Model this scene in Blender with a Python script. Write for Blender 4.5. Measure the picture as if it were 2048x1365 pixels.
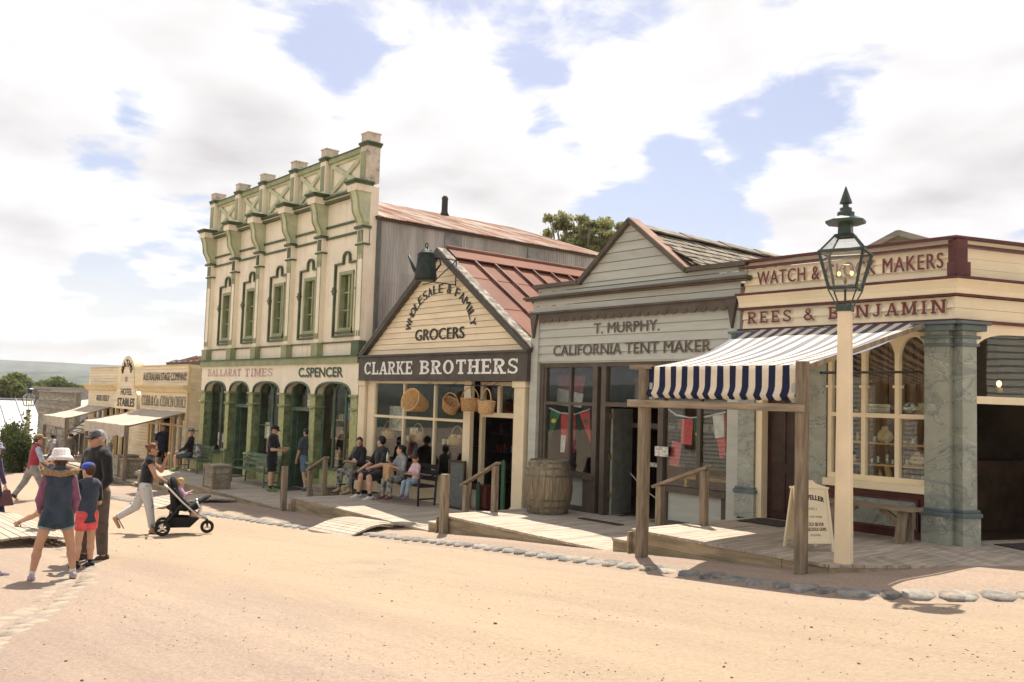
import bpy, math, random
import numpy as np
from mathutils import Vector, Matrix
for o in list(bpy.data.objects): bpy.data.objects.remove(o)
SC = bpy.context.scene
COL = SC.collection
rnd = random.Random(7)
R = math.radians
# ------------------------------------------------------------------ camera
YAW, PITCH, ROLL, FPX = R(50.197), R(3.824), R(1.78), 1802.74
CAM = np.array([0.0, 0.0, 1.42])
_f = np.array([-math.sin(YAW)*math.cos(PITCH), math.cos(YAW)*math.cos(PITCH), math.sin(PITCH)])
_r = np.array([math.cos(YAW), math.sin(YAW), 0.0]); _u = np.cross(_r, _f)
_r2 = _r*math.cos(ROLL)+_u*math.sin(ROLL); _u2 = -_r*math.sin(ROLL)+_u*math.cos(ROLL)
cd = bpy.data.cameras.new('camera'); cam = bpy.data.objects.new('camera', cd); COL.objects.link(cam)
cd.sensor_width = 36; cd.lens = FPX/2048*36; cd.clip_start = 0.1; cd.clip_end = 9000
cam.matrix_world = Matrix(((_r2[0], _u2[0], -_f[0], CAM[0]), (_r2[1], _u2[1], -_f[1], CAM[1]), (_r2[2], _u2[2], -_f[2], CAM[2]), (0, 0, 0, 1)))
SC.camera = cam
# ------------------------------------------------------------------ sun, sky, exposure
SUNV = Vector((-.38, .31, .87)).normalized()
sd = bpy.data.lights.new('sun', 'SUN'); so = bpy.data.objects.new('sun', sd); COL.objects.link(so)
sd.energy = 3.6; sd.angle = R(.53); sd.color = (1.0, .93, .80)
so.rotation_euler = SUNV.to_track_quat('Z', 'Y').to_euler(); so.location = (-20, 20, 40)
vs = SC.view_settings; vs.view_transform = 'Standard'; vs.look = 'None'; vs.gamma = 1; vs.use_curve_mapping = False
vs.exposure = 1.2

def pray(x, y):
    d = np.array([(x-1024)/FPX, -(y-682.5)/FPX, 1.0])
    return d[0]*_r2+d[1]*_u2+d[2]*_f

SKYTINT = (.60, .545, .56, 1)
def make_world():
    w = bpy.data.worlds.new('World'); SC.world = w; w.use_nodes = True
    nt = w.node_tree; N = nt.nodes; L = nt.links
    for n in list(N): N.remove(n)
    def nd(t, **k):
        n = N.new(t)
        for a, b in k.items(): setattr(n, a, b)
        return n
    def math_(op, a, b=None, clamp=False):
        n = nd('ShaderNodeMath', operation=op, use_clamp=clamp)
        for i, v in enumerate((a, b)):
            if v is None: continue
            if isinstance(v, (int, float)): n.inputs[i].default_value = v
            else: L.new(v, n.inputs[i])
        return n.outputs[0]
    out = nd('ShaderNodeOutputWorld'); bg = nd('ShaderNodeBackground'); L.new(bg.outputs[0], out.inputs[0])
    bg.inputs[1].default_value = .10
    sky = nd('ShaderNodeTexSky', sky_type='NISHITA'); sky.sun_disc = False
    sky.sun_elevation = math.asin(SUNV.z); sky.sun_rotation = math.atan2(SUNV.x, SUNV.y)
    sky.air_density = 1.0; sky.dust_density = 1.6; sky.ozone_density = 1.5
    tc = nd('ShaderNodeTexCoord'); sep = nd('ShaderNodeSeparateXYZ'); L.new(tc.outputs['Generated'], sep.inputs[0])
    z = math_('ABSOLUTE', sep.outputs[2]); zz = math_('ADD', z, .16)
    px = math_('DIVIDE', sep.outputs[0], zz); py = math_('DIVIDE', sep.outputs[1], zz)
    cmb = nd('ShaderNodeCombineXYZ'); L.new(px, cmb.inputs[0]); L.new(py, cmb.inputs[1])
    def noise(scale, detail, rough, off, dist=0.0):
        mp = nd('ShaderNodeMapping'); mp.inputs['Location'].default_value = off; L.new(cmb.outputs[0], mp.inputs[0])
        n = nd('ShaderNodeTexNoise'); n.inputs['Scale'].default_value = scale; n.inputs['Detail'].default_value = detail
        n.inputs['Roughness'].default_value = rough; n.inputs['Distortion'].default_value = dist
        L.new(mp.outputs[0], n.inputs['Vector']); return n.outputs[0]
    def noise_at(src, scale, detail, rough, off, dist=0.0):
        mp = nd('ShaderNodeMapping'); mp.inputs['Location'].default_value = off; L.new(src, mp.inputs[0])
        n = nd('ShaderNodeTexNoise'); n.inputs['Scale'].default_value = scale; n.inputs['Detail'].default_value = detail
        n.inputs['Roughness'].default_value = rough; n.inputs['Distortion'].default_value = dist
        L.new(mp.outputs[0], n.inputs['Vector']); return n.outputs[0]
    O1 = (3.1, 1.7, 0)
    base = noise_at(cmb.outputs[0], 1.25, 14, .58, O1, .1)
    # the same field a little nearer the sun: where it is denser there, this part lies in the cloud's own shade
    sv = nd('ShaderNodeVectorMath', operation='SCALE'); L.new(cmb.outputs[0], sv.inputs[0]); sv.inputs['Scale'].default_value = .93
    toward = noise_at(sv.outputs[0], 1.25, 5, .5, O1, .1); here = noise_at(cmb.outputs[0], 1.25, 5, .5, O1, .1)
    fine = noise_at(cmb.outputs[0], 5.5, 8, .62, (1.3, 7.7, 0), .4)
    # gaps of clear sky between the cumulus (directions) and solid cloud banks
    gaps = [(600, 40, 110, .30), (660, 130, 80, .30), (740, 165, 80, .2), (1075, 190, 60, .28), (1110, 270, 60, .3), (1270, 380, 110, .42), (1330, 430, 110, .34), (1200, 300, 60, .2), (1420, 310, 100, .3), (1540, 250, 90, .32), (1650, 205, 90, .34),
            (1700, 270, 60, .2), (200, 265, 85, .34), (310, 240, 60, .32), (300, 540, 130, .28), (200, 600, 70, .15), (1950, 150, 70, .22), (1230, 30, 80, .22), (1390, 490, 90, .25), (1470, 430, 60, .2), (60, 680, 90, .12)]
    banks = [(250, 110, 240, .22), (880, 290, 160, .3), (1000, 420, 130, .24), (1290, 140, 190, .55), (1240, 290, 70, .3), (1780, 420, 190, .3), (1850, 60, 150, .24), (480, 330, 150, .22), (120, 420, 180, .24), (960, 80, 150, .2), (1980, 300, 120, .22), (1560, 70, 130, .4), (860, 150, 120, .2), (500, 180, 110, .15)]
    acc = math_('ADD', math_('MULTIPLY', math_('SUBTRACT', base, .5), 2.9), math_('ADD', math_('MULTIPLY', math_('SUBTRACT', fine, .5), 1.15), .10))
    for sgn, lst in ((-1, gaps), (1, banks)):
        for (x, y, r, a) in lst:
            d = Vector(pray(x, y)).normalized()
            dp = nd('ShaderNodeVectorMath', operation='DOT_PRODUCT'); L.new(tc.outputs['Generated'], dp.inputs[0]); dp.inputs[1].default_value = d
            cr = math.cos(math.atan(1.5*r/FPX))
            mr = nd('ShaderNodeMapRange', interpolation_type='SMOOTHSTEP'); mr.inputs['From Min'].default_value = cr; mr.inputs['From Max'].default_value = 1.0
            mr.inputs['To Min'].default_value = 0; mr.inputs['To Max'].default_value = sgn*a*(.98 if sgn < 0 else .9)
            L.new(dp.outputs['Value'], mr.inputs[0]); acc = math_('ADD', acc, mr.outputs[0])
    cov = nd('ShaderNodeMapRange', interpolation_type='SMOOTHSTEP'); cov.inputs['From Min'].default_value = -.20; cov.inputs['From Max'].default_value = .15
    L.new(acc, cov.inputs[0])
    # horizon: cloud bases merge into a pale band
    hz = nd('ShaderNodeMapRange'); hz.inputs['From Min'].default_value = .0; hz.inputs['From Max'].default_value = .15; hz.inputs['To Min'].default_value = .7; hz.inputs['To Max'].default_value = 0
    L.new(sep.outputs[2], hz.inputs[0]); covh = math_('MAXIMUM', cov.outputs[0], hz.outputs[0])
    sh = math_('ADD', math_('MULTIPLY', math_('SUBTRACT', toward, here), 2.6), math_('ADD', math_('MULTIPLY', acc, .42), math_('MULTIPLY', math_('SUBTRACT', .5, fine), .35)))
    cr = nd('ShaderNodeValToRGB'); e = cr.color_ramp.elements
    e[0].position = -.0; e[0].color = (4.65, 4.6, 4.58, 1); e[1].position = .60; e[1].color = (3.0, 2.86, 2.92, 1)
    m = cr.color_ramp.elements.new(.25); m.color = (4.05, 3.92, 3.95, 1)
    L.new(sh, cr.inputs[0])
    skm = nd('ShaderNodeMix', data_type='RGBA', blend_type='MULTIPLY'); skm.inputs[0].default_value = 1
    L.new(sky.outputs[0], skm.inputs[6]); skm.inputs[7].default_value = SKYTINT
    thin = nd('ShaderNodeMix', data_type='RGBA'); thin.inputs[0].default_value = .13; L.new(skm.outputs[2], thin.inputs[6]); thin.inputs[7].default_value = (4.4, 4.6, 5.0, 1)
    mix = nd('ShaderNodeMix', data_type='RGBA'); L.new(covh, mix.inputs[0]); L.new(thin.outputs[2], mix.inputs[6]); L.new(cr.outputs[0], mix.inputs[7])
    L.new(mix.outputs[2], bg.inputs[0])
make_world()

# ------------------------------------------------------------------ ground profile and pixel helpers
GX = [-4000, -1200, -400, -200, -80, -50, -32, -16, 0, 12, 60, 400]; GZ = [-60, -40, -16, -9., -4.4, -2.75, -1.87, -1.17, 0, .55, 1.5, 3]
def gz(x): return float(np.interp(x, GX, GZ))
def onY(x, y, Y):
    d = pray(x, y); return CAM+d*((Y-CAM[1])/d[1])
def onZ(x, y, z):
    d = pray(x, y); return CAM+d*((z-CAM[2])/d[2])
def onG(x, y):
    d = pray(x, y); lo, hi = .1, 400
    for _ in range(50):
        m = (lo+hi)/2; p = CAM+d*m
        if p[2] > gz(p[0]): lo = m
        else: hi = m
    return CAM+d*lo

# ------------------------------------------------------------------ materials
MATS = {}
def mat(name, col, rough=.75, var=.12, scale=6.0, bump=.15, bscale=40.0, metal=0.0, stretch=(1, 1, 1), col2=None, mixpos=(.35, .65), spec=.3, dirt=None, coat=0.0, sheen=0.0, objvar=0.0, trans=0.0):
    if name in MATS: return MATS[name]
    m = bpy.data.materials.new(name); m.use_nodes = True; MATS[name] = m
    nt = m.node_tree; N = nt.nodes; L = nt.links; b = N['Principled BSDF']
    b.inputs['Roughness'].default_value = rough; b.inputs['Metallic'].default_value = metal
    b.inputs['Specular IOR Level'].default_value = spec
    if coat: b.inputs['Coat Weight'].default_value = coat
    if sheen: b.inputs['Sheen Weight'].default_value = sheen
    tc = N.new('ShaderNodeTexCoord'); mp = N.new('ShaderNodeMapping'); mp.inputs['Scale'].default_value = stretch
    geo = N.new('ShaderNodeNewGeometry'); L.new(geo.outputs['Position'], mp.inputs[0])
    n = N.new('ShaderNodeTexNoise'); n.inputs['Scale'].default_value = scale; n.inputs['Detail'].default_value = 6; n.inputs['Roughness'].default_value = .6
    L.new(mp.outputs[0], n.inputs['Vector'])
    rp = N.new('ShaderNodeValToRGB'); e = rp.color_ramp.elements
    c2 = col2 if col2 else tuple(max(0, c*(1-2*var)) for c in col)
    c1 = col if col2 else tuple(min(1, c*(1+var)) for c in col)
    e[0].position = mixpos[0]; e[0].color = (*c2, 1); e[1].position = mixpos[1]; e[1].color = (*c1, 1)
    L.new(n.outputs[0], rp.inputs[0]); csock = rp.outputs[0]
    if objvar:
        oi = N.new('ShaderNodeObjectInfo'); mr = N.new('ShaderNodeMapRange'); mr.inputs['To Min'].default_value = 1-objvar; mr.inputs['To Max'].default_value = 1+objvar
        L.new(oi.outputs['Random'], mr.inputs[0]); mm = N.new('ShaderNodeMix'); mm.data_type = 'RGBA'; mm.blend_type = 'MULTIPLY'; mm.inputs[0].default_value = 1
        cb = N.new('ShaderNodeCombineColor')
        for i in range(3): L.new(mr.outputs[0], cb.inputs[i])
        L.new(csock, mm.inputs[6]); L.new(cb.outputs[0], mm.inputs[7]); csock = mm.outputs[2]
    if dirt:
        dcol, dscale, dpos, dstr = dirt
        n3 = N.new('ShaderNodeTexNoise'); n3.inputs['Scale'].default_value = dscale; n3.inputs['Detail'].default_value = 8; n3.inputs['Roughness'].default_value = .7
        mp3 = N.new('ShaderNodeMapping'); mp3.inputs['Scale'].default_value = dstr; L.new(geo.outputs['Position'], mp3.inputs[0]); L.new(mp3.outputs[0], n3.inputs['Vector'])
        r3 = N.new('ShaderNodeValToRGB'); r3.color_ramp.elements[0].position = dpos[0]; r3.color_ramp.elements[1].position = dpos[1]
        L.new(n3.outputs[0], r3.inputs[0]); m3 = N.new('ShaderNodeMix'); m3.data_type = 'RGBA'; L.new(r3.outputs[0], m3.inputs[0]); L.new(csock, m3.inputs[6]); m3.inputs[7].default_value = (*dcol, 1); csock = m3.outputs[2]
    L.new(csock, b.inputs['Base Color'])
    if bump:
        n2 = N.new('ShaderNodeTexNoise'); n2.inputs['Scale'].default_value = bscale; n2.inputs['Detail'].default_value = 4; L.new(mp.outputs[0], n2.inputs['Vector'])
        bp = N.new('ShaderNodeBump'); bp.inputs['Strength'].default_value = bump; bp.inputs['Distance'].default_value = .01
        L.new(n2.outputs[0], bp.inputs['Height']); L.new(bp.outputs[0], b.inputs['Normal'])
    if trans:
        o = N['Material Output']; tb = N.new('ShaderNodeBsdfTranslucent'); L.new(csock, tb.inputs[0]); ms = N.new('ShaderNodeMixShader'); ms.inputs[0].default_value = trans
        L.new(b.outputs[0], ms.inputs[1]); L.new(tb.outputs[0], ms.inputs[2]); L.new(ms.outputs[0], o.inputs[0])
    return m

def s(r, g, b):
    f = lambda v: (v/255/12.92) if v/255 <= .04045 else ((v/255+.055)/1.055)**2.4
    return (f(r), f(g), f(b))

wood_s = (9, 1.2, 1.2)
cream = mat('cream_paint', (.76, .64, .43), .6, .05, 1.5, .06, 60, dirt=((.45, .36, .22), 1.3, (.62, .95), (1, 1, .35)))
creamlap = mat('cream_weatherboard', (.81, .68, .46), .62, .06, 2.0, .12, 50, stretch=(.4, 1, 3), objvar=.06, dirt=((.40, .31, .19), 2.6, (.60, .92), (.5, 1, 2)))
stucco = mat('pale_render', (.83, .745, .57), .75, .05, 1.2, .15, 80, dirt=((.42, .35, .25), 2.0, (.54, .95), (2.6, 1, .22)))
grn_d = mat('dark_green_paint', (.085, .115, .05), .5, .18, 3, .1, 60)
grn_l = mat('light_green_paint', (.30, .325, .17), .6, .1, 2.5, .1, 60, dirt=((.2, .22, .08), 2, (.6, .95), (1, 1, .4)))
grn_p = mat('pale_green_paint', (.50, .52, .33), .6, .1, 2.5, .1, 60)
grn_moss = mat('mossy_green_render', (.46, .465, .22), .85, .3, 9, .8, 55, col2=(.28, .30, .14))
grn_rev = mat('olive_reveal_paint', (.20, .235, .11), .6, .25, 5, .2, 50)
grn_frame = mat('deep_green_frame', (.085, .13, .078), .45, .15, 4, .05, 60)
worn = mat('worn_render', (.62, .54, .42), .85, .1, 4, .3, 60, dirt=((.13, .12, .09), 6, (.5, .75), (1, 1, 1)))
slate = mat('slate_grey_paint', (.085, .075, .06), .6, .12, 3, .1, 60)
tentgrey = mat('grey_green_weatherboard', (.46, .465, .40), .6, .06, 2.2, .12, 50, stretch=(.4, 1, 3), objvar=.045, dirt=((.27, .26, .21), 2.5, (.60, .95), (.6, 1, 1.6)))
tentbrown = mat('dark_taupe_paint', (.105, .083, .062), .55, .12, 3, .06, 60)
maroon = mat('maroon_paint', (.115, .032, .026), .45, .15, 3, .05, 50)
reescream = mat('warm_cream_paint', (.84, .72, .49), .55, .04, 1.5, .05, 60, objvar=.02)
bluegrey = mat('blue_grey_paint', (.125, .165, .165), .5, .1, 3, .05, 60)
white = mat('white_paint', (.80, .77, .70), .55, .05, 3, .05, 60)
black = mat('black_paint', (.018, .017, .016), .45, .2, 5, .05, 60)
iron = mat('dark_green_iron', (.035, .06, .045), .4, .25, 8, .1, 60, spec=.5)
timber = mat('weathered_timber', (.26, .205, .14), .85, .2, 3, .5, 30, stretch=(6, 6, .8), objvar=.1, dirt=((.10, .08, .05), 3, (.55, .9), (4, 4, .7)))
timberx = mat('weathered_timber_beam', (.28, .22, .15), .85, .2, 3, .5, 30, stretch=(.7, 6, 6), objvar=.1, dirt=((.10, .085, .055), 2, (.55, .9), (.6, 3, 4)))
deck = mat('deck_boards', (.44, .37, .295), .85, .16, 3, .45, 26, stretch=(7, .6, 7), objvar=.14, dirt=((.21, .17, .12), 2, (.55, .95), (3, .5, 3)))
fascia = mat('deck_fascia', (.34, .27, .17), .85, .18, 2, .4, 26, stretch=(.7, 5, 6), objvar=.07, dirt=((.12, .10, .055), 1.4, (.5, .9), (.6, 1, 2.2)))
rustroof = mat('rusted_corrugated_iron', (.42, .345, .30), .85, .1, 1.1, .1, 40, col2=(.23, .115, .075), mixpos=(.43, .60), stretch=(.35, 1.6, 1), spec=.08, objvar=.12)
corrug = mat('grey_corrugated_iron', (.43, .425, .375), .6, .15, 1.3, .1, 40, metal=.08, stretch=(1, 1.8, .22), objvar=.12, dirt=((.24, .16, .10), 2, (.66, .95), (1, 2, .35)))
redroof = mat('red_painted_iron', (.215, .092, .06), .7, .1, 1.2, .06, 40, spec=.15, objvar=.06, dirt=((.30, .16, .12), 1.5, (.58, .95), (.6, 1, .6)))
redrib = mat('red_roof_batten', (.15, .055, .04), .6, .2, 3, .1, 40)
shingle = mat('grey_shingle', (.23, .195, .15), .9, .25, 6, .5, 40, objvar=.22)
oldboard = mat('weathered_grey_board', (.32, .285, .215), .9, .2, 2.5, .5, 30, stretch=(.5, 4, 6), objvar=.16, dirt=((.12, .10, .075), 2, (.55, .9), (.6, 3, 4)))
canvas = mat('grey_canvas', (.56, .49, .40), .9, .08, 2, .1, 60, trans=.2, dirt=((.3, .26, .2), 2, (.55, .95), (.5, .5, 2)))
whiteiron = mat('white_corrugated_roof', (.47, .47, .475), .5, .05, .8, .05, 30)
navyglare = mat('navy_canvas_top', (.075, .075, .13), .6, .1, 8, .1, 90, trans=.12, spec=.4)  # paler than the valance navy: sun glare on the canopy put into the colour
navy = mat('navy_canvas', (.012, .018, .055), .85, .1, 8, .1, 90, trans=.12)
awcream = mat('cream_canvas', (.80, .70, .55), .85, .05, 4, .1, 90, trans=.25)
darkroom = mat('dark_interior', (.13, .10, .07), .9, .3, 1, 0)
woodwall = mat('brown_panelling', (.26, .14, .06), .7, .25, 2, .1, 30, stretch=(7, 1, .5))
pine = mat('pale_pine', (.50, .30, .12), .6, .2, 3, .1, 30, stretch=(1, 1, 5))
darkwood = mat('dark_stained_wood', (.055, .032, .02), .5, .25, 4, .1, 30)
glassm = None
def glass_mat(name, tint, refl=.0):
    m = bpy.data.materials.new(name); m.use_nodes = True; nt = m.node_tree; N = nt.nodes; L = nt.links
    for n in list(N): N.remove(n)
    o = N.new('ShaderNodeOutputMaterial'); t = N.new('ShaderNodeBsdfTransparent'); t.inputs[0].default_value = (*tint, 1)
    g = N.new('ShaderNodeBsdfGlossy'); g.inputs['Roughness'].default_value = .015; g.inputs[0].default_value = (.95, .97, .96, 1)
    ge = N.new('ShaderNodeNewGeometry'); nz = N.new('ShaderNodeTexNoise'); nz.inputs['Scale'].default_value = 1.7; nz.inputs['Detail'].default_value = 1; L.new(ge.outputs['Position'], nz.inputs['Vector'])
    bp = N.new('ShaderNodeBump'); bp.inputs['Strength'].default_value = .012; bp.inputs['Distance'].default_value = .05; L.new(nz.outputs[0], bp.inputs['Height']); L.new(bp.outputs[0], g.inputs['Normal'])
    dt = N.new('ShaderNodeVectorMath'); dt.operation = 'DOT_PRODUCT'; L.new(ge.outputs['Incoming'], dt.inputs[0]); L.new(ge.outputs['Normal'], dt.inputs[1])
    ab = N.new('ShaderNodeMath'); ab.operation = 'ABSOLUTE'; L.new(dt.outputs['Value'], ab.inputs[0]); om = N.new('ShaderNodeMath'); om.operation = 'SUBTRACT'; om.inputs[0].default_value = 1; L.new(ab.outputs[0], om.inputs[1])
    pw = N.new('ShaderNodeMath'); pw.operation = 'POWER'; L.new(om.outputs[0], pw.inputs[0]); pw.inputs[1].default_value = 5; f = N.new('ShaderNodeMath'); f.operation = 'MULTIPLY_ADD'; L.new(pw.outputs[0], f.inputs[0]); f.inputs[1].default_value = .957; f.inputs[2].default_value = .043
    ad = N.new('ShaderNodeMath'); ad.operation = 'MULTIPLY_ADD'; ad.inputs[1].default_value = 1.0; ad.inputs[2].default_value = refl; ad.use_clamp = True; L.new(f.outputs[0], ad.inputs[0])
    mx = N.new('ShaderNodeMixShader'); L.new(ad.outputs[0], mx.inputs[0]); L.new(t.outputs[0], mx.inputs[1]); L.new(g.outputs[0], mx.inputs[2]); L.new(mx.outputs[0], o.inputs[0])
    return m
glassm = glass_mat('window_glass', (.95, .97, .95))
lampglass = glass_mat('lantern_glass', (.90, .90, .87), .05)
def emis(name, col, st):
    m = bpy.data.materials.new(name); m.use_nodes = True; b = m.node_tree.nodes['Principled BSDF']; b.inputs['Base Color'].default_value = (*col, 1)
    b.inputs['Emission Color'].default_value = (*col, 1); b.inputs['Emission Strength'].default_value = st; return m

def marble_mat():
    m = mat('grey_green_marble', (.33, .35, .285), .45, .08, 3, .03, 40, spec=.4)
    nt = m.node_tree; N = nt.nodes; L = nt.links; b = N['Principled BSDF']
    src = b.inputs['Base Color'].links[0].from_socket
    geo = N.new('ShaderNodeNewGeometry')
    def veins(scale, off, dist, w0, w1, col, src, sx=(1, 1, 1)):
        mp = N.new('ShaderNodeMapping'); mp.inputs['Location'].default_value = off; mp.inputs['Rotation'].default_value = (.3, R(42), .2); mp.inputs['Scale'].default_value = sx; L.new(geo.outputs['Position'], mp.inputs[0])
        nz = N.new('ShaderNodeTexNoise'); nz.inputs['Scale'].default_value = scale; nz.inputs['Detail'].default_value = 5; nz.inputs['Distortion'].default_value = dist; L.new(mp.outputs[0], nz.inputs['Vector'])
        a = N.new('ShaderNodeMath'); a.operation = 'SUBTRACT'; L.new(nz.outputs[0], a.inputs[0]); a.inputs[1].default_value = .5
        ab = N.new('ShaderNodeMath'); ab.operation = 'ABSOLUTE'; L.new(a.outputs[0], ab.inputs[0])
        mr = N.new('ShaderNodeMapRange'); mr.inputs['From Min'].default_value = w0; mr.inputs['From Max'].default_value = w1; mr.inputs['To Min'].default_value = 1; mr.inputs['To Max'].default_value = 0; L.new(ab.outputs[0], mr.inputs[0])
        mx = N.new('ShaderNodeMix'); mx.data_type = 'RGBA'; L.new(mr.outputs[0], mx.inputs[0]); L.new(src, mx.inputs[6]); mx.inputs[7].default_value = (*col, 1); return mx.outputs[2]
    c = veins(1.1, (0, 0, 0), .5, .0, .03, (.22, .25, .225), src, (1, 1, 1.8))
    c = veins(1.3, (5, 3, 1), .9, .0, .006, (.52, .53, .46), c, (1, 1, 1.5))
    c = veins(1.5, (9, 3, 7), .8, .0, .008, (.15, .18, .17), c, (1, 1, 1.4))
    L.new(c, b.inputs['Base Color']); return m
marble = marble_mat()

# ------------------------------------------------------------------ mesh helpers
WO = {}
def worigin(o): return WO.get(o.name, (0, 0, 0))
class B:
    def __init__(s_): s_.v = []; s_.f = []; s_.m = []
    def add(s_, vs, fs, mi=0):
        n = len(s_.v); s_.v += [tuple(map(float, p)) for p in vs]; s_.f += [tuple(i+n for i in f) for f in fs]; s_.m += [mi]*len(fs); return s_
    def each(s_, name, m, par=None, **k):
        """build every added shape (equal-sized groups of 8 vertices: boxes) as an object of its own"""
        out = []
        for i in range(0, len(s_.v), 8):
            b = B(); b.add(s_.v[i:i+8], [tuple(q-i for q in f) for f in s_.f if i <= f[0] < i+8]); out.append(b.build(name, m, par, **k))
        return out
    def box(s_, x0, x1, y0, y1, z0, z1, mi=0):
        return s_.add([(x0, y0, z0), (x1, y0, z0), (x1, y1, z0), (x0, y1, z0), (x0, y0, z1), (x1, y0, z1), (x1, y1, z1), (x0, y1, z1)],
                      [(3, 2, 1, 0), (4, 5, 6, 7), (0, 1, 5, 4), (1, 2, 6, 5), (2, 3, 7, 6), (3, 0, 4, 7)], mi)
    def bar(s_, p, q, w, h, up=(0, 0, 1), mi=0):
        p = Vector(p); q = Vector(q); d = (q-p).normalized(); u = Vector(up)
        if abs(d.dot(u)) > .98: u = Vector((0, 1, 0)) if abs(d.y) < .9 else Vector((1, 0, 0))
        r = d.cross(u).normalized(); u = r.cross(d).normalized(); r *= w/2; u *= h/2
        vs = [c+sr*r+su*u for c in (p, q) for sr, su in ((-1, -1), (1, -1), (1, 1), (-1, 1))]
        return s_.add(vs, [(0, 1, 2, 3), (7, 6, 5, 4), (0, 4, 5, 1), (1, 5, 6, 2), (2, 6, 7, 3), (3, 7, 4, 0)], mi)
    def tube(s_, pts, r, n=8, cap=True, mi=0, flat=1.0):
        pts = [Vector(p) for p in pts]; k = len(pts); rs = r if isinstance(r, (list, tuple)) else [r]*k
        vs = []; u = None
        for i, p in enumerate(pts):
            d = (pts[min(i+1, k-1)]-pts[max(i-1, 0)])
            if d.length < 1e-9: d = Vector((0, 0, 1))
            d.normalize()
            if u is None:
                u = d.orthogonal().normalized()
            else:
                u = (u-d*u.dot(d));  u = u.normalized() if u.length > 1e-6 else d.orthogonal().normalized()
            w = d.cross(u)
            for j in range(n):
                a = 2*math.pi*j/n; vs.append(p+(u*math.cos(a)+w*math.sin(a)*flat)*rs[i])
        fs = [(i*n+j, i*n+(j+1) % n, (i+1)*n+(j+1) % n, (i+1)*n+j) for i in range(k-1) for j in range(n)]
        if cap: fs += [tuple(range(n-1, -1, -1)), tuple((k-1)*n+j for j in range(n))]
        return s_.add(vs, fs, mi)
    def lathe(s_, prof, c=(0, 0, 0), n=16, mi=0, rot=0.0, sx=1.0, sy=1.0, mtx=None):
        vs = []; 
        for r, z in prof:
            for j in range(n):
                a = 2*math.pi*j/n+rot; p = Vector((r*math.cos(a)*sx, r*math.sin(a)*sy, z))
                if mtx is not None: p = mtx @ p
                vs.append((p.x+c[0], p.y+c[1], p.z+c[2]))
        k = len(prof)
        fs = [(i*n+j, i*n+(j+1) % n, (i+1)*n+(j+1) % n, (i+1)*n+j) for i in range(k-1) for j in range(n)]
        fs += [tuple(range(n-1, -1, -1)), tuple((k-1)*n+j for j in range(n))]
        return s_.add(vs, fs, mi)
    def ell(s_, c, r, n=12, mi=0, mtx=None):
        k = max(5, n//2+1); prof = [(max(1e-4, math.sin(math.pi*i/(k-1))), -math.cos(math.pi*i/(k-1))) for i in range(k)]
        m = Matrix.Diagonal((*r, 1)) if mtx is None else mtx.to_4x4() @ Matrix.Diagonal((*r, 1))
        return s_.lathe(prof, c, n, mi, mtx=m)
    def prism(s_, poly, y0, y1, mi=0, ax='y'):
        """poly in (x,z) extruded along y (ax='y'); (y,z) along x (ax='x'); (x,y) along z (ax='z')"""
        n = len(poly)
        P = {'y': lambda a, b, t: (a, t, b), 'x': lambda a, b, t: (t, a, b), 'z': lambda a, b, t: (a, b, t)}[ax]
        area = sum(poly[i][0]*poly[(i+1) % n][1]-poly[(i+1) % n][0]*poly[i][1] for i in range(n))
        if (area < 0) != (ax == 'y'): pass
        if area < 0: poly = poly[::-1]
        vs = [P(a, b, y0) for a, b in poly]+[P(a, b, y1) for a, b in poly]
        f0 = tuple(range(n)); f1 = tuple(range(2*n-1, n-1, -1)); sd = [(i, i+n, (i+1) % n+n, (i+1) % n) for i in range(n)]
        fs = [f0, f1]+sd
        if ax != 'y': fs = [f[::-1] for f in fs]
        return s_.add(vs, fs, mi)
    def build(s_, name, m, par=None, smooth=False, bevel=0.0, kind=None, mtx=None):
        me = bpy.data.meshes.new(name); ox = worigin(par) if par else (0, 0, 0)
        vs = s_.v
        if mtx is not None: vs = [tuple(mtx @ Vector(p)) for p in vs]
        me.from_pydata([(p[0]-ox[0], p[1]-ox[1], p[2]-ox[2]) for p in vs], [], s_.f)
        for mm in (m if isinstance(m, (list, tuple)) else [m]): me.materials.append(mm)
        if any(s_.m): me.polygons.foreach_set('material_index', s_.m)
        if smooth: me.polygons.foreach_set('use_smooth', [True]*len(s_.f))
        o = bpy.data.objects.new(name, me); COL.objects.link(o)
        if par: o.parent = par; WO[o.name] = ox
        if bevel:
            b = o.modifiers.new('bevel', 'BEVEL'); b.width = bevel; b.segments = 2; b.limit_method = 'ANGLE'
        if kind: o['kind'] = kind
        return o
def smooth_angle(o, deg=40):
    me = o.data
    me.polygons.foreach_set('use_smooth', [True]*len(me.polygons))
    try: me.set_sharp_from_angle(angle=R(deg))
    except Exception: pass
def empty(name, loc, label=None, cat=None, group=None, kind=None):
    o = bpy.data.objects.new(name, None); COL.objects.link(o); o.location = loc; o.empty_display_size = .2; WO[o.name] = tuple(loc); tag(o, label, cat, group, kind); return o
def tag(o, label=None, cat=None, group=None, kind=None):
    if label: o['label'] = label
    if cat: o['category'] = cat
    if group: o['group'] = group
    if kind: o['kind'] = kind
    return o
def top(o, label, cat, group=None):
    """give a single-mesh thing its origin at its own base and tag it"""
    vs = [v.co for v in o.data.vertices]; c = Vector(((min(v.x for v in vs)+max(v.x for v in vs))/2, (min(v.y for v in vs)+max(v.y for v in vs))/2, min(v.z for v in vs)))
    o.data.transform(Matrix.Translation(-c)); o.location = c; return tag(o, label, cat, group)
UNIT = {}
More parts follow.
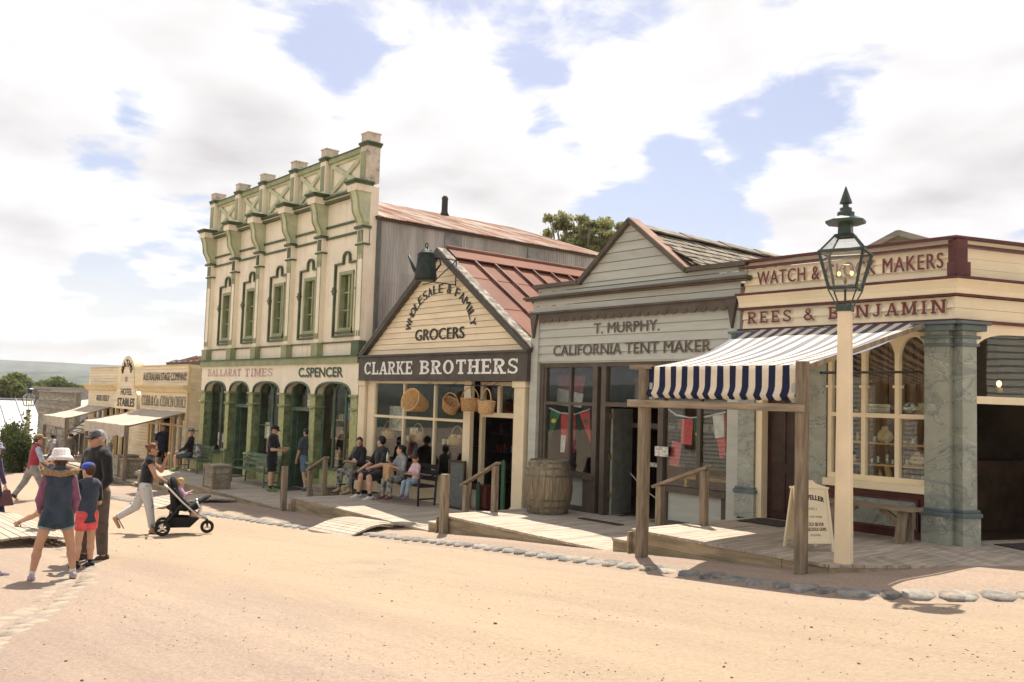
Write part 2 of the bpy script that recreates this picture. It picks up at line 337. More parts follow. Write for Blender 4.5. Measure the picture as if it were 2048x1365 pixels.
def unit(kind, m):
    k = (kind, m.name)
    if k not in UNIT:
        b = B()
        if kind == 'cube': b.box(-.5, .5, -.5, .5, -.5, .5)
        elif kind == 'lap':   # lapped weatherboard: bottom edge proud (towards -y)
            b.prism([(.5, -.5), (-.5, -.5), (.25, .5), (.5, .5)], -.5, .5, ax='x')
        elif kind == 'plank':  # eased edges
            e = .06; b.prism([(-.5, -.5), (.5, -.5), (.5, .5-2*e), (.5-e, .5), (-.5+e, .5), (-.5, .5-2*e)], -.5, .5, ax='y')
        me = bpy.data.meshes.new(kind+'_'+m.name); me.from_pydata(b.v, [], b.f); me.materials.append(m); UNIT[k] = me
    return UNIT[k]
def piece(name, m, par, x0, x1, y0, y1, z0, z1, kind='cube', rot=None):
    o = bpy.data.objects.new(name, unit(kind, m)); COL.objects.link(o); ox = worigin(par)
    o.parent = par; o.location = ((x0+x1)/2-ox[0], (y0+y1)/2-ox[1], (z0+z1)/2-ox[2]); o.scale = (x1-x0, y1-y0, z1-z0)
    if rot: o.rotation_euler = rot
    return o
def lap_boards(par, m, x0, x1, yf, z0, z1, h, t=.03, name='board', skip=None):
    n = max(1, round((z1-z0)/h)); hh = (z1-z0)/n
    for i in range(n): piece(name, m, par, x0, x1, yf, yf+t, z0+i*hh+.010, z0+(i+1)*hh, 'lap')
def text_mesh(txt, x0, x1, z0, z1, y, m, par, name='lettering', font_off=.0, bold=.022, spacing=1.0):
    """sans lettering fitted into a box on a wall plane facing -y"""
    cu = bpy.data.curves.new('t', 'FONT'); cu.body = txt; cu.offset = font_off; cu.size = 1; cu.space_character = spacing; cu.resolution_u = 4
    o = bpy.data.objects.new('t', cu); COL.objects.link(o); dg = bpy.context.evaluated_depsgraph_get(); me = bpy.data.meshes.new_from_object(o.evaluated_get(dg)); bpy.data.objects.remove(o)
    vs = [v.co.copy() for v in me.vertices]; fs = [tuple(p.vertices) for p in me.polygons]
    ax, bx = min(v.x for v in vs), max(v.x for v in vs); az, bz = min(v.y for v in vs), max(v.y for v in vs)
    pos = [(x0+(v.x-ax)/(bx-ax)*(x1-x0), z0+(v.y-az)/(bz-az)*(z1-z0)) for v in vs]; bpy.data.meshes.remove(me); bd = bold*(z1-z0)
    # words become objects of their own: cut at the widest gaps
    iv = sorted((min(pos[i][0] for i in f), max(pos[i][0] for i in f)) for f in fs); mg = [list(iv[0])]
    for a, c in iv[1:]:
        if a <= mg[-1][1]+1e-6: mg[-1][1] = max(c, mg[-1][1])
        else: mg.append([a, c])
    gaps = sorted(((mg[i+1][0]-mg[i][1], mg[i][1]) for i in range(len(mg)-1)), reverse=True)[:txt.count(' ')]; cuts = sorted(g[1] for g in gaps)+[9e9]; lo = -9e9; outs = []
    for cut in cuts:
        b = B()
        for k, dx in enumerate((0, -bd, bd) if bold else (0,)):
            sel = [f for f in fs if lo < max(pos[i][0] for i in f) <= cut+1e-6]
            if not sel: continue
            ids = sorted({i for f in sel for i in f}); mp = {q: n for n, q in enumerate(ids)}
            b.add([(pos[i][0]+dx, y-.0005*k, pos[i][1]) for i in ids], [tuple(mp[i] for i in f) for f in sel])
        lo = cut+1e-6
        if par is None: outs.append(b)
        elif b.v: outs.append(b.build(name, m, par))
    if par is None:
        for q in outs[1:]: outs[0].add(q.v, q.f)
    return outs[0]
def sub(name, loc, par):
    o = empty(name, loc); ox = worigin(par); o.parent = par; o.location = [loc[i]-ox[i] for i in range(3)]; return o
# ------------------------------------------------------------------ slab-serif lettering drawn stroke by stroke
def slab(txt, x0, x1, z0, z1, y, m, par, name='lettering', th=.20, serif=True, gap=.16, out=None):
    WD = {'I': .5, ' ': .55, 'M': 1.15, 'N': 1.05, '&': 1.1, 'J': .8, 'L': .85, 'E': .85, 'S': .82, 'T': .95, 'O': 1.0}
    tot = sum(WD.get(c, .95)+gap for c in txt)-gap; sx = (x1-x0)/tot; sz = z1-z0
    b = B(); cur = [0.0]; dep = [0]
    tn = th*.72
    def q(poly):
        dep[0] += 1; yy = y-.0006*(dep[0] % 6)
        P = [(x0+(cur[0]+a)*sx, yy, z0+c*sz) for a, c in poly]
        ar = sum(P[i][0]*P[(i+1) % len(P)][2]-P[(i+1) % len(P)][0]*P[i][2] for i in range(len(P)))
        if ar < 0: P = P[::-1]
        b.add(P, [tuple(range(len(P)))])
    def rect(a0, a1, c0, c1): q([(a0, c0), (a1, c0), (a1, c1), (a0, c1)])
    sh = .12
    def ser(x, bottom):
        if serif: rect(x-th*.98, x+th*.98, 0 if bottom else 1-sh, sh if bottom else 1)
    def V(x, c0=0, c1=1, sb=True, st=True):
        rect(x-th/2, x+th/2, c0, c1)
        if sb: ser(x, True)
        if st: ser(x, False)
    def Hh(z, a0, a1, t=None):
        t = t or .14; z = min(max(z, t/2), 1-t/2); rect(a0, a1, z-t/2, z+t/2)
    def D(xa, za, xb, zb, t): q([(xa-t/2, za), (xa+t/2, za), (xb+t/2, zb), (xb-t/2, zb)])
    def A(cx, cz, rx, rz, a0, a1, tx=th, tz=.14, n=14):
        for i in range(n):
            u, w = R(a0+(a1-a0)*i/n), R(a0+(a1-a0)*(i+1)/n)
            q([(cx+rx*math.cos(u), cz+rz*math.sin(u)), (cx+rx*math.cos(w), cz+rz*math.sin(w)), (cx+(rx-tx)*math.cos(w), cz+(rz-tz)*math.sin(w)), (cx+(rx-tx)*math.cos(u), cz+(rz-tz)*math.sin(u))])
    for c in txt:
        w = WD.get(c, .95)
        if c == 'A': D(.12, 0, .47, 1, tn); D(w-.12, 0, .5, 1, th); Hh(.33, .25, .72, .12); ser(.12, True); ser(w-.12, True)
        elif c == 'B': V(.2); A(.48, .74, .40, .26, -90, 90); A(.48, .27, .45, .27, -90, 90); Hh(1, .2, .5); Hh(.5, .2, .5); Hh(0, .2, .5)
        elif c == 'C': A(.5, .5, .47, .5, 42, 318, th, .13, 22); rect(.78, .88, .66, .98) if serif else None; rect(.78, .88, .06, .26) if serif else None
        elif c == 'E': V(.2); Hh(1, .2, .78); Hh(.5, .2, .62); Hh(0, .2, .8); rect(.70, .80, .72, 1); rect(.72, .83, 0, .28); rect(.55, .63, .38, .62) if serif else None
        elif c == 'H': V(.18); V(w-.18); Hh(.5, .2, .75)
        elif c == 'I': V(.25)
        elif c == 'J': V(.5, .25, 1, False, True); A(.31, .25, .29, .25, 180, 360, .17, .13)
        elif c == 'K': V(.18); D(.32, .42, .78, 1, tn); D(.80, 0, .42, .58, th); ser(.80, True); ser(.76, False)
        elif c == 'L': V(.2); Hh(0, .2, .8); rect(.70, .82, 0, .34)
        elif c == 'M': V(.16); V(w-.16); D(w/2, .12, .2, 1, th); D(w/2, .12, w-.2, 1, tn)
        elif c == 'N': V(.15, sb=True); V(w-.15, sb=False); D(w-.2, 0, .2, 1, th)
        elif c == 'O': A(.5, .5, .49, .5, 0, 360, th, .13, 28)
        elif c == 'R': V(.2); A(.47, .72, .40, .28, -90, 90); Hh(1, .2, .5); Hh(.5, .2, .5); D(.76, 0, .45, .5, th); ser(.78, True)
        elif c == 'S': A(.41, .735, .36, .265, 25, 270, .17, .13); A(.41, .27, .38, .27, -155, 90, .17, .13); rect(.68, .77, .70, .98); rect(.03, .12, .04, .32)
        elif c == 'T': V(.47, st=False); Hh(1, .05, .9); rect(.05, .15, .7, 1); rect(.80, .90, .7, 1)
        elif c == '&': A(.42, .76, .25, .24, 0, 360, .13, .1); A(.42, .28, .40, .28, 75, 395, .17, .12, 20); D(.95, 0, .28, .72, th*.8)
        elif c == 'P': V(.2); A(.47, .72, .40, .28, -90, 90); Hh(1, .2, .5); Hh(.46, .2, .5)
        cur[0] += w+gap
    return b.build(name, m, par) if par is not None else b

# ------------------------------------------------------------------ building helpers
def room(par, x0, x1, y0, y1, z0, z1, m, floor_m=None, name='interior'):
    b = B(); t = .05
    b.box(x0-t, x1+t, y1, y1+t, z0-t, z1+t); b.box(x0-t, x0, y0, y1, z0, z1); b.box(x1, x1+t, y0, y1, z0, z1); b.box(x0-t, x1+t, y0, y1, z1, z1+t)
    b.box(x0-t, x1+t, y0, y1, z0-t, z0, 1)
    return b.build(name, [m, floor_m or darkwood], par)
def pane(par, x0, x1, y, z0, z1, name='pane'):
    return B().box(x0, x1, y, y+.006, z0, z1).build(name, glassm, par)
def frame_grid(par, m, xs, zs, y0, y1, w=.05, name='window_frame'):
    """bars at xs over z-range and at zs over x-range; horizontals set slightly back so no faces coincide"""
    b = B()
    for x in xs: b.box(x-w/2, x+w/2, y0, y1, zs[0], zs[-1])
    for z in zs: b.box(xs[0]-w/2+.002, xs[-1]+w/2-.002, y0+.003, y1-.003, z-w/2, z+w/2)
    return b.build(name, m, par)
def arch_pts(x0, x1, zs, zt, n=12, p=2.6):
    """flattened arch curve from (x0,zs) over zt to (x1,zs)"""
    c = (x0+x1)/2; a = (x1-x0)/2; out = []
    for i in range(n+1):
        t = math.pi*(1-i/n); cx, sz = math.cos(t), math.sin(t)
        out.append((c+a*math.copysign(abs(cx)**(2/p), cx), zs+(zt-zs)*abs(sz)**(2/p)))
    return out
def arch_wall(par, m, x0, x1, y0, y1, zs, ztop, holes, name='wall'):
    """wall strip from zs up to ztop with arched cut-outs [(x0,x1,zt,p)]"""
    b = B(); xs = x0
    for (a, c, zt, p) in holes:
        b.box(xs, a, y0, y1, zs, ztop) if a-xs > .001 else None
        pts = arch_pts(a, c, zs, zt, 16, p)
        for i in range(16):
            (xa, za), (xb, zb) = pts[i], pts[i+1]
            b.add([(xa, y0, za), (xb, y0, zb), (xb, y0, ztop), (xa, y0, ztop), (xa, y1, za), (xb, y1, zb), (xb, y1, ztop), (xa, y1, ztop)], [(0, 1, 2, 3), (7, 6, 5, 4), (4, 5, 1, 0), (3, 2, 6, 7)])
        xs = c
    b.box(xs, x1, y0, y1, zs, ztop) if x1-xs > .001 else None
    return b.build(name, m, par)
def rib_path(b, pts, y0, y1, w, mi=0):
    """moulding of width w following an (x,z) polyline, mitred with square joints"""
    for i in range(len(pts)-1):
        (xa, za), (xb, zb) = pts[i], pts[i+1]; L = math.hypot(xb-xa, zb-za)
        if L < 1e-6: continue
        ux, uz = (xb-xa)/L*w*.45, (zb-za)/L*w*.45; o = .0012*(i % 4)
        b.bar((xa-ux, (y0+y1)/2-o, za-uz), (xb+ux, (y0+y1)/2-o, zb+uz), y1-y0, w, up=(-(zb-za)/L, 0, (xb-xa)/L), mi=mi)
def corrugated(b, p0, du, dv, nu, amp, waves, nrm):
    """sheet from p0 spanned by du (across the waves) and dv; waves ripple along du"""
    p0, du, dv, nrm = map(Vector, (p0, du, dv, nrm)); k = waves*6; vs = []
    for i in range(k+1):
        t = i/k; off = nrm*amp*math.sin(2*math.pi*waves*t)
        vs += [p0+du*t+off, p0+du*t+dv+off]
    b.add(vs, [(2*i, 2*i+2, 2*i+3, 2*i+1) for i in range(k)])
# ================================================================== BALLARAT TIMES building (two storeys, pale render with green mouldings)
def ballarat():
    root = empty('shop_building', (-26, 12.1, -1.27), 'tall two storey cream and green building with crossed parapet panels and arched arcade', 'building')
    X0, X1 = -31.42, -20.6; YW = 12.14
    pil = [(-31.40, -31.02), (-29.24, -28.92), (-27.32, -27.01), (-25.12, -24.80), (-23.21, -22.89), (-20.96, -20.6)]
    wins = [(-30.17, -29.42), (-28.2, -27.42), (-26.17, -25.43), (-24.15, -23.38), (-22.05, -21.28)]
    # wall with window openings
    b = B(); xs = X0
    for (a, c) in wins:
        b.box(xs, a, YW, YW+.25, 2.5, 7.0); b.box(a, c, YW, YW+.25, 2.5, 3.16); b.box(a, c, YW, YW+.25, 4.82, 7.0); xs = c
    b.box(xs, X1, YW, YW+.25, 2.5, 7.0)
    b.build('wall', stucco, root)
    # pilasters of the upper storey
    for i, (a, c) in enumerate(pil):
        pz = B().box(a+.02, c-.02, 12.0, YW+.01, 2.89, 5.42).build('pilaster', stucco, root)
        t = B(); t.box(a, c, 11.985, YW+.02, 5.46, 5.86); t.build('pilaster_box', stucco, root)
        g = B()
        for x in (a+.02, c-.055): g.box(x, x+.035, 11.99, 12.0, 3.0, 5.2)
        g.box(a+.02, c-.02, 11.985, 12.0, 5.2, 5.42)
        for k in range(3):
            x = a+.07+(c-a-.16)*k/2
            g.box(x, x+.025, 11.978, 11.99, 5.05, 5.22); g.box(x, x+.025, 11.978, 11.99, 3.0, 3.16)
        g.build('pilaster_edging', grn_l, root)
        fl = B()
        for k in range(4):
            x = a+.05+(c-a-.13)*k/3; fl.box(x, x+.03, 11.972, 11.985, 5.5, 5.82)
        fl.build('fluting', grn_d, root)
        B().box(a-.04, c+.04, 11.94, YW+.03, 5.42, 5.465).box(a-.06, c+.06, 11.9, YW+.04, 5.86, 5.93).build('ledge', grn_d, root, bevel=.008)
        # scroll bracket: S-profile in (y,z)
        prof = []
        for k in range(15):
            t_ = k/14; z = 6.02+t_*.80; y = 11.96-.10*t_-.17*math.sin(max(0, t_-.18)/.82*math.pi*.62)-.05*math.sin(t_*math.pi*2)
            prof.append((y, z))
        B().prism(prof+[(YW+.02, 6.82), (YW+.02, 6.02)], a+.01, c-.01, ax='x').box(a+.03, c-.03, 11.93, YW, 5.93, 6.02).build('scroll_bracket', grn_p, root)
        e = B()
        for x in (a-.005, c-.04):
            e.prism([(y-.02, z) for y, z in prof]+[(y+.02, z) for y, z in prof[::-1]], x, x+.045, ax='x')
        e.build('bracket_edge', grn_l, root)
        # cornice block over the bracket
        B().box(a-.05, c+.05, 11.66, YW+.03, 6.82, 7.0).build('cornice_block', stucco, root)
        B().box(a-.09, c+.09, 11.62, YW+.04, 7.0, 7.05).box(a-.12, c+.12, 11.58, YW+.05, 7.05, 7.11).build('cornice_cap', grn_d, root, bevel=.01)
        # parapet pier
        B().box(a-.0, c+.0, 11.98, 12.38, 7.11, 8.16).build('parapet_pier', worn if i == 5 else stucco, root)
        B().box(a+.05, c-.05, 11.967, 11.985, 7.22, 7.95).build('pier_panel', grn_l, root)
        B().box(a-.05, c+.05, 11.93, 12.43, 8.14, 8.2).box(a-.03, c+.03, 11.95, 12.41, 8.08, 8.14).build('pier_ledge', grn_d, root, bevel=.01)
        B().box(a+.01, c-.01, 11.99, 12.37, 8.2, 8.42).build('pier_cap', worn, root); B().box(a-.01, c+.01, 11.97, 12.39, 8.42, 8.455).build('cap_slab', worn, root)
        # green base block
        B().box(a-.02, c+.02, 11.95, YW+.02, 2.505, 2.89).box(a-.035, c+.035, 11.935, YW+.03, 2.84, 2.875).build('pilaster_base', grn_l if i < 5 else grn_d, root)
    for i in range(5):
        a, c = pil[i][1], pil[i+1][0]
        # string courses, cornice and crossed parapet panels between the piers
        sc = B()
        for z in (5.83, 6.15): sc.box(a-.05, c+.05, 12.09, YW+.01, z-.03, z+.03)
        sc.box(a-.05, c+.05, 12.09, YW+.01, 2.86, 2.9); sc.box(a-.02, c+.02, 11.98, YW+.02, 6.82, 6.87); sc.box(a-.02, c+.02, 11.92, YW+.04, 6.93, 6.985)
        sc.each('string_course', grn_d, root)
        B().box(a-.05, c+.05, 12.02, YW+.01, 6.87, 6.93).build('cornice_band', stucco, root)
        B().box(a, c, 12.17, 12.3, 6.985, 8.12).build('parapet_panel', stucco, root)
        k = B(); z0, z1 = 7.06, 7.95
        k.box(a+.04, a+.15, 12.11, 12.17, z0, z1); k.box(c-.15, c-.04, 12.11, 12.17, z0, z1); k.box(a+.04, c-.04, 12.112, 12.17, 6.99, z0+.06); k.box(a+.04, c-.04, 12.114, 12.17, z1-.05, z1+.05)
        k.bar((a+.12, 12.135, z0+.05), (c-.12, 12.135, z1-.02), .07, .13, up=(0, 0, 1)); k.bar((a+.12, 12.139, z1-.02), (c-.12, 12.139, z0+.05), .07, .13, up=(0, 0, 1))
        k.build('crossed_brace', grn_p, root)
        B().box(a+.0, c-.0, 12.05, 12.36, 7.98, 8.11).build('parapet_rail', grn_l, root); B().box(a, c, 12.03, 12.38, 8.11, 8.145).build('rail_cap', grn_d, root)
        # window and its looped moulding
        (w0, w1) = wins[i]; zb, zt = 3.17, 4.82; wn = sub('window', ((w0+w1)/2, 12.2, zb), root)
        f = B(); f.box(w0, w0+.09, 12.1, 12.3, zb, zt); f.box(w1-.09, w1, 12.1, 12.3, zb, zt); f.box(w0, w1, 12.103, 12.3, zt-.09, zt); f.box(w0, w1, 12.103, 12.3, zb, zb+.1); f.build('frame', grn_l, wn)
        f = B(); mx = (w0+w1)/2; f.box(mx-.04, mx+.04, 12.2, 12.27, zb+.1, zt-.09)
        for z in (zb+.1+.49, zb+.1+.98): f.box(w0+.09, w1-.09, 12.21, 12.26, z-.02, z+.02)
        f.build('glazing_bar', grn_l, wn)
        for (pa, pb) in ((w0+.09, mx-.04), (mx+.04, w1-.09)):
            for q in range(3): pane(wn, pa, pb, 12.24, zb+.1+.49*q, min(zb+.1+.49*(q+1), zt-.09))
        bl = B()
        if i in (1, 3, 4):
            for q in range(22): bl.box(mx+.02, w1-.07, 12.42+.0, 12.45, zb+.15+q*.07, zb+.19+q*.07)
            bl.build('blind', worn, wn)
        B().box(w0-.06, w1+.06, 12.05, 12.16, zb-.06, zb).build('sill', grn_d, wn)
        o = .22; mz = B(); cx = (w0+w1)/2
        path = [(w0-o, 3.04), (w0-o, 5.04), (cx-.17, 5.04), (cx-.17, 5.2)]+[(cx+.17*math.cos(R(180-t)), 5.2+.14*math.sin(R(180-t))) for t in range(20, 180, 20)]+[(cx+.17, 5.2), (cx+.17, 5.04), (w1+o, 5.04), (w1+o, 3.04), (w0-o, 3.04)]
        rib_path(mz, path, 12.07, 12.14, .05); 
        for sx in (w0-o-.13, w1+o-.06):
            mz.box(sx, sx+.19, 12.06, 12.141, 4.28, 4.33); mz.box(sx+.03, sx+.16, 12.075, 12.141, 4.2, 4.42); 
        mz.build('window_moulding', grn_d, root)
    # green band + cream fascia with the shop names
    B().box(X0-.02, X1+.02, 11.93, 12.4, 2.29, 2.47).build('band', grn_l, root); B().box(X0-.06, X1+.06, 11.88, 12.42, 2.47, 2.505).build('band_cap', grn_d, root)
    op = [(-31.06, -29.21, 1.80, 2.6), (-28.94, -27.39, 1.80, 2.4), (-27.09, -25.2, 1.80, 2.6), (-24.85, -23.24, 1.80, 2.4), (-22.93, -20.96, 1.80, 2.6)]
    arch_wall(root, stucco, X0, X1, 12.0, 12.27, 1.42, 2.29, op, 'fascia_wall')
    for (a, c, zt, p) in op:
        tr = B(); rib_path(tr, arch_pts(a+.015, c-.015, 1.42, zt-.02, 16, p), 11.975, 12.03, .05); tr.build('arch_moulding', grn_frame, root)
    slab('BALLARAT', -30.85, -28.05, 1.955, 2.195, 11.992, mat('faded_red_lettering', (.42, .22, .20), .8, .3, 3, 0, col2=(.66, .52, .44)), root, th=.2)
    slab('TIMES', -27.78, -25.72, 1.945, 2.20, 11.992, MATS['faded_red_lettering'], root, th=.22)
    text_mesh('C.SPENCER', -24.0, -21.42, 1.93, 2.20, 11.992, mat('green_lettering', (.04, .09, .05), .6), root, font_off=.018)
    b = text_mesh('C.SPENCER', -23.97, -21.39, 1.90, 2.17, 11.9955, None, None, font_off=.018); b.build('lettering_shadow', mat('lettering_shadow_grey', (.50, .43, .33), .7), root)
    # lower pilasters
    piers = [(-31.42, -31.06), (-29.21, -28.94), (-27.39, -27.09), (-25.2, -24.85), (-23.24, -22.93), (-20.96, -20.6)]
    for (a, c) in piers:
        p = B().box(a, c, 12.0, 12.02, -.45, 1.42).build('pier_face', grn_moss, root)
        B().box(a+.01, c-.01, 12.02, 12.30, -1.27, 1.42).build('pier', grn_rev, root)
        B().box(a-.05, c+.05, 11.94, 12.23, 1.40, 1.46).build('pier_capital', grn_l, root, bevel=.01)
        rg = B(); rg.tube([(a-.03, 11.975, 1.1), ((a+c)/2, 11.965, 1.04), (c+.03, 11.975, 1.1), (c+.03, 12.3, 1.1)], .028, 6); rg.build('pier_ring', grn_l, root, smooth=True)
        pd = B(); pd.box(a-.02, c+.02, 11.93, 12.23, -1.27, -.95); pd.box(a-.04, c+.04, 11.90, 12.24, -.95, -.9); pd.build('pier_plinth', grn_moss, root)
        pb = B(); pb.box(a, a+.05, 11.93, 12.0, -.9, -.5); pb.box(c-.05, c, 11.93, 12.0, -.9, -.5); pb.box(a-.03, c+.03, 11.91, 12.0, -.5, -.44)
        pb.bar((a+.03, 11.955, -.88), (c-.03, 11.955, -.52), .03, .035); pb.bar((a+.03, 11.957, -.52), (c-.03, 11.957, -.88), .03, .035); pb.box(a+.05, c-.05, 11.985, 12.0, -.9, -.5); pb.build('pier_lattice', grn_l, root)
    # recessed shopfront: three windows, two doorways
    YR = 12.22
    for i, (a, c, zt, p) in enumerate(op):
        if i in (0, 2, 4):
            wn = sub('shop_window', ((a+c)/2, YR, -1.2), root)
            B().box(a, c, YR, YR+.2, -1.27, -.62).build('stall_riser', grn_moss, wn); B().box(a, c, YR-.06, YR+.2, -.62, -.55).build('sill', grn_frame, wn)
            f = B(); nl = 3 if i == 4 else 2
            wds = [(a+.02+(c-a-.04)*k/nl) for k in range(nl+1)]
            for x in wds: f.tube([(x, YR+.04, -.55), (x, YR+.04, 1.45)], .04, 8)
            for k in range(nl):
                r_ = (wds[k+1]-wds[k])/2; cx = (wds[k+1]+wds[k])/2
                f.tube([(cx+r_*math.cos(R(t)), YR+.04, 1.42+min(r_, .34)*math.sin(R(t))) for t in range(180, -1, -15)], .035, 6)
            f.box(a, c, YR+.01, YR+.06, .42, .45) if i == 2 else None
            f.build('frame', grn_frame, wn)
            for k in range(nl): pane(wn, wds[k]+.03, wds[k+1]-.03, YR+.05, -.55, 1.8)
            B().box(a, c, YR+.1, YR+.12, 1.78, 2.2).build('lintel', grn_frame, wn)
        else:
            dr = sub('doorway', ((a+c)/2, YR, -1.27), root)
            f = B(); f.box(a, a+.14, YR, YR+.15, -1.27, 1.8); f.box(c-.12, c, YR, YR+.15, -1.27, 1.8); f.box(a+.14, c-.12, YR+.003, YR+.14, .95, 1.06); f.build('door_frame', grn_frame, dr)
            pane(dr, a+.14, c-.12, YR+.08, 1.06, 1.8, 'fanlight')
            B().box(a+.14, a+.19, YR+.15, YR+1.0, -1.25, .93).build('door_leaf', grn_frame, dr)
    # notices in the windows
    pap = mat('notice_paper', (.70, .66, .56), .8, .15, 25, 0, col2=(.35, .33, .28), mixpos=(.42, .55)); redp = mat('red_notice', (.50, .12, .07), .8, .1, 20, 0)
    for (x, z, w, h, m) in ((-29.6, .75, .3, .62, pap), (-29.62, -.1, .28, .45, pap), (-30.2, -.2, .3, .5, redp), (-26.55, .28, .32, .5, pap), (-25.85, .0, .36, .45, pap), (-23.75, 1.25, .4, .32, pap)):
        B().box(x-w/2, x+w/2, YR+.075, YR+.08, z-h/2, z+h/2).build('notice', m, root)
    B().box(-21.75, -20.99, 12.33, 12.34, .78, 1.25).build('shop_notice', mat('faded_blue_notice', (.30, .38, .50), .8, .2, 6, 0), root)
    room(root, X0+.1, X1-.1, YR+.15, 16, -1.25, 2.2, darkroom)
    sh = B()
    for z in (-.35, .2, .72): sh.box(-22.85, -21.0, 12.6, 12.95, z, z+.04)
    sh.box(-22.9, -21.0, 12.95, 13.0, -1.2, 1.0); sh.build('shelf', pine, root)
    gd = B()
    for k in range(26):
        x = -22.75+rnd.random()*1.65; z = rnd.choice((-.31, .24, .76)); w = .05+.06*rnd.random(); gd.box(x, x+w, 12.62, 12.76, z, z+.1+.12*rnd.random(), rnd.randrange(3))
    gd.build('shelf_goods', [pine, mat('tan_goods', (.4, .22, .1), .7), mat('pale_goods', (.6, .5, .36), .7)], root)
    room(root, X0+.1, X1-.1, 12.45, 13.8, 2.6, 5.3, darkroom, name='upper_interior')
    # corrugated iron side wall and roof behind the parapet
    sw = sub('side_wall', (-20.6, 12.45, -1.27), root)
    y = 12.42; k = 0
    while y < 20.9:
        wdt = .76; zs = [-1.2, 2.2+rnd.random()*.3, 4.35+rnd.random()*.5, 6.2]
        for q in range(3):
            sb = B(); corrugated(sb, (-20.6+.006*((k+q) % 3), y, zs[q]-.04), (0, wdt, 0), (0, 0, zs[q+1]-zs[q]+.04), 0, .012, 9, (1, 0, 0)); smooth_angle(sb.build('iron_sheet', corrug, sw), 80)
        y += wdt-.04; k += 1
    B().box(-20.62, -20.53, 12.36, 12.46, -1.2, 6.2).build('corner_post', mat('grey_post_paint', (.13, .14, .12), .7), root)
    B().tube([(-20.52, 12.3, 6.17), (-20.52, 21, 6.17)], .05, 8).box(-20.62, -20.5, 12.3, 21, 6.18, 6.22).build('gutter', slate, root)
    rf = sub('roof', (-20.6, 12.4, 6.2), root)
    y = 12.42; k = 0
    while y < 21:
        for (xa, za, xb, zb) in ((-20.40, 6.19, -23.3, 7.12), (-23.2, 7.10, -26.0, 7.97)):
            sb = B(); corrugated(sb, (xa, y, za+.004*(k % 2)), (0, .80, 0), (xb-xa, 0, zb-za), 0, .014, 9, (0, 0, 1)); smooth_angle(sb.build('iron_sheet', rustroof, rf), 80)
        sb = B(); corrugated(sb, (-26.0, y, 7.97), (0, .80, 0), (-5.6, 0, -1.8), 0, .014, 9, (0, 0, 1)); smooth_angle(sb.build('iron_sheet', rustroof, rf), 80)
        y += .76; k += 1
    B().box(-31.4, -20.62, 20.9, 21.0, -1.2, 6.2).build('back_wall', corrug, root)
    # hooded vents on the side wall
    for yv in (14.85, 17.95):
        v = B(); v.prism([(0.0, 0.0), (.30, .02), (.30, .05), (.04, .42), (0, .9)], yv-.29, yv+.29, ax='x')
        v2 = B(); v2.add([(-20.57+p[1], p[0], p[2]+5.2) for p in [(q[0], q[1], q[2]) for q in v.v]], [f[::-1] for f in v.f]); v2.build('vent_hood', mat('vent_grey_iron', (.27, .265, .24), .6, .12, 3, .05, metal=.3), root)
    # flue on the roof
    B().lathe([(.18, 0), (.13, .10), (.11, .16), (.105, .55), (.12, .60), (.09, .68), (.04, .72)], (-25.5, 18.0, 7.8), 12).build('flue', mat('sooty_iron', (.05, .045, .04), .7), root, smooth=True)
ballarat()
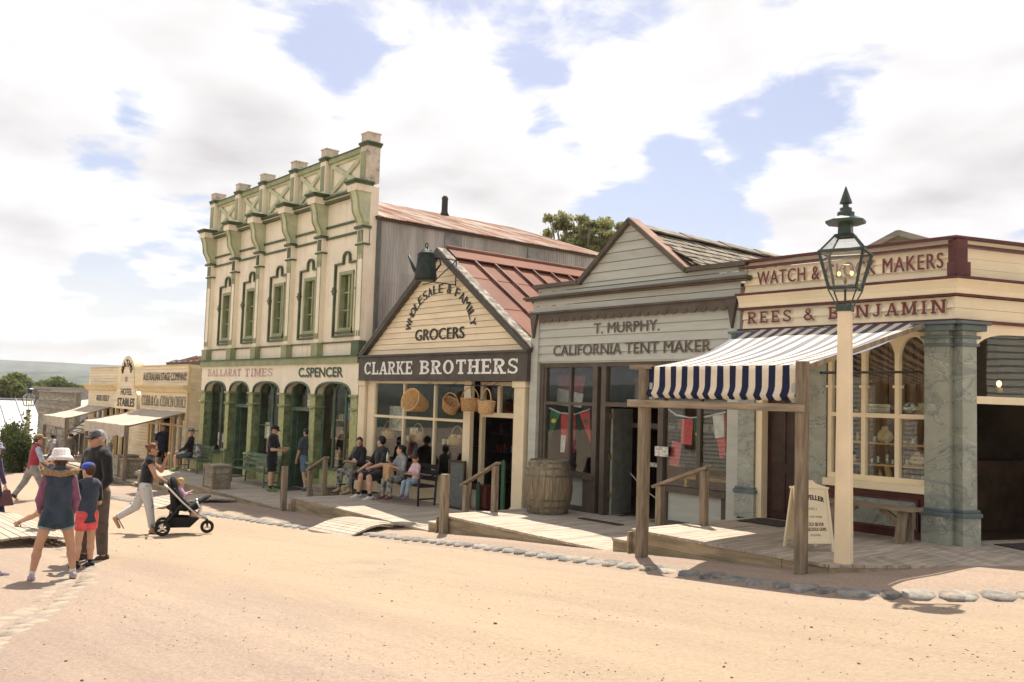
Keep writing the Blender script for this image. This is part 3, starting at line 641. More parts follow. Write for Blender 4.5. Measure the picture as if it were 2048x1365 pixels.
# ================================================================== CLARKE BROTHERS grocery (steep gable)
def clarke():
    Z0 = -.95
    root = empty('grocer_shop', (-17.2, 12, Z0), 'cream weatherboard gabled shop with dark name board and red iron roof', 'building')
    EX0, EX1, AX, EZ, AZ = -20.42, -13.80, -17.14, 2.46, 4.80
    # gable boards, one by one, with raked ends
    gw = sub('gable_wall', (AX, 12.05, EZ), root)
    n = 17; h = (AZ-EZ)/n
    for i in range(n):
        za, zb = EZ+i*h+.008, EZ+(i+1)*h
        def xe(z): t = min(1, (z-EZ)/(AZ-EZ)); return EX0+.1+(AX-EX0-.1)*t, EX1-.1+(AX-EX1+.1)*t
        (a0, a1), (b0, b1) = xe(za), xe(min(zb, AZ-.002)); yf, yb = 12.03, 12.052
        bb = B(); bb.add([(a0, yf, za), (a1, yf, za), (b1, yb, zb), (b0, yb, zb), (a0, 12.08, za), (a1, 12.08, za), (b1, 12.08, zb), (b0, 12.08, zb)], [(0, 1, 2, 3), (7, 6, 5, 4), (4, 5, 1, 0), (1, 5, 6, 2), (2, 6, 7, 3), (3, 7, 4, 0)])
        bb.build('board', creamlap, gw)
    bg = B()
    bg.bar((EX0-.04, 11.98, EZ-.02), (AX, 11.98, AZ+.04), .16, .13, up=(0, 0, 1)); bg.build('barge_board', slate, root)
    b2 = B(); b2.bar((EX1+.05, 11.978, EZ-.02), (AX, 11.978, AZ+.04), .16, .13, up=(0, 0, 1)); b2.build('barge_board', slate, root)
    cp = mat('flaking_capping', (.40, .36, .30), .9, .2, 7, .2, 40, col2=(.17, .15, .125), mixpos=(.45, .60))
    c1 = B(); c1.bar((EX1+.1, 12.04, EZ+.06), (AX, 12.04, AZ+.13), .24, .035, up=(0, 0, 1)); c1.build('gable_capping', cp, root); c1 = B(); c1.bar((EX0-.08, 12.04, EZ+.06), (AX, 12.04, AZ+.13), .24, .035); c1.build('gable_capping', cp, root)
    # name board
    sg = B().box(EX0-.02, EX1+.02, 11.9, 12.08, 1.86, 2.43).build('name_board', slate, root)
    B().box(EX0-.06, EX1+.06, 11.84, 12.1, 2.43, 2.475).build('board_cap', slate, root); B().box(EX0-.02, EX1+.02, 11.885, 12.0, 1.835, 1.862).build('board_bead', tentbrown, root)
    slab('CLARKE', -20.15, -17.93, 1.985, 2.30, 11.894, white, sg, th=.24); slab('BROTHERS', -17.62, -14.05, 1.985, 2.305, 11.894, white, sg, th=.24)
    let = mat('dark_green_lettering', (.035, .042, .035), .6, .2, 4, 0)
    text_mesh('GROCERS', -18.06, -16.11, 2.79, 3.06, 12.026, let, gw, bold=.05)
    # arched WHOLESALE & FAMILY
    arc = B(); S = 'WHOLESALE & FAMILY'; cxx, czz, rx, rz = -17.09, 2.98, 1.30, 1.00
    wts = [1.3 if c == 'W' else .55 if c == ' ' else .62 if c == 'I' else 1.35 if c == 'M' else .95 for c in S]; tot = sum(wts); acc = 0
    for c, w in zip(S, wts):
        t = R(176-(acc+w/2)/tot*172); acc += w
        if c == ' ': continue
        hw = .022 if c == 'I' else .080*w/.95 if c in 'MW' else .084; tb = text_mesh(c, -hw, hw, -.105, .105, 0, None, None, bold=.05)
        px, pz = cxx+rx*math.cos(t), czz+rz*math.sin(t); tang = math.atan2(-rx*math.sin(t), rz*math.cos(t)) ; nx, nz = math.cos(t)/rx, math.sin(t)/rz; q = math.hypot(nx, nz); nx /= q; nz /= q
        arc.add([(px+v[0]*nz+v[2]*nx, 12.025+v[1], pz-v[0]*nx+v[2]*nz) for v in tb.v], tb.f)
        arc.build('letter', let, gw); arc = B()
    # red iron roof with batten seams
    rf = sub('roof', (AX, 12.1, EZ), root); Y1 = 18.2
    for sgn, ex in ((1, EX1+.12), (-1, EX0-.12)):
        y = 12.16; k = 0
        while y < Y1:
            for (t0, t1) in ((0, .36), (.36, .70), (.70, 1.0)):
                p = lambda t, yy, o=0: (ex+(AX-ex)*t, yy, EZ+.1+(AZ+.02-EZ-.06)*t+o)
                bb = B(); o0, o1 = (.012, 0); a, bq, c, d = p(t0, y, o0), p(t0, y+.60, o0), p(t1, y+.60, o1), p(t1, y, o1)
                bb.add([a, bq, c, d]+[(q[0], q[1], q[2]-.03) for q in (a, bq, c, d)], [(0, 1, 2, 3), (7, 6, 5, 4), (0, 4, 5, 1), (3, 2, 6, 7)] if sgn > 0 else [(3, 2, 1, 0), (4, 5, 6, 7), (1, 5, 4, 0), (7, 6, 2, 3)]); bb.build('roof_sheet', redroof, rf)
            bb = B(); bb.bar((ex, y+.60, EZ+.135), (AX, y+.60, AZ+.13), .05, .05); bb.build('roof_batten', redrib, rf)
            y += .605; k += 1
    rc = B(); rc.bar((AX+.2, 12.2, AZ+.02), (AX+.2, Y1, AZ+.02), .42, .03, up=(.58, 0, .82)); rc.bar((AX-.2, 12.2, AZ+.02), (AX-.2, Y1, AZ+.02), .42, .03, up=(-.58, 0, .82)); rc.tube([(AX, 12.2, AZ+.17), (AX, Y1, AZ+.17)], .06, 8); rc.build('ridge_cap', redroof, rf)
    # shopfront
    B().box(-20.5, -20.18, 11.96, 12.2, Z0, 1.70).box(-20.53, -20.15, 11.93, 12.22, 1.70, 1.835).box(-20.53, -20.15, 11.93, 12.22, Z0, Z0+.2).build('pilaster', cream, root, bevel=.01)
    B().box(-14.24, -13.9, 11.96, 12.2, Z0, 1.70).box(-14.28, -13.86, 11.93, 12.22, 1.70, 1.835).box(-14.26, -13.88, 11.94, 12.22, Z0, Z0+.2).build('pilaster', cream, root, bevel=.01)
    B().box(-20.16, -19.85, 12.04, 12.14, Z0, 1.835).box(-16.04, -15.80, 12.04, 12.14, Z0, 1.835).each('door_post', cream, root)
    wn = sub('shop_window', (-18, 12.06, -.3), root)
    frame_grid(wn, cream, [-19.85, -18.5, -17.2, -16.04], [-.35, .95, 1.80], 12.05, 12.13, .06, 'frame')
    for a, c in ((-19.85, -18.5), (-18.5, -17.2), (-17.2, -16.04)):
        pane(wn, a+.03, c-.03, 12.09, -.32, .92); pane(wn, a+.03, c-.03, 12.09, .98, 1.77)
    B().box(-19.86, -16.0, 12.05, 12.13, Z0, -.38).build('stall_riser', cream, root)
    # doorway, transom light and splayed side window
    dr = sub('doorway', (-15.2, 12.4, Z0), root)
    f = B(); f.box(-15.80, -15.70, 12.3, 12.4, Z0, 1.83); f.box(-14.62, -14.52, 12.3, 12.4, Z0, 1.83); f.box(-15.7, -14.62, 12.303, 12.397, 1.06, 1.16); f.box(-15.7, -14.62, 12.303, 12.397, 1.74, 1.83); f.box(-15.2, -15.12, 12.305, 12.39, 1.16, 1.74); f.build('door_frame', cream, dr)
    pane(dr, -15.7, -15.2, 12.35, 1.16, 1.74, 'fanlight'); pane(dr, -15.12, -14.62, 12.35, 1.16, 1.74, 'fanlight')
    f = B()
    for t in (0, .33, .66, 1): f.box(-14.52+.26*t-.03, -14.52+.26*t+.03, 12.34-.3*t, 12.40-.3*t, -.3 if 0 < t < 1 else Z0, 1.83)
    for z in (Z0+.3, -.3, .92, 1.78): f.bar((-14.52, 12.37, z), (-14.26, 12.07, z), .05, .06)
    f.build('splayed_frame', cream, dr)
    sp = B(); sp.add([(-14.52, 12.38, Z0), (-14.26, 12.08, Z0), (-14.26, 12.08, -.3), (-14.52, 12.38, -.3)], [(0, 1, 2, 3)]); sp.build('splayed_panel', cream, dr)
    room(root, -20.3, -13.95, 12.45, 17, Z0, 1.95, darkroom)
    # goods on show
    sh = B().box(-19.82, -16.07, 12.2, 12.7, .345, .375).build('window_shelf', darkwood, root)
    back = B()
    for z in (-.5, .0, .5, 1.0): back.box(-19.5, -16, 15.6, 15.9, z, z+.04)
    for k in range(60): x = -19.4+rnd.random()*3.3; z = rnd.choice((-.46, .04, .54, 1.04)); back.box(x, x+.09, 15.62, 15.75, z, z+.12+.2*rnd.random(), 1+rnd.randrange(3))
    back.build('back_shelves', [darkwood, mat('tin_red', (.25, .05, .04), .5), mat('tin_cream', (.4, .33, .22), .5), mat('tin_blue', (.06, .09, .14), .5)], root)
clarke()

wicker = mat('wicker', (.56, .35, .16), .8, .25, 55, 1.0, 90, stretch=(.6, .6, 1.6), col2=(.24, .12, .045), mixpos=(.40, .56))
wicker2 = mat('pale_wicker', (.68, .46, .22), .8, .25, 55, 1.0, 90, stretch=(.6, .6, 1.6), col2=(.34, .19, .08), mixpos=(.38, .54))
def basket(loc, r0, r1, h, oval=1.0, handle=True, m=wicker, tilt=(0, 0, 0), label='', group='wicker baskets', ribs=True):
    M = Matrix.Rotation(tilt[2], 3, 'Z') @ Matrix.Rotation(tilt[0], 3, 'X') @ Matrix.Rotation(tilt[1], 3, 'Y')
    root = empty('basket', loc, label, 'basket', group)
    def bl(b, name): 
        b.v = [tuple(M @ Vector(p)+Vector(loc)) for p in b.v]; return b.build(name, m, root, smooth=True)
    k = 9; prof = []
    for i in range(k+1): prof.append((r0+(r1-r0)*i/k+(.006 if i % 2 else -.002), h*i/k))
    prof += [(r1+.014, h+.004), (r1+.012, h+.028), (r1-.012, h+.022), (r1-.018, h*.9), (r0-.015, .02)]
    bl(B().lathe(prof, (0, 0, 0), 22, sy=oval), 'bowl')
    b = B()
    for j in range(22):
        a = 2*math.pi*j/22
        b.tube([(r0*math.cos(a)*1.01, r0*math.sin(a)*oval*1.01, 0), (r1*1.02*math.cos(a), r1*1.02*math.sin(a)*oval, h)], .007, 4)
    if ribs: bl(b, 'ribs')
    if handle: bl(B().tube([(r1*math.cos(R(t)), 0, h*.9+(r1*1.25)*math.sin(R(t))) for t in range(0, 181, 15)], .013, 6), 'handle')
    return root
def shop_goods():
    p = onY(850, 808, 11.7); basket((p[0], p[1], p[2]-.05), .17, .33, .42, .8, False, wicker2, (R(70), R(25), R(-25)), 'pale tapered wicker basket hanging on its side from shopfront rail', 'baskets hanging from the shopfront rail')
    p = onY(898, 812, 11.7); basket((p[0], p[1], p[2]-.1), .17, .21, .22, .75, True, wicker, (R(20), R(35), R(10)), 'handled wicker basket hung tilted beside the tapered basket', 'baskets hanging from the shopfront rail')
    p = onY(940, 810, 11.75); basket((p[0], p[1], p[2]-.14), .19, .22, .26, .7, True, wicker, (0, 0, R(20)), 'deep wicker shopping basket hung upright over shop doorway', 'baskets hanging from the shopfront rail')
    p = onY(972, 815, 11.65); basket((p[0], p[1], p[2]-.13), .20, .24, .24, .7, True, wicker2, (0, R(5), R(-15)), 'square-sided wicker basket hung nearest the doorway pilaster', 'baskets hanging from the shopfront rail')
    r = B(); a = onY(845, 770, 11.75); c = onY(1000, 772, 11.75); r.tube([a, c], .012, 6)
    for q in (850, 900, 942, 968, 985): k = onY(q, 771, 11.75); e = onY(q, 792, 11.72); r.tube([k, e], .006, 5); r.tube([k, (k[0], 11.95, k[2]+.08)], .006, 4)
    top(r.build('hanging_rail', black), 'thin black rail with hooks carrying baskets under the name board', 'rail')
    fruit = mat('green_fruit', (.45, .45, .08), .4, .2, 9, 0); apple = mat('red_fruit', (.45, .06, .03), .4, .2, 9, 0); egg = mat('pale_eggs', (.70, .60, .45), .5)
    for (px, lab, mm) in ((776, 'wicker basket of green and red fruit on the window shelf', (fruit, apple)), (835, 'wicker basket of pale eggs on the window shelf', (egg, egg)), (914, 'wicker basket of yellow fruit beside the shop door post', (fruit, egg))):
        p = onY(px, 884, 12.42); bk = basket((p[0], 12.42, .376), .17, .24, .15, .7, True, wicker2, (0, 0, 0), lab, 'fruit baskets in the grocer window')
        b = B()
        for k in range(14):
            a = k*2.4; rr = .17*math.sqrt(k/14); b.ell((p[0]+rr*math.cos(a), 12.42+rr*.7*math.sin(a), .56+.02*rnd.random()), (.05, .05, .048), 8, k % 2)
        b.build('fruit', list(mm), bk, smooth=True)
    p = onY(755, 860, 12.45); top(B().lathe([(.14, 0), (.15, .3), (.13, .44), (.06, .52), (.06, .58), (.08, .60), (.03, .63)], (p[0], 12.45, .376), 14).build('milk_can', mat('green_tin', (.02, .17, .10), .4), smooth=True), 'green tin can in the grocer window', 'can')
    for px, z in ((810, .376), (817, .376), (888, .376), (897, .376)):
        p = onY(px, 880, 12.35); top(B().lathe([(.045, 0), (.05, .1), (.05, .12), (.03, .125)], (p[0], 12.35, z), 10).build('jar', mat('pale_jar', (.62, .56, .42), .3)), 'small pale jar on the grocer window shelf', 'jar', 'jars on the grocer window shelf')
    pap = MATS['notice_paper']
    for (x0, y0, x1, y1, w_) in ((780, 812, 805, 862, 'large'), (820, 855, 835, 872, 'small upper'), (766, 898, 779, 912, 'small low')):
        a = onY(x0, y0, 12.5); c = onY(x1, y1, 12.5); top(B().box(a[0], c[0], 12.5, 12.51, c[2], a[2]).build('price_card', pap), w_+' pale printed card standing in the grocer window', 'card', 'cards in the grocer window')
shop_goods()

# giant kettle trade sign on its bracket
def kettle():
    c = onY(852, 535, 11.35); bx, bz = c[0], c[2]
    root = empty('kettle_sign', (bx, 11.35, bz-.28), 'oversized black kettle trade sign hung on iron bracket from gable', 'sign')
    km = mat('black_kettle_iron', (.02, .03, .025), .45, .25, 6, .1)
    z = bz-.30
    B().lathe([(.235, 0), (.26, .03), (.225, .3), (.20, .55), (.21, .57)], (bx, 11.35, z), 22).build('kettle_body', km, root, smooth=True)
    B().lathe([(.215, .57), (.17, .63), (.13, .66), (.11, .70), (.03, .72), (.028, .76)], (bx, 11.35, z), 18).build('lid', km, root, smooth=True)
    B().tube([(bx+.05*math.cos(R(t)), 11.35, z+.80+.05*math.sin(R(t))) for t in range(0, 361, 30)], .012, 6).build('lid_ring', km, root)
    W2 = lambda a, zz: (bx+.64*a, 11.35+.77*a, z+zz)      # along the street front's diagonal
    B().tube([W2(-.18, .16), W2(-.27, .26), W2(-.40, .56)], [.06, .042, .024], 10).build('spout', km, root, smooth=True)
    B().tube([W2(.19, .5), W2(.30, .50), W2(.33, .38), W2(.22, .22)], .022, 8).build('handle', km, root, smooth=True)
    b = B(); bx2 = bx+.31
    for zz in (z-.06, z+.5): b.tube([(bx-.1, 11.35, zz-.02 if zz < z else zz), (bx2, 11.35, zz), (bx2, 11.98, zz)], .014, 6) if zz < z else b.tube([(bx2, 11.35, zz), (bx2, 11.98, zz)], .014, 6)
    b.tube([(bx2, 11.35, z-.06), (bx2, 11.35, z+.55)], .014, 6); b.tube([(bx2, 11.96, z-.08), (bx2, 11.96, z+.55)], .014, 6); b.tube([(bx2, 11.35, z-.06), (bx2, 11.96, z+.5)], .012, 6)
    b.build('bracket', black, root)
kettle()
# ================================================================== T. MURPHY tent maker (grey weatherboard with stepped gable)
def tent():
    Z0 = -.62; root = empty('tent_maker_shop', (-11.2, 12, Z0), 'grey weatherboard shop with pointed parapet and scalloped trim', 'building')
    X0, X1 = -13.80, -8.72; Y = 12.03
    up = sub('parapet_wall', (-11.2, 12.03, 2.2), root)
    lap_boards(up, tentgrey, X0+.22, X1-.22, Y, 2.22, 3.02, .165)        # sign field
    B().box(X0+.22, X1-.22, Y+.032, Y+.1, 2.2, 3.2).build('backing', tentgrey, root)
    lap_boards(up, tentgrey, X0+.02, X1-.02, Y-.02, 3.22, 3.46, .12)
    lap_boards(up, tentgrey, X0+.14, X1+.1, Y, 3.54, 3.72, .09)
    # pointed part: raked boards
    AX, AZ, LX, RX, FZ = -11.15, 4.74, -12.42, -9.84, 3.72; n = 6; h = (AZ-FZ)/n
    for i in range(n):
        za, zb = FZ+i*h+.008, min(FZ+(i+1)*h, AZ-.004); f = lambda z: (LX+(AX-LX)*(z-FZ)/(AZ-FZ), RX+(AX-RX)*(z-FZ)/(AZ-FZ)); (a0, a1), (b0, b1) = f(za), f(zb)
        B().add([(a0, Y, za), (a1, Y, za), (b1, Y+.02, zb), (b0, Y+.02, zb), (a0, Y+.06, za), (a1, Y+.06, za), (b1, Y+.06, zb), (b0, Y+.06, zb)], [(0, 1, 2, 3), (7, 6, 5, 4), (4, 5, 1, 0), (1, 5, 6, 2), (2, 6, 7, 3), (3, 7, 4, 0)]).build('board', tentgrey, up)
    for pts in (((X0+.1, 3.745), (LX-.02, 3.745)), ((LX-.03, 3.72), (AX, AZ+.04)), ((AX, AZ+.04), (RX+.03, 3.72)), ((RX+.02, 3.745), (X1+.12, 3.745))):
        (a, za), (c, zc) = pts; b = B(); b.bar((a, 12.02, za), (c, 12.02, zc), .16, .075); b.build('capping', tentbrown, root)
    b = B(); b.bar((AX, 12.09, AZ+.085), (RX+.06, 12.09, 3.76), .26, .02); b.bar((AX, 12.09, AZ+.085), (LX-.06, 12.09, 3.76), .26, .02); b.build('gable_capping', mat('weathered_red_capping', (.36, .22, .16), .7), root)
    B().box(X0-.16, X1+.2, 11.88, 12.06, 3.49, 3.54).box(X0-.13, X1+.17, 11.92, 12.06, 3.46, 3.49).build('cornice', tentbrown, root, bevel=.008)
    B().box(X0-.06, X1-.0, 11.92, 12.04, 3.185, 3.22).build('ledge', tentbrown, root)
    # scalloped valance: each scallop a piece
    ns = 22; sx0, sx1 = X0+.24, X1-.22; w = (sx1-sx0)/ns; val = B().box(sx0, sx1, 11.97, 12.0, 3.085, 3.19).build('valance', tentbrown, root)
    b = B(); b.add([(w*.5*math.cos(R(180+t)), yy, -.085*math.sin(R(t))) for yy in (11.972, 11.998) for t in range(0, 181, 20)], [tuple(range(10)), tuple(range(19, 9, -1))]+[(i, i+10, i+11, i+1) for i in range(9)])
    me = bpy.data.meshes.new('scallop'); me.from_pydata(b.v, [], b.f); me.materials.append(tentbrown)
    for i in range(ns):
        o = bpy.data.objects.new('scallop', me); COL.objects.link(o); o.parent = val; o.location = (sx0+w*(i+.5)+11.2, -12, 3.087-Z0)
    for x in (X0+.12, X1-.12):
        B().prism([(x-.1, 3.18), (x+.1, 3.18), (x, 2.70)], 11.93, 12.0).build('pendant', tentbrown, root)
    B().box(X0, X0+.22, 12.0, 12.3, Z0, 3.2).build('corner_post', tentgrey, root); B().box(X1-.22, X1, 12.0, 12.3, Z0, 3.2).build('corner_post', tentgrey, root)
    lm = mat('brown_lettering', (.12, .092, .065), .6, .2, 4, 0)
    text_mesh('T. MURPHY.', -12.03, -10.42, 2.735, 2.93, 12.022, lm, up, font_off=0); text_mesh('CALIFORNIA TENT MAKER', -13.14, -9.30, 2.335, 2.545, 12.022, lm, up, font_off=0)
    # shopfront frames
    f = B(); YF = 12.08
    for x in (-13.53, -12.02, -11.80): f.box(x-.06, x+.06, YF, YF+.14, Z0, 2.2)
    f.box(-13.58, -11.74, YF+.003, YF+.13, 2.12, 2.2)
    f.each('door_post', tentbrown, root)
    wl = sub('shop_window', (-12.8, YF, 0), root)
    frame_grid(wl, tentbrown, [-13.44, -12.72, -12.05], [.08, 1.41, 2.14], YF+.02, YF+.1, .06, 'frame')
    for a, c in ((-13.44, -12.72), (-12.72, -12.05)): pane(wl, a+.03, c-.03, YF+.06, .11, 1.38); pane(wl, a+.03, c-.03, YF+.06, 1.44, 2.11)
    B().box(-13.47, -12.0, YF-.05, YF+.14, 0, .08).box(-13.47, -12.08, YF+.01, YF+.1, Z0, Z0+.1).box(-13.47, -13.35, YF+.012, YF+.1, Z0, 0).box(-12.3, -12.08, YF+.012, YF+.1, Z0, 0).build('sill', tentbrown, root)
    B().box(-13.35, -12.3, YF+.05, YF+.09, Z0+.1, 0).build('riser_panel', tentgrey, root)
    wr = sub('shop_window', (-9.7, YF, 0), root)
    f = B(); f.box(-10.46, -10.34, YF, YF+.14, Z0, 2.2); f.box(-9.0, -8.92, YF+.01, YF+.14, Z0, 2.2); f.box(-11.74, -9.0, YF+.003, YF+.13, 2.12, 2.2); f.box(-9.63, -9.55, YF+.02, YF+.1, .06, 2.12); f.box(-11.74, -10.46, YF+.003, YF+.12, 1.38, 1.46); f.build('frame', tentbrown, wr)
    pane(wr, -10.34, -9.63, YF+.06, .06, 2.12); pane(wr, -9.55, -9.0, YF+.06, .06, 2.12); pane(wr, -11.74, -10.46, YF+.06, 1.46, 2.12, 'fanlight')
    B().box(-10.34, -8.98, YF-.05, YF+.14, -.04, .06).box(-10.34, -8.98, YF+.01, YF+.1, Z0, Z0+.1).box(-10.34, -10.24, YF+.012, YF+.1, Z0, -.04).box(-9.1, -9.0, YF+.012, YF+.1, Z0, -.04).build('sill', tentbrown, root)
    B().box(-10.24, -9.1, YF+.05, YF+.09, Z0+.1, -.04).build('riser_panel', tentgrey, root)
    # open door leaf swung inward
    d = B(); d.bar((-11.72, 12.25, .36), (-11.90, 12.98, .36), .05, 1.96, up=(0, 0, 1)); d.build('door_leaf', mat('grey_door_paint', (.25, .26, .22), .5), root)
    for z in (-.3, .4, 1.15): B().box(-11.75, -11.71, 12.2, 12.25, z, z+.1).build('hinge', mat('brass', (.45, .30, .10), .35, metal=.8), root)
    B().box(-10.5, -10.2, 12.06, 12.065, .55, .72).box(-11.35, -11.1, 12.9, 12.91, .28, .36).each('notice', MATS['notice_paper'], root)
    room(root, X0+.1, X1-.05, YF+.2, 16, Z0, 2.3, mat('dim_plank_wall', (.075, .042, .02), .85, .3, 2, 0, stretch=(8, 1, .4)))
    st = B(); st.box(-13.4, -9, 14.4, 14.8, .9, .94); st.box(-13.4, -9, 14.4, 14.8, 1.5, 1.54); st.build('shelf', darkwood, root)
    g = B()
    for k in range(10): x = -13.2+k*.42; g.box(x, x+.36, 14.4, 14.75, .94, 1.02+.2*rnd.random())
    g.build('folded_canvas', canvas, root)
    t_ = B(); t_.box(-10.7, -9.0, 13.0, 13.6, .12, .17)
    for x in (-10.65, -9.1):
        for y in (13.05, 13.5): t_.box(x, x+.07, y, y+.07, Z0, .12)
    t_.build('work_table', pine, root)
    B().box(-11.3, -10.75, 13.2, 13.8, Z0, .4).build('counter', darkwood, root)
    rp = B().tube([(-11.55, 12.6, .15), (-11.2, 12.6, -.12), (-10.8, 12.6, -.3), (-10.4, 12.6, -.3)], .012, 6); rp.build('door_rope', canvas, root)
    # shingled roof behind the parapet: right slope visible
    rf = sub('roof', (-11.15, 12.2, 3.6), root); sw = .17
    ex, ez = -9.05, 3.5; ax, az = -11.15, 4.66
    lenr = math.hypot(ax-ex, az-ez); rows = 9
    B().add([(ex, 12.12, ez-.05), (ex, 17, ez-.05), (ax, 17, az-.05), (ax, 12.12, az-.05), (-13.3, 17, ez-.05), (-13.3, 12.12, ez-.05)], [(0, 1, 2, 3), (3, 2, 4, 5)]).build('roof_deck', shingle, rf)
    shm = B().box(-.5, .5, -.5, .5, -.5, .5); me = bpy.data.meshes.new('shingle'); me.from_pydata(shm.v, [], shm.f); me.materials.append(shingle); cnt = 0
    ang = math.atan2(az-ez, ex-ax)
    for r in range(rows):
        t = (r+.5)/rows; k = 0; y = 12.2+(r % 2)*.08
        while y < 16.4 and cnt < 290:
            o = bpy.data.objects.new('shingle', me); COL.objects.link(o); o.parent = rf
            o.location = (ex+(ax-ex)*t+11.15, y-12.2, ez+(az-ez)*t-3.6+.012*rnd.random()); o.scale = (lenr/rows*1.35, sw*(.8+.3*rnd.random()), .022); o.rotation_euler = (0, ang-R(4), 0); y += sw*1.02; cnt += 1
    for y in (12.2, 13.4, 14.6, 15.8):
        b = B(); b.bar((ax+.13, y, az+.02), (ax+.13, y+1.28, az-.0), .30, .03, up=(.45, 0, .9)); b.bar((ax-.13, y, az+.02), (ax-.13, y+1.28, az), .30, .03, up=(-.45, 0, .9)); b.build('ridge_board', shingle, rf)
tent()

# ================================================================== REES & BENJAMIN jeweller on the corner
CD = Vector((.34, .94, 0)).normalized()          # direction of the splayed corner face
def cface(u, out, z): n = Vector((CD.y, -CD.x, 0)); p = Vector((-5.33, 12.0, 0))+CD*u+n*out; return (p.x, p.y, z)
def cbox(b, u0, u1, o0, o1, z0, z1, mi=0):
    vs = [cface(u, o, z) for z in (z0, z1) for (u, o) in ((u0, o1), (u1, o1), (u1, o0), (u0, o0))]
    return b.add(vs, [(3, 2, 1, 0), (4, 5, 6, 7), (0, 1, 5, 4), (1, 2, 6, 5), (2, 3, 7, 6), (3, 0, 4, 7)], mi)
def mit(o): u = (CD.x-1)*o/CD.y; return -5.33+CD.y*o+CD.x*u, u   # where the offset faces of the corner meet
def rees():
    Z0 = -.27; root = empty('jeweller_shop', (-7, 12, Z0), 'cream and maroon corner shop with marbled pilasters and rounded display window', 'building')
    X0, X1 = -8.70, -5.33; UL = 5.0
    fw = sub('fascia_wall', (-7, 12, 2.6), root)
    # boards front face and corner face
    for (z0, z1, h, y) in ((2.68, 2.985, .155, 12.0), (3.02, 3.20, .18, 11.985), (3.24, 3.645, .13, 12.04), (3.685, 3.745, .06, 12.02)):
        n = max(1, round((z1-z0)/h)); hh = (z1-z0)/n
        for i in range(n):
            piece('board', reescream, fw, X0+.03, X1, y, y+.05, z0+i*hh, z0+(i+1)*hh-.004, 'lap')
            b = B(); o = 12.0-y; cbox(b, 0, UL, -.06, o+.002, z0+i*hh, z0+(i+1)*hh-.004); b.build('board', reescream, fw)
    for (z0, z1, o) in ((2.64, 2.682, .045), (2.99, 3.016, .05), (3.205, 3.24, .125), (3.652, 3.682, .025), (3.75, 3.782, .05)):
        mx, mu = mit(o); b = B(); b.box(X0-.04, mx, 12-o, 12.1, z0, z1); cbox(b, mu, UL, -.1, o, z0+.001, z1+.001); b.build('moulding', maroon, root)
    b = B(); cv = [(3.02, .05), (3.09, .06), (3.15, .09), (3.2, .125)]
    for (za, oa), (zb, ob) in zip(cv, cv[1:]):
        (xa, ua), (xb, ub) = mit(oa), mit(ob); b.add([(X0, 12-oa, za), (xa, 12-oa, za), (xb, 12-ob, zb), (X0, 12-ob, zb)], [(0, 1, 2, 3)]); b.add([cface(ua, oa, za), cface(UL, oa, za), cface(UL, ob, zb), cface(ub, ob, zb)], [(0, 1, 2, 3)])
    b.build('cove', reescream, root)
    cb = B(); cbox(cb, -.02, .17, -.1, .05, 3.25, 3.74); cbox(cb, -.04, .20, -.1, .07, 3.25, 3.44); cb.build('corner_block', maroon, root, bevel=.008)
    lm = mat('oxblood_lettering', (.19, .048, .036), .55, .15, 5, 0); ls = mat('lettering_shadow_pale', (.56, .52, .42), .6)
    text_mesh('WATCH & CLOCK MAKERS', -8.42, -5.50, 3.375, 3.585, 12.028, lm, fw, font_off=0, spacing=1.15); text_mesh('WATCH & CLOCK MAKERS', -8.405, -5.485, 3.36, 3.57, 12.0335, ls, fw, 'lettering_shadow', font_off=0, spacing=1.15)
    slab('REES & BENJAMIN', -8.57, -5.45, 2.765, 2.945, 11.992, lm, fw, th=.2, gap=.3); slab('REES & BENJAMIN', -8.555, -5.435, 2.75, 2.93, 11.9962, ls, fw, 'lettering_shadow', th=.2, gap=.3)
    # marbled pilasters
    def pilaster(a, c, y0, y1):
        p = B().box(a, c, y0, y1, Z0, 2.4).build('pilaster', marble, root)
        q = B(); 
        for (z0, z1, o) in ((2.32, 2.36, .03), (2.42, 2.46, .04), (2.52, 2.60, .09), (2.60, 2.64, .13), (.10, .16, .05), (.16, .20, .03)): q.box(a-o, c+o, y0-o, y1, z0, z1)
        q.each('pilaster_moulding', bluegrey, p, bevel=.01)
        B().box(a-.0, c+.0, y0+.001, y1, 2.4, 2.64).build('capital', marble, p); B().box(a-.03, c+.03, y0-.03, y1, Z0, .10).build('plinth', marble, p)
    pilaster(-8.70, -8.40, 11.96, 12.2); pilaster(-7.46, -7.19, 12.0, 12.2); pilaster(-5.70, -5.38, 11.92, 12.2)
    p = B(); cbox(p, .03, .27, -.2, .09, Z0, 2.64); po = p.build('pilaster', marble, root); q = B()
    for (z0, z1, o) in ((2.32, 2.36, .03), (2.42, 2.46, .04), (2.52, 2.60, .09), (2.60, 2.64, .13), (.10, .16, .05), (.16, .20, .03)): cbox(q, .03-o, .27+o, -.2, .09+o, z0, z1)
    q.each('pilaster_moulding', bluegrey, po, bevel=.01); p = B(); cbox(p, .0, .30, -.2, .12, Z0, .10); p.build('plinth', marble, po)
    # door with panels
    dr = sub('doorway', (-7.9, 12.1, Z0), root)
    B().box(-8.39, -8.28, 12.0, 12.2, Z0, 2.2).box(-7.55, -7.46, 12.02, 12.2, Z0, 2.2).box(-8.28, -7.55, 12.02, 12.2, 1.95, 2.05).build('door_frame', reescream, dr)
    dkd = mat('dark_red_brown_door', (.045, .018, .013), .4, .2, 4, .05)
    lf = B().box(-8.28, -7.55, 12.16, 12.20, Z0, 1.95).build('door_leaf', dkd, dr)
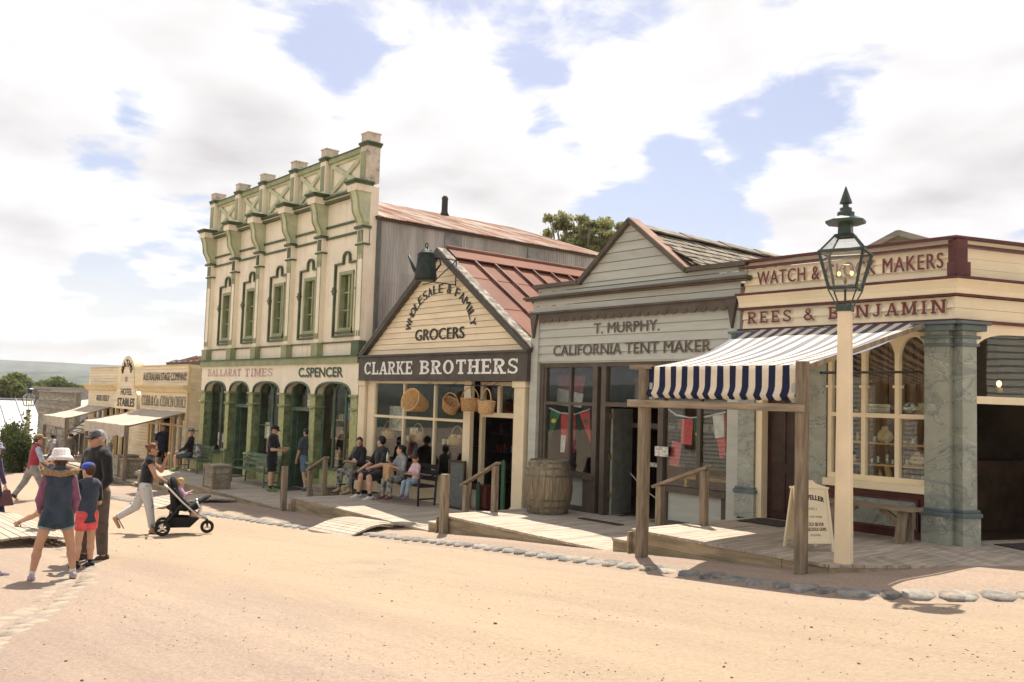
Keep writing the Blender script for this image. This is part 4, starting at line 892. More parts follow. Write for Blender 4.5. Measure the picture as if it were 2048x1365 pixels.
    for x0, x1 in ((-8.2, -7.95), (-7.88, -7.63)):
        for z0, z1, m in ((-.15, .45, dkd), (.6, 1.82, darkwood)):
            B().box(x0, x1, 12.145, 12.16, z0, z1).build('door_panel', m, lf, bevel=.01)
    B().ell((-7.62, 12.12, .45), (.03, .03, .03), 10).build('door_knob', mat('dull_brass', (.35, .25, .1), .35, metal=.8), lf, smooth=True)
    pane(dr, -8.28, -7.55, 12.14, 2.05, 2.2, 'fanlight')
    B().box(-8.4, -7.46, 12.0, 12.2, 2.2, 2.66).build('wall', reescream, root)
    # display window: three arched lights
    wn = sub('display_window', (-6.42, 12, .4), root); WX = [-7.14, -6.62, -6.13, -5.68]
    f = B(); Y = 12.02
    for x in WX: f.box(x-.03, x+.03, Y, Y+.09, .46, 2.30)
    f.box(WX[0], WX[-1], Y+.002, Y+.08, 1.35, 1.41); f.box(WX[0], WX[-1], Y+.002, Y+.08, .46, .54)
    f.box(-7.19, -5.70, Y-.10, Y+.12, .36, .46)
    for x in WX: f.box(x-.05, x+.05, Y-.02, Y+.1, 1.765, 1.80)
    f.build('frame', reescream, wn)
    arch_wall(wn, reescream, WX[0]-.04, WX[-1]+.02, Y+.005, Y+.085, 2.16, 2.66, [(WX[i]+.03, WX[i+1]-.03, 2.47, 2.0) for i in range(3)], 'arched_head')
    for i in range(3): pane(wn, WX[i]+.03, WX[i+1]-.03, Y+.05, .54, 1.35); pane(wn, WX[i]+.03, WX[i+1]-.03, Y+.05, 1.41, 2.5)
    B().box(-7.19, -5.70, 12.02, 12.15, Z0, .36).build('stall_riser', maroon, root); pm = B().box(-7.05, -5.85, 12.006, 12.02, -.12, .24).build('riser_panel', marble, root)
    B().box(-7.09, -5.81, 11.985, 12.02, .24, .28).box(-7.09, -5.81, 11.985, 12.02, -.16, -.12).box(-7.09, -7.05, 11.988, 12.02, -.12, .24).box(-5.85, -5.81, 11.988, 12.02, -.12, .24).build('panel_moulding', maroon, root, bevel=.006)
    # corner door face
    cd_ = sub('corner_doorway', cface(1.2, 0, Z0), root)
    b = B()
    pts = arch_pts(.32, 2.2, 2.1, 2.52, 16, 3.2); pw = []
    for (ua, za), (ub, zb) in zip(pts, pts[1:]):
        b.add([cface(ua, .0, za), cface(ub, .0, zb), cface(ub, .0, 2.66), cface(ua, .0, 2.66), cface(ua, -.08, za), cface(ub, -.08, zb)], [(0, 1, 2, 3), (4, 5, 1, 0)])
    cbox(b, .27, .32, -.08, .002, Z0, 2.12); cbox(b, 2.2, UL, -.1, .0, Z0, 2.66); b.build('arched_head', reescream, cd_)
    b = B(); cbox(b, .32, 2.2, -.12, -.05, 1.58, 1.68); b.build('transom_bar', reescream, cd_)
    b = B(); cbox(b, .32, 2.2, -.085, -.08, 1.68, 2.52); b.build('fanlight', glassm, cd_)
    b = B(); cbox(b, 1.62, 1.72, -.12, -.05, Z0, 1.6); b.build('door_post', darkwood, cd_)
    # interior with counters and clock shelf seen through the corner door
    b = B(); inner = [(-8.5, 12.32), (-5.55, 12.32), cface(.5, -.3, 0)[:2], cface(UL, -.3, 0)[:2], (-4.5, 16.4), (-8.5, 16.4)]
    b.add([(x, y, Z0-.005) for x, y in inner], [tuple(range(6))], 1); b.add([(x, y, 2.75) for x, y in inner], [(5, 4, 3, 2, 1, 0)]); b.add([(-8.5, 12.3, Z0), (-8.5, 16.4, Z0), (-8.5, 16.4, 2.75), (-8.5, 12.3, 2.75), (-4.0, 16.4, Z0), (-4.0, 16.4, 2.75)], [(3, 2, 1, 0), (1, 4, 5, 2)]); b.build('interior', [darkroom, darkwood], root)
    w2 = B(); w2.box(-7.1, -5.75, 12.72, 12.75, .4, 2.6)
    wv = [0]
    w2.build('window_back', woodwall, wn)
    for i in range(11): x = -7.1+i*.125; piece('panel_board', woodwall, wn, x, x+.115, 12.70, 12.72, .4, 2.6)
    for z in (1.37, 1.0, .70): B().box(-7.12, -5.7, 12.14, 12.6, z-.025, z).build('shelf', pine, wn)
    B().box(-7.12, -5.7, 12.13, 12.7, .44, .47).build('window_floor', darkwood, wn)
    cl = B(); cbox(cl, .6, 3.0, -1.7, -1.2, Z0, .75); cbox(cl, .6, 3.0, -2.6, -2.3, 1.25, 1.3); cl.build('counter', darkwood, root)
    for k, u in enumerate((.9, 1.5, 2.1)):
        c = B(); cbox(c, u, u+.3, -2.5, -2.35, 1.3, 1.75); co = c.build('wall_clock', darkwood, root); f = B(); p = cface(u+.15, -2.34, 1.56); f.ell(p, (.1, .1, .1), 10); f.build('dial', cream, co)
    # gable roof peeping over the parapet
    g = sub('roof', (-8.6, 15.2, 4), root)
    P = [onY(1738, 497, 17), onY(1798, 466, 17), onY(1853, 484, 17)]
    A_, C_, D_ = [Vector(p) for p in P]
    ap = Vector((C_.x, 17, C_.z)); dz = Vector((0, 2.2, 0))
    L_ = ap+Vector((-1.5, 0, -.60)); R_ = ap+Vector((1.5, 0, -.60))
    b = B(); b.bar(L_, ap, .14, .10); b.bar(R_, ap, .141, .10); b.build('barge_board', oldboard, g)
    b = B(); b.add([ap+Vector((0, .02, .06)), R_+Vector((0, .02, .06)), R_+dz+Vector((0, 0, .06)), ap+dz+Vector((0, 0, .06)), L_+Vector((0, .02, .06)), L_+dz+Vector((0, 0, .06))], [(0, 1, 2, 3), (4, 0, 3, 5)]); b.build('roof_deck', shingle, g)
    B().add([L_+Vector((0, .05, 0)), R_+Vector((0, .05, 0)), ap+Vector((0, .05, 0))], [(0, 1, 2)]).build('gable_wall', oldboard, g)
    b = B(); b.box(-8.6, -5.5, 12.2, 16.4, 3.3, 3.36); b.build('flat_roof', corrug, root)
rees()

# jewellery on the display shelves: each piece its own object
def jewellery():
    vel = mat('cream_velvet', (.66, .55, .38), .8, .08, 20, 0); silver = mat('silver', (.60, .58, .50), .25, .2, 60, .6, 90, metal=.9); dark = mat('dark_velvet', (.03, .02, .02), .9); gold = mat('gold', (.55, .36, .10), .3, .2, 40, .4, 90, metal=.8)
    cut = mat('cut_glass', (.62, .66, .58), .12, .4, 45, .8, 60, col2=(.06, .08, .06), mixpos=(.42, .5), metal=.6)
    def bust(px, py, z, sc=1.0):
        p = onY(px, py, 12.35); b = B()
        b.lathe([(.05*sc, 0), (.085*sc, .02*sc), (.105*sc, .07*sc), (.09*sc, .12*sc), (.045*sc, .16*sc), (.04*sc, .20*sc)], (p[0], 12.35, z), 14, sy=.6); o = b.build('necklace_bust', vel, smooth=True); top(o, 'cream necklace bust on the '+{1.37: 'top', 1.0: 'middle', .7: 'lower'}[z]+' jeweller window shelf', 'display bust', 'necklace busts in the jeweller window')
        q = B(); q.tube([(p[0]+.05*sc*math.cos(R(t)), 12.29, z+.16*sc-.07*sc*math.sin(R(t))) for t in range(0, 181, 20)], .004, 4); q.ell((p[0], 12.285, z+.085*sc), (.012, .008, .015), 8); c = q.build('necklace', gold); c.parent = o; c.data.transform(Matrix.Translation(-o.location))
    bust(1842, 820, 1.37); bust(1770, 850, 1.0, 1.15); bust(1834, 905, .70)
    a = onY(1740, 830, 12.3); c = onY(1783, 812, 12.3)
    b = B(); b.box(a[0], c[0], 12.25, 12.42, 1.37, 1.50); b.box(a[0]-.012, c[0]+.012, 12.238, 12.432, 1.50, 1.545); o = b.build('casket', silver, bevel=.006); top(o, 'engraved silver casket on the top window shelf', 'casket')
    p = onY(1819, 818, 12.3); b = B(); b.ell((p[0], 12.3, 1.485), (.095, .03, .095), 18); b.lathe([(.05, 0), (.02, .03), (.02, .06)], (p[0], 12.3, 1.37), 10); top(b.build('glass_plate', cut), 'cut glass plate standing on the top window shelf', 'plate')
    for (px, z, m, n, w, h) in ((1716, 1.0, vel, 'ring stand', .035, .12), (1750, 1.0, vel, 'ring box', .04, .08), (1774, 1.0, silver, 'bracelet', .05, .03), (1810, 1.0, gold, 'bracelet', .07, .04), (1826, 1.0, cut, 'watch', .05, .08), (1838, 1.0, maroon, 'ring box', .05, .07), (1852, 1.0, vel, 'ring box', .04, .09), (1708, .70, vel, 'ring box', .05, .1), (1733, .70, silver, 'brooch', .03, .05), (1745, .70, silver, 'brooch', .03, .07), (1757, .70, cut, 'watch', .04, .11), (1775, .70, cut, 'watch', .04, .15), (1786, .70, silver, 'brooch', .03, .07), (1803, .70, silver, 'brooch', .03, .05), (1815, .70, vel, 'ring box', .04, .09), (1712, 1.37, gold, 'pocket watch', .045, .09)):
        p = onY(px, 860, 12.33); b = B(); b.lathe([(w, 0), (w*.8, h*.25), (w*.55, h*.6), (w*.75, h*.85), (w*.4, h)], (p[0], 12.33, z), 10)
        top(b.build(n.replace(' ', '_'), m, smooth=True), 'small '+n+' on the '+{1.37: 'top', 1.0: 'middle', .70: 'lower'}[z]+' jeweller window shelf', n.split()[-1], 'small jewellery in the window')
    p = onY(1770, 945, 12.3); b = B(); b.prism([(p[0]-.10, .47), (p[0]-.02, .47), (p[0]-.09, .62)], 12.3, 12.32); b.prism([(p[0]+.0, .50), (p[0]+.07, .47), (p[0]+.08, .55), (p[0]+.03, .69), (p[0]-.05, .69)], 12.34, 12.36); top(b.build('gold_card', mat('yellow_card', (.75, .52, .14), .5)), 'folded bright yellow card on the window floor', 'card')
    p = onY(1835, 950, 12.35); b = B(); b.lathe([(.10, 0), (.10, .10), (.07, .15), (.02, .17), (.02, .20), (.005, .21)], (p[0], 12.35, .47), 14); top(b.build('glass_dome', lampglass, smooth=True), 'clear glass dome on the jeweller window floor', 'dome')
jewellery()

def shop_lamps():
    gl = emis('lamp_globe_glow', (1.0, .55, .22), 2.2)
    for (px, py, y, lab) in ((1998, 768, 13.4, 'lit oil lamp hanging inside the corner doorway'), (1838, 790, 12.95, 'lit oil lamp glowing behind the jeweller window display')):
        p = onY(px, py, y); root = empty('oil_lamp', (p[0], y, p[2]-.08), lab, 'lamp', 'lit oil lamps inside the jeweller')
        B().ell((p[0], y, p[2]), (.035, .035, .045), 10).build('flame_globe', gl, root, smooth=True); B().lathe([(.03, -.14), (.05, -.11), (.045, -.06), (.02, -.045)], (p[0], y, p[2]), 12).build('font', MATS['brass'], root, smooth=True); B().tube([(p[0], y, p[2]+.05), (p[0], y, p[2]+.5)], .006, 5).build('chain', black, root)
shop_lamps()
# ================================================================== BATHS / HOTEL STABLES range
def baths():
    Z0 = -1.72; root = empty('stables_building', (-39, 12, Z0), 'low cream weatherboard stables and coach office with rounded central pediment', 'building')
    fw = sub('front_wall', (-39, 12, Z0), root)
    lap = creamlap; cor = mat('cream_cornice', (.70, .54, .30), .6, .06, 2, .05)
    let = mat('faded_black_lettering', (.09, .08, .06), .8, .3, 6, 0); pale = mat('faded_pale_lettering', (.56, .48, .32), .8, .1, 6, 0)
    # parapets
    for (a, c) in ((-45.5, -41.1), (-37.95, -32.72)):
        lap_boards(fw, lap, a, c, 12.0, 1.62, 2.36, .125)
        B().box(a, c, 12.035, 12.5, 1.6, 2.37).build('parapet_back', lap, root); B().box(a-.04, c+.04, 11.96, 12.54, 2.37, 2.40).build('parapet_cap', cor, root)
        B().prism([(11.72, 1.62), (11.72, 1.58), (11.85, 1.48), (11.93, 1.36), (12.04, 1.34), (12.04, 1.62)], a-.2 if a < -40 else a-.1, c+.25, ax='x').build('cornice', cor, root)
        lap_boards(fw, lap, a, c, 12.0, .62, 1.34, .12)
        B().box(a, c, 12.035, 12.3, .6, 1.36).build('wall_back', lap, root)
    for (a, c) in ((-41.1, -41.06),): B().box(a, c, 12.0, 12.9, .6, 2.36).build('parapet_return', lap, root)
    # central pediment set back
    yc = 11.90; arc = [(-41.06, .6), (-37.99, .6)]; cx = -39.55
    pts = []
    for i in range(21):
        t = i/20; w = .92 if True else 0
        pts.append((cx+w*math.cos(math.pi*(1-t)), 2.0+.84*math.sin(math.pi*(1-t))))
    poly = [(-41.0, .6)]+[(-41.0, 1.2), (-40.65, 1.45)]+pts+[(-38.45, 1.45), (-38.05, 1.2), (-38.05, .6)]
    B().prism(poly, yc+.03, yc+.45).build('pediment', lap, root)
    z = .6
    while z < 2.8:
        zb = z+.12; zm = min(zb, 2.82)
        def half(zz):
            if zz < 1.2: return 1.5
            if zz < 1.45: return 1.5-(zz-1.2)/.25*.4
            if zz < 2.0: return 1.1-(zz-1.45)/.55*.18
            return .92*math.sqrt(max(0, 1-((zz-2.0)/.84)**2))
        ha, hb = half(z), half(zm)
        B().add([(cx-ha, yc, z), (cx+ha, yc, z), (cx+hb, yc+.02, zm), (cx-hb, yc+.02, zm), (cx-ha, yc+.03, z), (cx+ha, yc+.03, z)], [(0, 1, 2, 3), (4, 5, 1, 0)]).build('board', lap, fw); z = zb
    text_mesh('HOTEL', -40.2, -38.72, 1.18, 1.46, yc-.004, let, root, font_off=.01); text_mesh('STABLES', -40.6, -38.33, .70, 1.05, yc-.004, let, root, font_off=.02)
    b = B(); S = 'BATHS'
    for i, c in enumerate(S):
        t = R(155-i*32.5); tb = text_mesh(c, -.15, .15, -.15, .15, 0, None, None, font_off=.02); px, pz = cx+.62*math.cos(t), 2.08+.45*math.sin(t); nx, nz = math.cos(t)*.6, math.sin(t); q = math.hypot(nx, nz); nx /= q; nz /= q
        b.add([(px+v[0]*nz+v[2]*nx, yc-.004, pz-v[0]*nx+v[2]*nz) for v in tb.v], tb.f); b.build('letter', let, root); b = B()
    b.tube([(cx+.1*math.cos(R(t)), yc-.005, 1.82+.13*math.sin(R(t))) for t in range(-40, 221, 26)], .012, 4); b.build('horseshoe_mark', let, root)
    text_mesh('AUSTRALIAN STAGE COMPANY.', -37.7, -32.8, 1.80, 2.10, 11.992, let, root, font_off=.0); text_mesh('ALEX. KELLY', -44.08, -42.15, .86, 1.11, 11.992, MATS['lettering_shadow_grey'], root); text_mesh('ALEX. KELLY', -44.1, -42.17, .88, 1.13, 11.99, let, root)
    text_mesh('COBB & Co. COACH OFFICE', -37.75, -32.8, .80, 1.20, 11.992, pale, root, font_off=.025); text_mesh('COBB & Co. COACH OFFICE', -37.71, -32.76, .81, 1.21, 11.989, let, root, 'lettering_outline', font_off=-.022)
    # right side wall in boards
    sdw = sub('side_wall', (-32.7, 12, Z0), root); n = 33
    for i in range(n):
        z0 = Z0+i*.124
        if z0 > 2.25: break
        b = B(); b.prism([(-32.70, z0), (-32.66, z0), (-32.685, z0+.126), (-32.70, z0+.126)], 12.0, 15.0); b.build('board', lap, sdw)
    B().box(-32.74, -32.64, 11.97, 12.04, Z0, 2.36).build('corner_board', cor, root)
    # shopfront walls below: posts, openings
    wl = sub('lower_wall', (-39, 12, Z0), root)
    lap_boards(wl, lap, -38.9, -36.9, 12.05, Z0, .6, .13)
    lap_boards(wl, lap, -45.5, -44.6, 12.05, Z0, .6, .13)
    fr = B()
    for x in (-44.5, -43.7, -42.9, -42.0, -41.2, -40.5, -36.85, -36.5, -35.75, -35.5, -34.35, -34.1, -33.5, -32.85): fr.box(x-.07, x+.07, 12.02, 12.14, Z0, .62)
    fr.box(-36.85, -32.85, 12.025, 12.13, .1, .18); fr.box(-36.85, -32.85, 12.025, 12.13, -1.5, -1.4); fr.box(-44.5, -40.5, 12.025, 12.13, .0, .1); fr.each('shopfront_post', cor, root)
    for a, c in ((-36.8, -35.8), (-34.05, -33.5), (-33.45, -32.9), (-44.45, -43.7), (-43.65, -42.95)): pane(root, a, c, 12.08, -1.4, .6)
    lap_boards(wl, lap, -40.5, -38.9, 12.3, Z0, .6, .13); lap_boards(wl, lap, -43.0, -42.1, 12.3, Z0, .0, .13)
    room(root, -45.3, -32.9, 12.35, 15, Z0, .75, darkroom)
    g = B()
    for k in range(24): x = -36.7+rnd.random()*.9; z = -1.2+rnd.random()*1.3; g.box(x, x+.1, 12.5, 12.6, z, z+.12, rnd.randrange(3))
    g.build('window_goods', [pine, MATS['tin_red'], MATS['tin_cream']], root)
    B().box(-45.5, -32.7, 12.5, 15, 1.5, 1.56).build('roof', corrug, root); B().box(-45.5, -32.7, 15, 15.1, Z0, 2.3).build('back_wall', lap, root)
baths()
def canvas_awning(x0, x1, yb, zb, yf, zf, drop, label, post_z, rail=True):
    root = empty('canvas_awning', ((x0+x1)/2, yf, post_z), label, 'awning', 'grey canvas awnings along the stables')
    b = B(); n = 14; k = 10; rows = []
    for j in range(n+1):
        t = j/n; y = yb+(yf-yb)*t; z = zb+(zf-zb)*t-.10*math.sin(math.pi*t)*.6
        rows.append([(x0+(x1-x0)*i/k, y, z+.012*math.sin(i*2.4+j)) for i in range(k+1)])
    vs = [p for r in rows for p in r]; b.add(vs, [(j*(k+1)+i, j*(k+1)+i+1, (j+1)*(k+1)+i+1, (j+1)*(k+1)+i) for j in range(n) for i in range(k)]); b.build('canopy', canvas, root, smooth=True)
    b = B(); m = 40
    b.add([(x0+(x1-x0)*i/m, yf-.01-.025*math.sin(i*1.1)*q, zf-drop*q*(1+.05*math.sin(i*.9))) for q in (0, .5, 1) for i in range(m+1)], [(q*(m+1)+i, q*(m+1)+i+1, (q+1)*(m+1)+i+1, (q+1)*(m+1)+i) for q in range(2) for i in range(m)]); b.build('valance', canvas, root, smooth=True)
    for x in (x0+.05, x1-.05): B().box(x-.06, x+.06, yf+.02, yf+.14, post_z, zf-.01).build('post', timber, root)
    if rail: B().box(x0+.11, x1-.11, yf+.04, yf+.1, zf-drop*2.0, zf-drop*2.0+.07).build('rail', timberx, root)
    for x in (x0, x1): b = B(); b.bar((x, yb, zb-.03), (x, yf+.1, zf-.04), .04, .05); b.build('side_pole', timber, root)
canvas_awning(-37.8, -32.75, 12.0, .66, 9.9, .17, .4, 'sagging grey canvas awning on posts before the coach office', gz(-33), False)
canvas_awning(-45.8, -41.9, 12.0, .62, 10.2, .13, .42, 'sagging grey canvas awning on posts farther down beside lamp post', gz(-43))

# rusty hip roof behind the stables
def back_house():
    a = onY(335, 725, 17); r = onY(408, 694, 17); x0 = a[0]; ze = a[2]; zr = r[2]+.3; x1 = -36.5
    root = empty('rear_house', ((x0+x1)/2, 20, gz(-44)), 'house with striped rusty iron roof rising behind the stables', 'building')
    B().box(x0+.4, x1, 17.4, 23, gz(-48)-.4, ze).build('wall', creamlap, root)
    xm = x0+3.4; rf = sub('roof', ((x0+x1)/2, 20, ze), root)
    B().add([(x0, 17, ze), (x1, 17, ze), (x1, 20.2, zr), (xm, 20.2, zr), (x0, 23.4, ze), (x1, 23.4, ze)], [(0, 1, 2, 3), (0, 3, 4), (4, 3, 2, 5)]).build('roof_plane', rustroof, rf)
    for i in range(16):
        x = x0+(x1-x0)*(i+.5)/16; t = min(1, (x-x0)/3.4); b = B(); b.bar((x, 17, ze+.02), (x, 17+3.2*t, ze+(zr-ze)*t+.02), .06, .05); b.build('roof_batten', redrib if i % 2 else rustroof, rf)
    B().box(x0-.05, x1, 16.95, 17.06, ze-.2, ze).build('gutter', slate, root)
back_house()

# weathered shed farther down
def shed():
    X0, X1, Y = -55.2, -47.6, 12.0; Z0 = gz(-52)-.1; zt = 1.16
    root = empty('weathered_shed', ((X0+X1)/2, Y, Z0), 'weathered grey timber shop front with faded painted signs beyond the lamp', 'building')
    fw = sub('front_wall', ((X0+X1)/2, Y, Z0), root); n = 19; h = (zt-Z0)/n
    for i in range(n):
        z0 = Z0+i*h
        if z0 < -.75: segs = [(X0, -51.3), (-49.9, X1)]
        else: segs = [(X0, X1)]
        for a, c in segs: piece('board', oldboard, fw, a+rnd.random()*.04, c-rnd.random()*.04, Y+rnd.random()*.012, Y+.05, z0, z0+h, 'lap')
    B().box(X0, X1, Y+.06, Y+.12, -.75, zt).box(X0, -51.3, Y+.06, Y+.12, Z0, -.75).box(-49.9, X1, Y+.06, Y+.12, Z0, -.75).build('wall_backing', oldboard, root)
    B().box(X1-.02, X1+.2, Y-.05, Y+.2, Z0, zt+.02).box(X0-.05, X1+.25, Y-.08, Y+.15, zt, zt+.06).build('corner_board', oldboard, root)
    B().box(-51.3, -49.9, Y+.5, Y+.55, Z0, -.7).build('interior', darkroom, root)
    pm = mat('faded_white_sign_paint', (.52, .47, .38), .85, .2, 8, 0, col2=(.36, .32, .25))
    text_mesh('SADDLERY', -53.8, -52.6, .0, .25, Y-.012, pm, root); text_mesh('LIVERY AND', -51.9, -48.6, -.62, -.3, Y-.012, pm, root); text_mesh('CARRIAGES', -52.2, -48.4, -1.05, -.72, Y-.012, pm, root); text_mesh('HARNESS', -54.4, -52.9, -.66, -.34, Y-.012, pm, root)
    # shingled lean-to roof between the shed and the stables
    rf = sub('lean_to_roof', (-46.6, 12, .4), root); shm = MATS['grey_shingle']
    me = bpy.data.meshes.new('shingle_strip'); bb = B().box(-.5, .5, -.5, .5, -.5, .5); me.from_pydata(bb.v, [], bb.f); me.materials.append(shm)
    for r in range(16):
        for q in range(8):
            o = bpy.data.objects.new('shingle', me); COL.objects.link(o); o.parent = rf; o.location = (-1.0+q*.25, .3+r*.2-.8, -1.3+r*.15+rnd.random()*.02); o.scale = (.24, .32, .03); o.rotation_euler = (R(30), 0, 0)
    B().box(-47.6, -45.6, 12.3, 14.5, Z0, -.8).build('lean_to_wall', oldboard, root)
    # roof behind
    B().add([(X0, Y+.2, .4), (X1, Y+.2, .4), (X1, Y+4, 1.0), (X0, Y+4, 1.0)], [(0, 1, 2, 3)]).build('roof', corrug, root)
shed()
# dark flat-topped structure on the skyline behind the shed
def far_blocks():
    a = onY(57, 773, 24); c = onY(106, 774, 24); B_ = B().box(a[0], c[0], 24, 30, gz(a[0])-3, a[2]); o = B_.build('far_building', mat('grey_far_wall', (.30, .28, .26), .8)); top(o, 'flat roofed dark building behind the weathered shed', 'building')
    q = B().box(a[0]+1.5, c[0]-.6, 23.9, 23.98, a[2]-1.4, a[2]-.3).build('window', darkroom); q.parent = o; q.data.transform(Matrix.Translation(-o.location)); q.location = (0, 0, 0)
far_blocks()
# white corrugated roof across the road
def white_roof():
    X0 = -62.0; root = empty('white_roofed_building', (-66, 3, gz(-66)-.5), 'long low building with bright white iron roof across the road', 'building')
    r0 = onZ(60, 794, .75)
    ry0, ry1 = 1.0, 12.8; zr, ze = .62, -2.35; xe, xr = -54.6, -60.4
    rf = sub('roof', (xr, 5, ze), root); n = 13; w = (ry1-ry0)/n
    for i in range(n):
        y = ry0+i*w; b = B()
        b.add([(xe, y, ze), (xe, y+w, ze), (xr, y+w, zr), (xr, y, zr)], [(0, 1, 2, 3)]); b.build('roof_sheet', whiteiron, rf)
        b = B(); b.bar((xe, y, ze+.03), (xr, y, zr+.03), .06, .06); b.build('seam', mat('white_seam', (.33, .33, .335), .6), rf)
    B().add([(xr, ry0, zr), (xr, ry1, zr), (xr-6, ry1, ze), (xr-6, ry0, ze)], [(0, 1, 2, 3)]).build('roof_back', whiteiron, rf); B().box(xr-.1, xr+.1, ry0, ry1, zr, zr+.06).build('ridge', whiteiron, rf)
    B().box(xr-5.6, xe-.4, ry0+.3, ry1-.3, gz(-66)-1, ze+.02).build('wall', oldboard, root)
white_roof()
# ================================================================== ground, road surface, kerb, boardwalks
def ground_mat():
    m = bpy.data.materials.new('sandy_road'); m.use_nodes = True; nt = m.node_tree; N = nt.nodes; L = nt.links; b = N['Principled BSDF']; b.inputs['Roughness'].default_value = .95; b.inputs['Specular IOR Level'].default_value = .1
    geo = N.new('ShaderNodeNewGeometry')
    def nz(scale, det, st=(1, 1, 1), rough=.6, off=(0, 0, 0)):
        mp = N.new('ShaderNodeMapping'); mp.inputs['Scale'].default_value = st; mp.inputs['Location'].default_value = off; mp.inputs['Rotation'].default_value = (0, 0, R(6)); L.new(geo.outputs['Position'], mp.inputs[0])
        n = N.new('ShaderNodeTexNoise'); n.inputs['Scale'].default_value = scale; n.inputs['Detail'].default_value = det; n.inputs['Roughness'].default_value = rough; L.new(mp.outputs[0], n.inputs['Vector']); return n.outputs[0]
    def ramp(src, a, ca, c, cc):
        r = N.new('ShaderNodeValToRGB'); r.color_ramp.elements[0].position = a; r.color_ramp.elements[0].color = (*ca, 1); r.color_ramp.elements[1].position = c; r.color_ramp.elements[1].color = (*cc, 1); L.new(src, r.inputs[0]); return r.outputs[0]
    def mixc(f, a, c, bt='MIX'):
        x = N.new('ShaderNodeMix'); x.data_type = 'RGBA'; x.blend_type = bt
        if isinstance(f, float): x.inputs[0].default_value = f
        else: L.new(f, x.inputs[0])
        L.new(a, x.inputs[6]); L.new(c, x.inputs[7]) if not isinstance(c, tuple) else setattr(x.inputs[7], 'default_value', (*c, 1)); return x.outputs[2]
    tracks = nz(1.1, 7, (.05, 1, 1), .62); patch = nz(.35, 7, (.5, 1, 1), .65, (3, 1, 0))
    c = ramp(tracks, .40, (.315, .24, .195), .60, (.415, .325, .25))
    c2 = ramp(patch, .36, (.325, .252, .215), .62, (.405, .308, .235))
    c = mixc(.5, c, c2)
    fine = ramp(nz(28, 5, (1, 1, 1), .7), .30, (.78, .77, .76), .66, (1.10, 1.09, 1.08)); c = mixc(1.0, c, fine, 'MULTIPLY')
    grain = ramp(nz(140, 2), .34, (.87, .86, .85), .60, (1.05, 1.05, 1.05)); c = mixc(1.0, c, grain, 'MULTIPLY')
    # the yellow gravel lane along the middle of the street and the paler hard-packed crossing in front
    sx = N.new('ShaderNodeSeparateXYZ'); L.new(geo.outputs['Position'], sx.inputs[0])
    wob = N.new('ShaderNodeMath'); wob.operation = 'MULTIPLY_ADD'; L.new(nz(.5, 6, (.6, 1, 1), .65, (2, 9, 0)), wob.inputs[0]); wob.inputs[1].default_value = 4.2; L.new(sx.outputs[1], wob.inputs[2])
    lane = N.new('ShaderNodeValToRGB'); le = lane.color_ramp.elements; le[0].position = .36; le[0].color = (0, 0, 0, 1); le[1].position = .80; le[1].color = (0, 0, 0, 1)
    for pos_, v_ in ((.47, 1), (.66, 1)): q_ = le.new(pos_); q_.color = (v_, v_, v_, 1)
    dv = N.new('ShaderNodeMath'); dv.operation = 'DIVIDE'; L.new(wob.outputs[0], dv.inputs[0]); dv.inputs[1].default_value = 14; L.new(dv.outputs[0], lane.inputs[0])
    lf = N.new('ShaderNodeMath'); lf.operation = 'MULTIPLY'; L.new(lane.outputs[0], lf.inputs[0]); lf.inputs[1].default_value = .42
    c = mixc(lf.outputs[0], c, ramp(nz(26, 5, (1, 1, 1), .75), .35, (.335, .255, .165), .62, (.455, .36, .235)))
    # damp or oily stains with their own outline
    st = N.new('ShaderNodeValToRGB'); st.color_ramp.elements[0].position = .60; st.color_ramp.elements[1].position = .78; L.new(nz(.55, 5, (.45, 1, 1), .6, (7, 4, 0)), st.inputs[0])
    c = mixc(st.outputs[0], c, (.275, .222, .182))
    L.new(c, b.inputs['Base Color'])
    ad = N.new('ShaderNodeMath'); ad.operation = 'MULTIPLY_ADD'; L.new(nz(60, 5, (1, 1, 1), .75), ad.inputs[0]); ad.inputs[1].default_value = .35; L.new(nz(5, 6, (.35, 1, 1)), ad.inputs[2])
    bp = N.new('ShaderNodeBump'); bp.inputs['Strength'].default_value = .85; bp.inputs['Distance'].default_value = .045; L.new(ad.outputs[0], bp.inputs['Height']); L.new(bp.outputs[0], b.inputs['Normal'])
    return m
road = ground_mat()
KERB = [tuple(onG(x, y)[:2]) for x, y in [(150, 975), (228, 994), (292, 1007), (430, 1028), (530, 1042), (627, 1054), (780, 1070), (1000, 1095), (1250, 1126), (1450, 1150), (1600, 1167), (1700, 1178), (1800, 1185), (1900, 1189), (2048, 1192)]]
KX = [p[0] for p in KERB]; KY = [p[1] for p in KERB]
def kerb_y(x): return float(np.interp(x, KX, KY))
GUT = [tuple(onG(x, y)[:2]) for x, y in [(90, 1045), (120, 1080), (150, 1120), (120, 1165), (60, 1205), (0, 1240), (-160, 1330)]]
def relief(x, y):
    z = gz(x)
    if x > -60 and abs(y) < 30:
        k = kerb_y(x); d = y-k
        z += -.045*math.exp(-((d+.25)/.22)**2)+(.05 if d > .15 else 0)*(1-math.exp(-max(0, d-.15)*4))
        z += .012*math.sin(y*2.1+x*.13)+.010*math.sin(y*4.3+.7+.2*math.sin(x*.4))+.006*math.sin(x*1.7+y*.9)
        for ry, rw in ((3.1, .16), (4.6, .2), (6.0, .18), (7.4, .16), (1.6, .2)): z -= .016*math.exp(-((y-ry-.25*math.sin(x*.21+ry)-.05*(x+10))/rw)**2)
        dg = min(math.hypot(x-a, y-c) for a, c in GUTF); z += -.05*math.exp(-(dg/.3)**2)
    return z
GUTF = []
for (a, c) in zip(GUT, GUT[1:]):
    for i in range(8): GUTF.append((a[0]+(c[0]-a[0])*i/8, a[1]+(c[1]-a[1])*i/8))
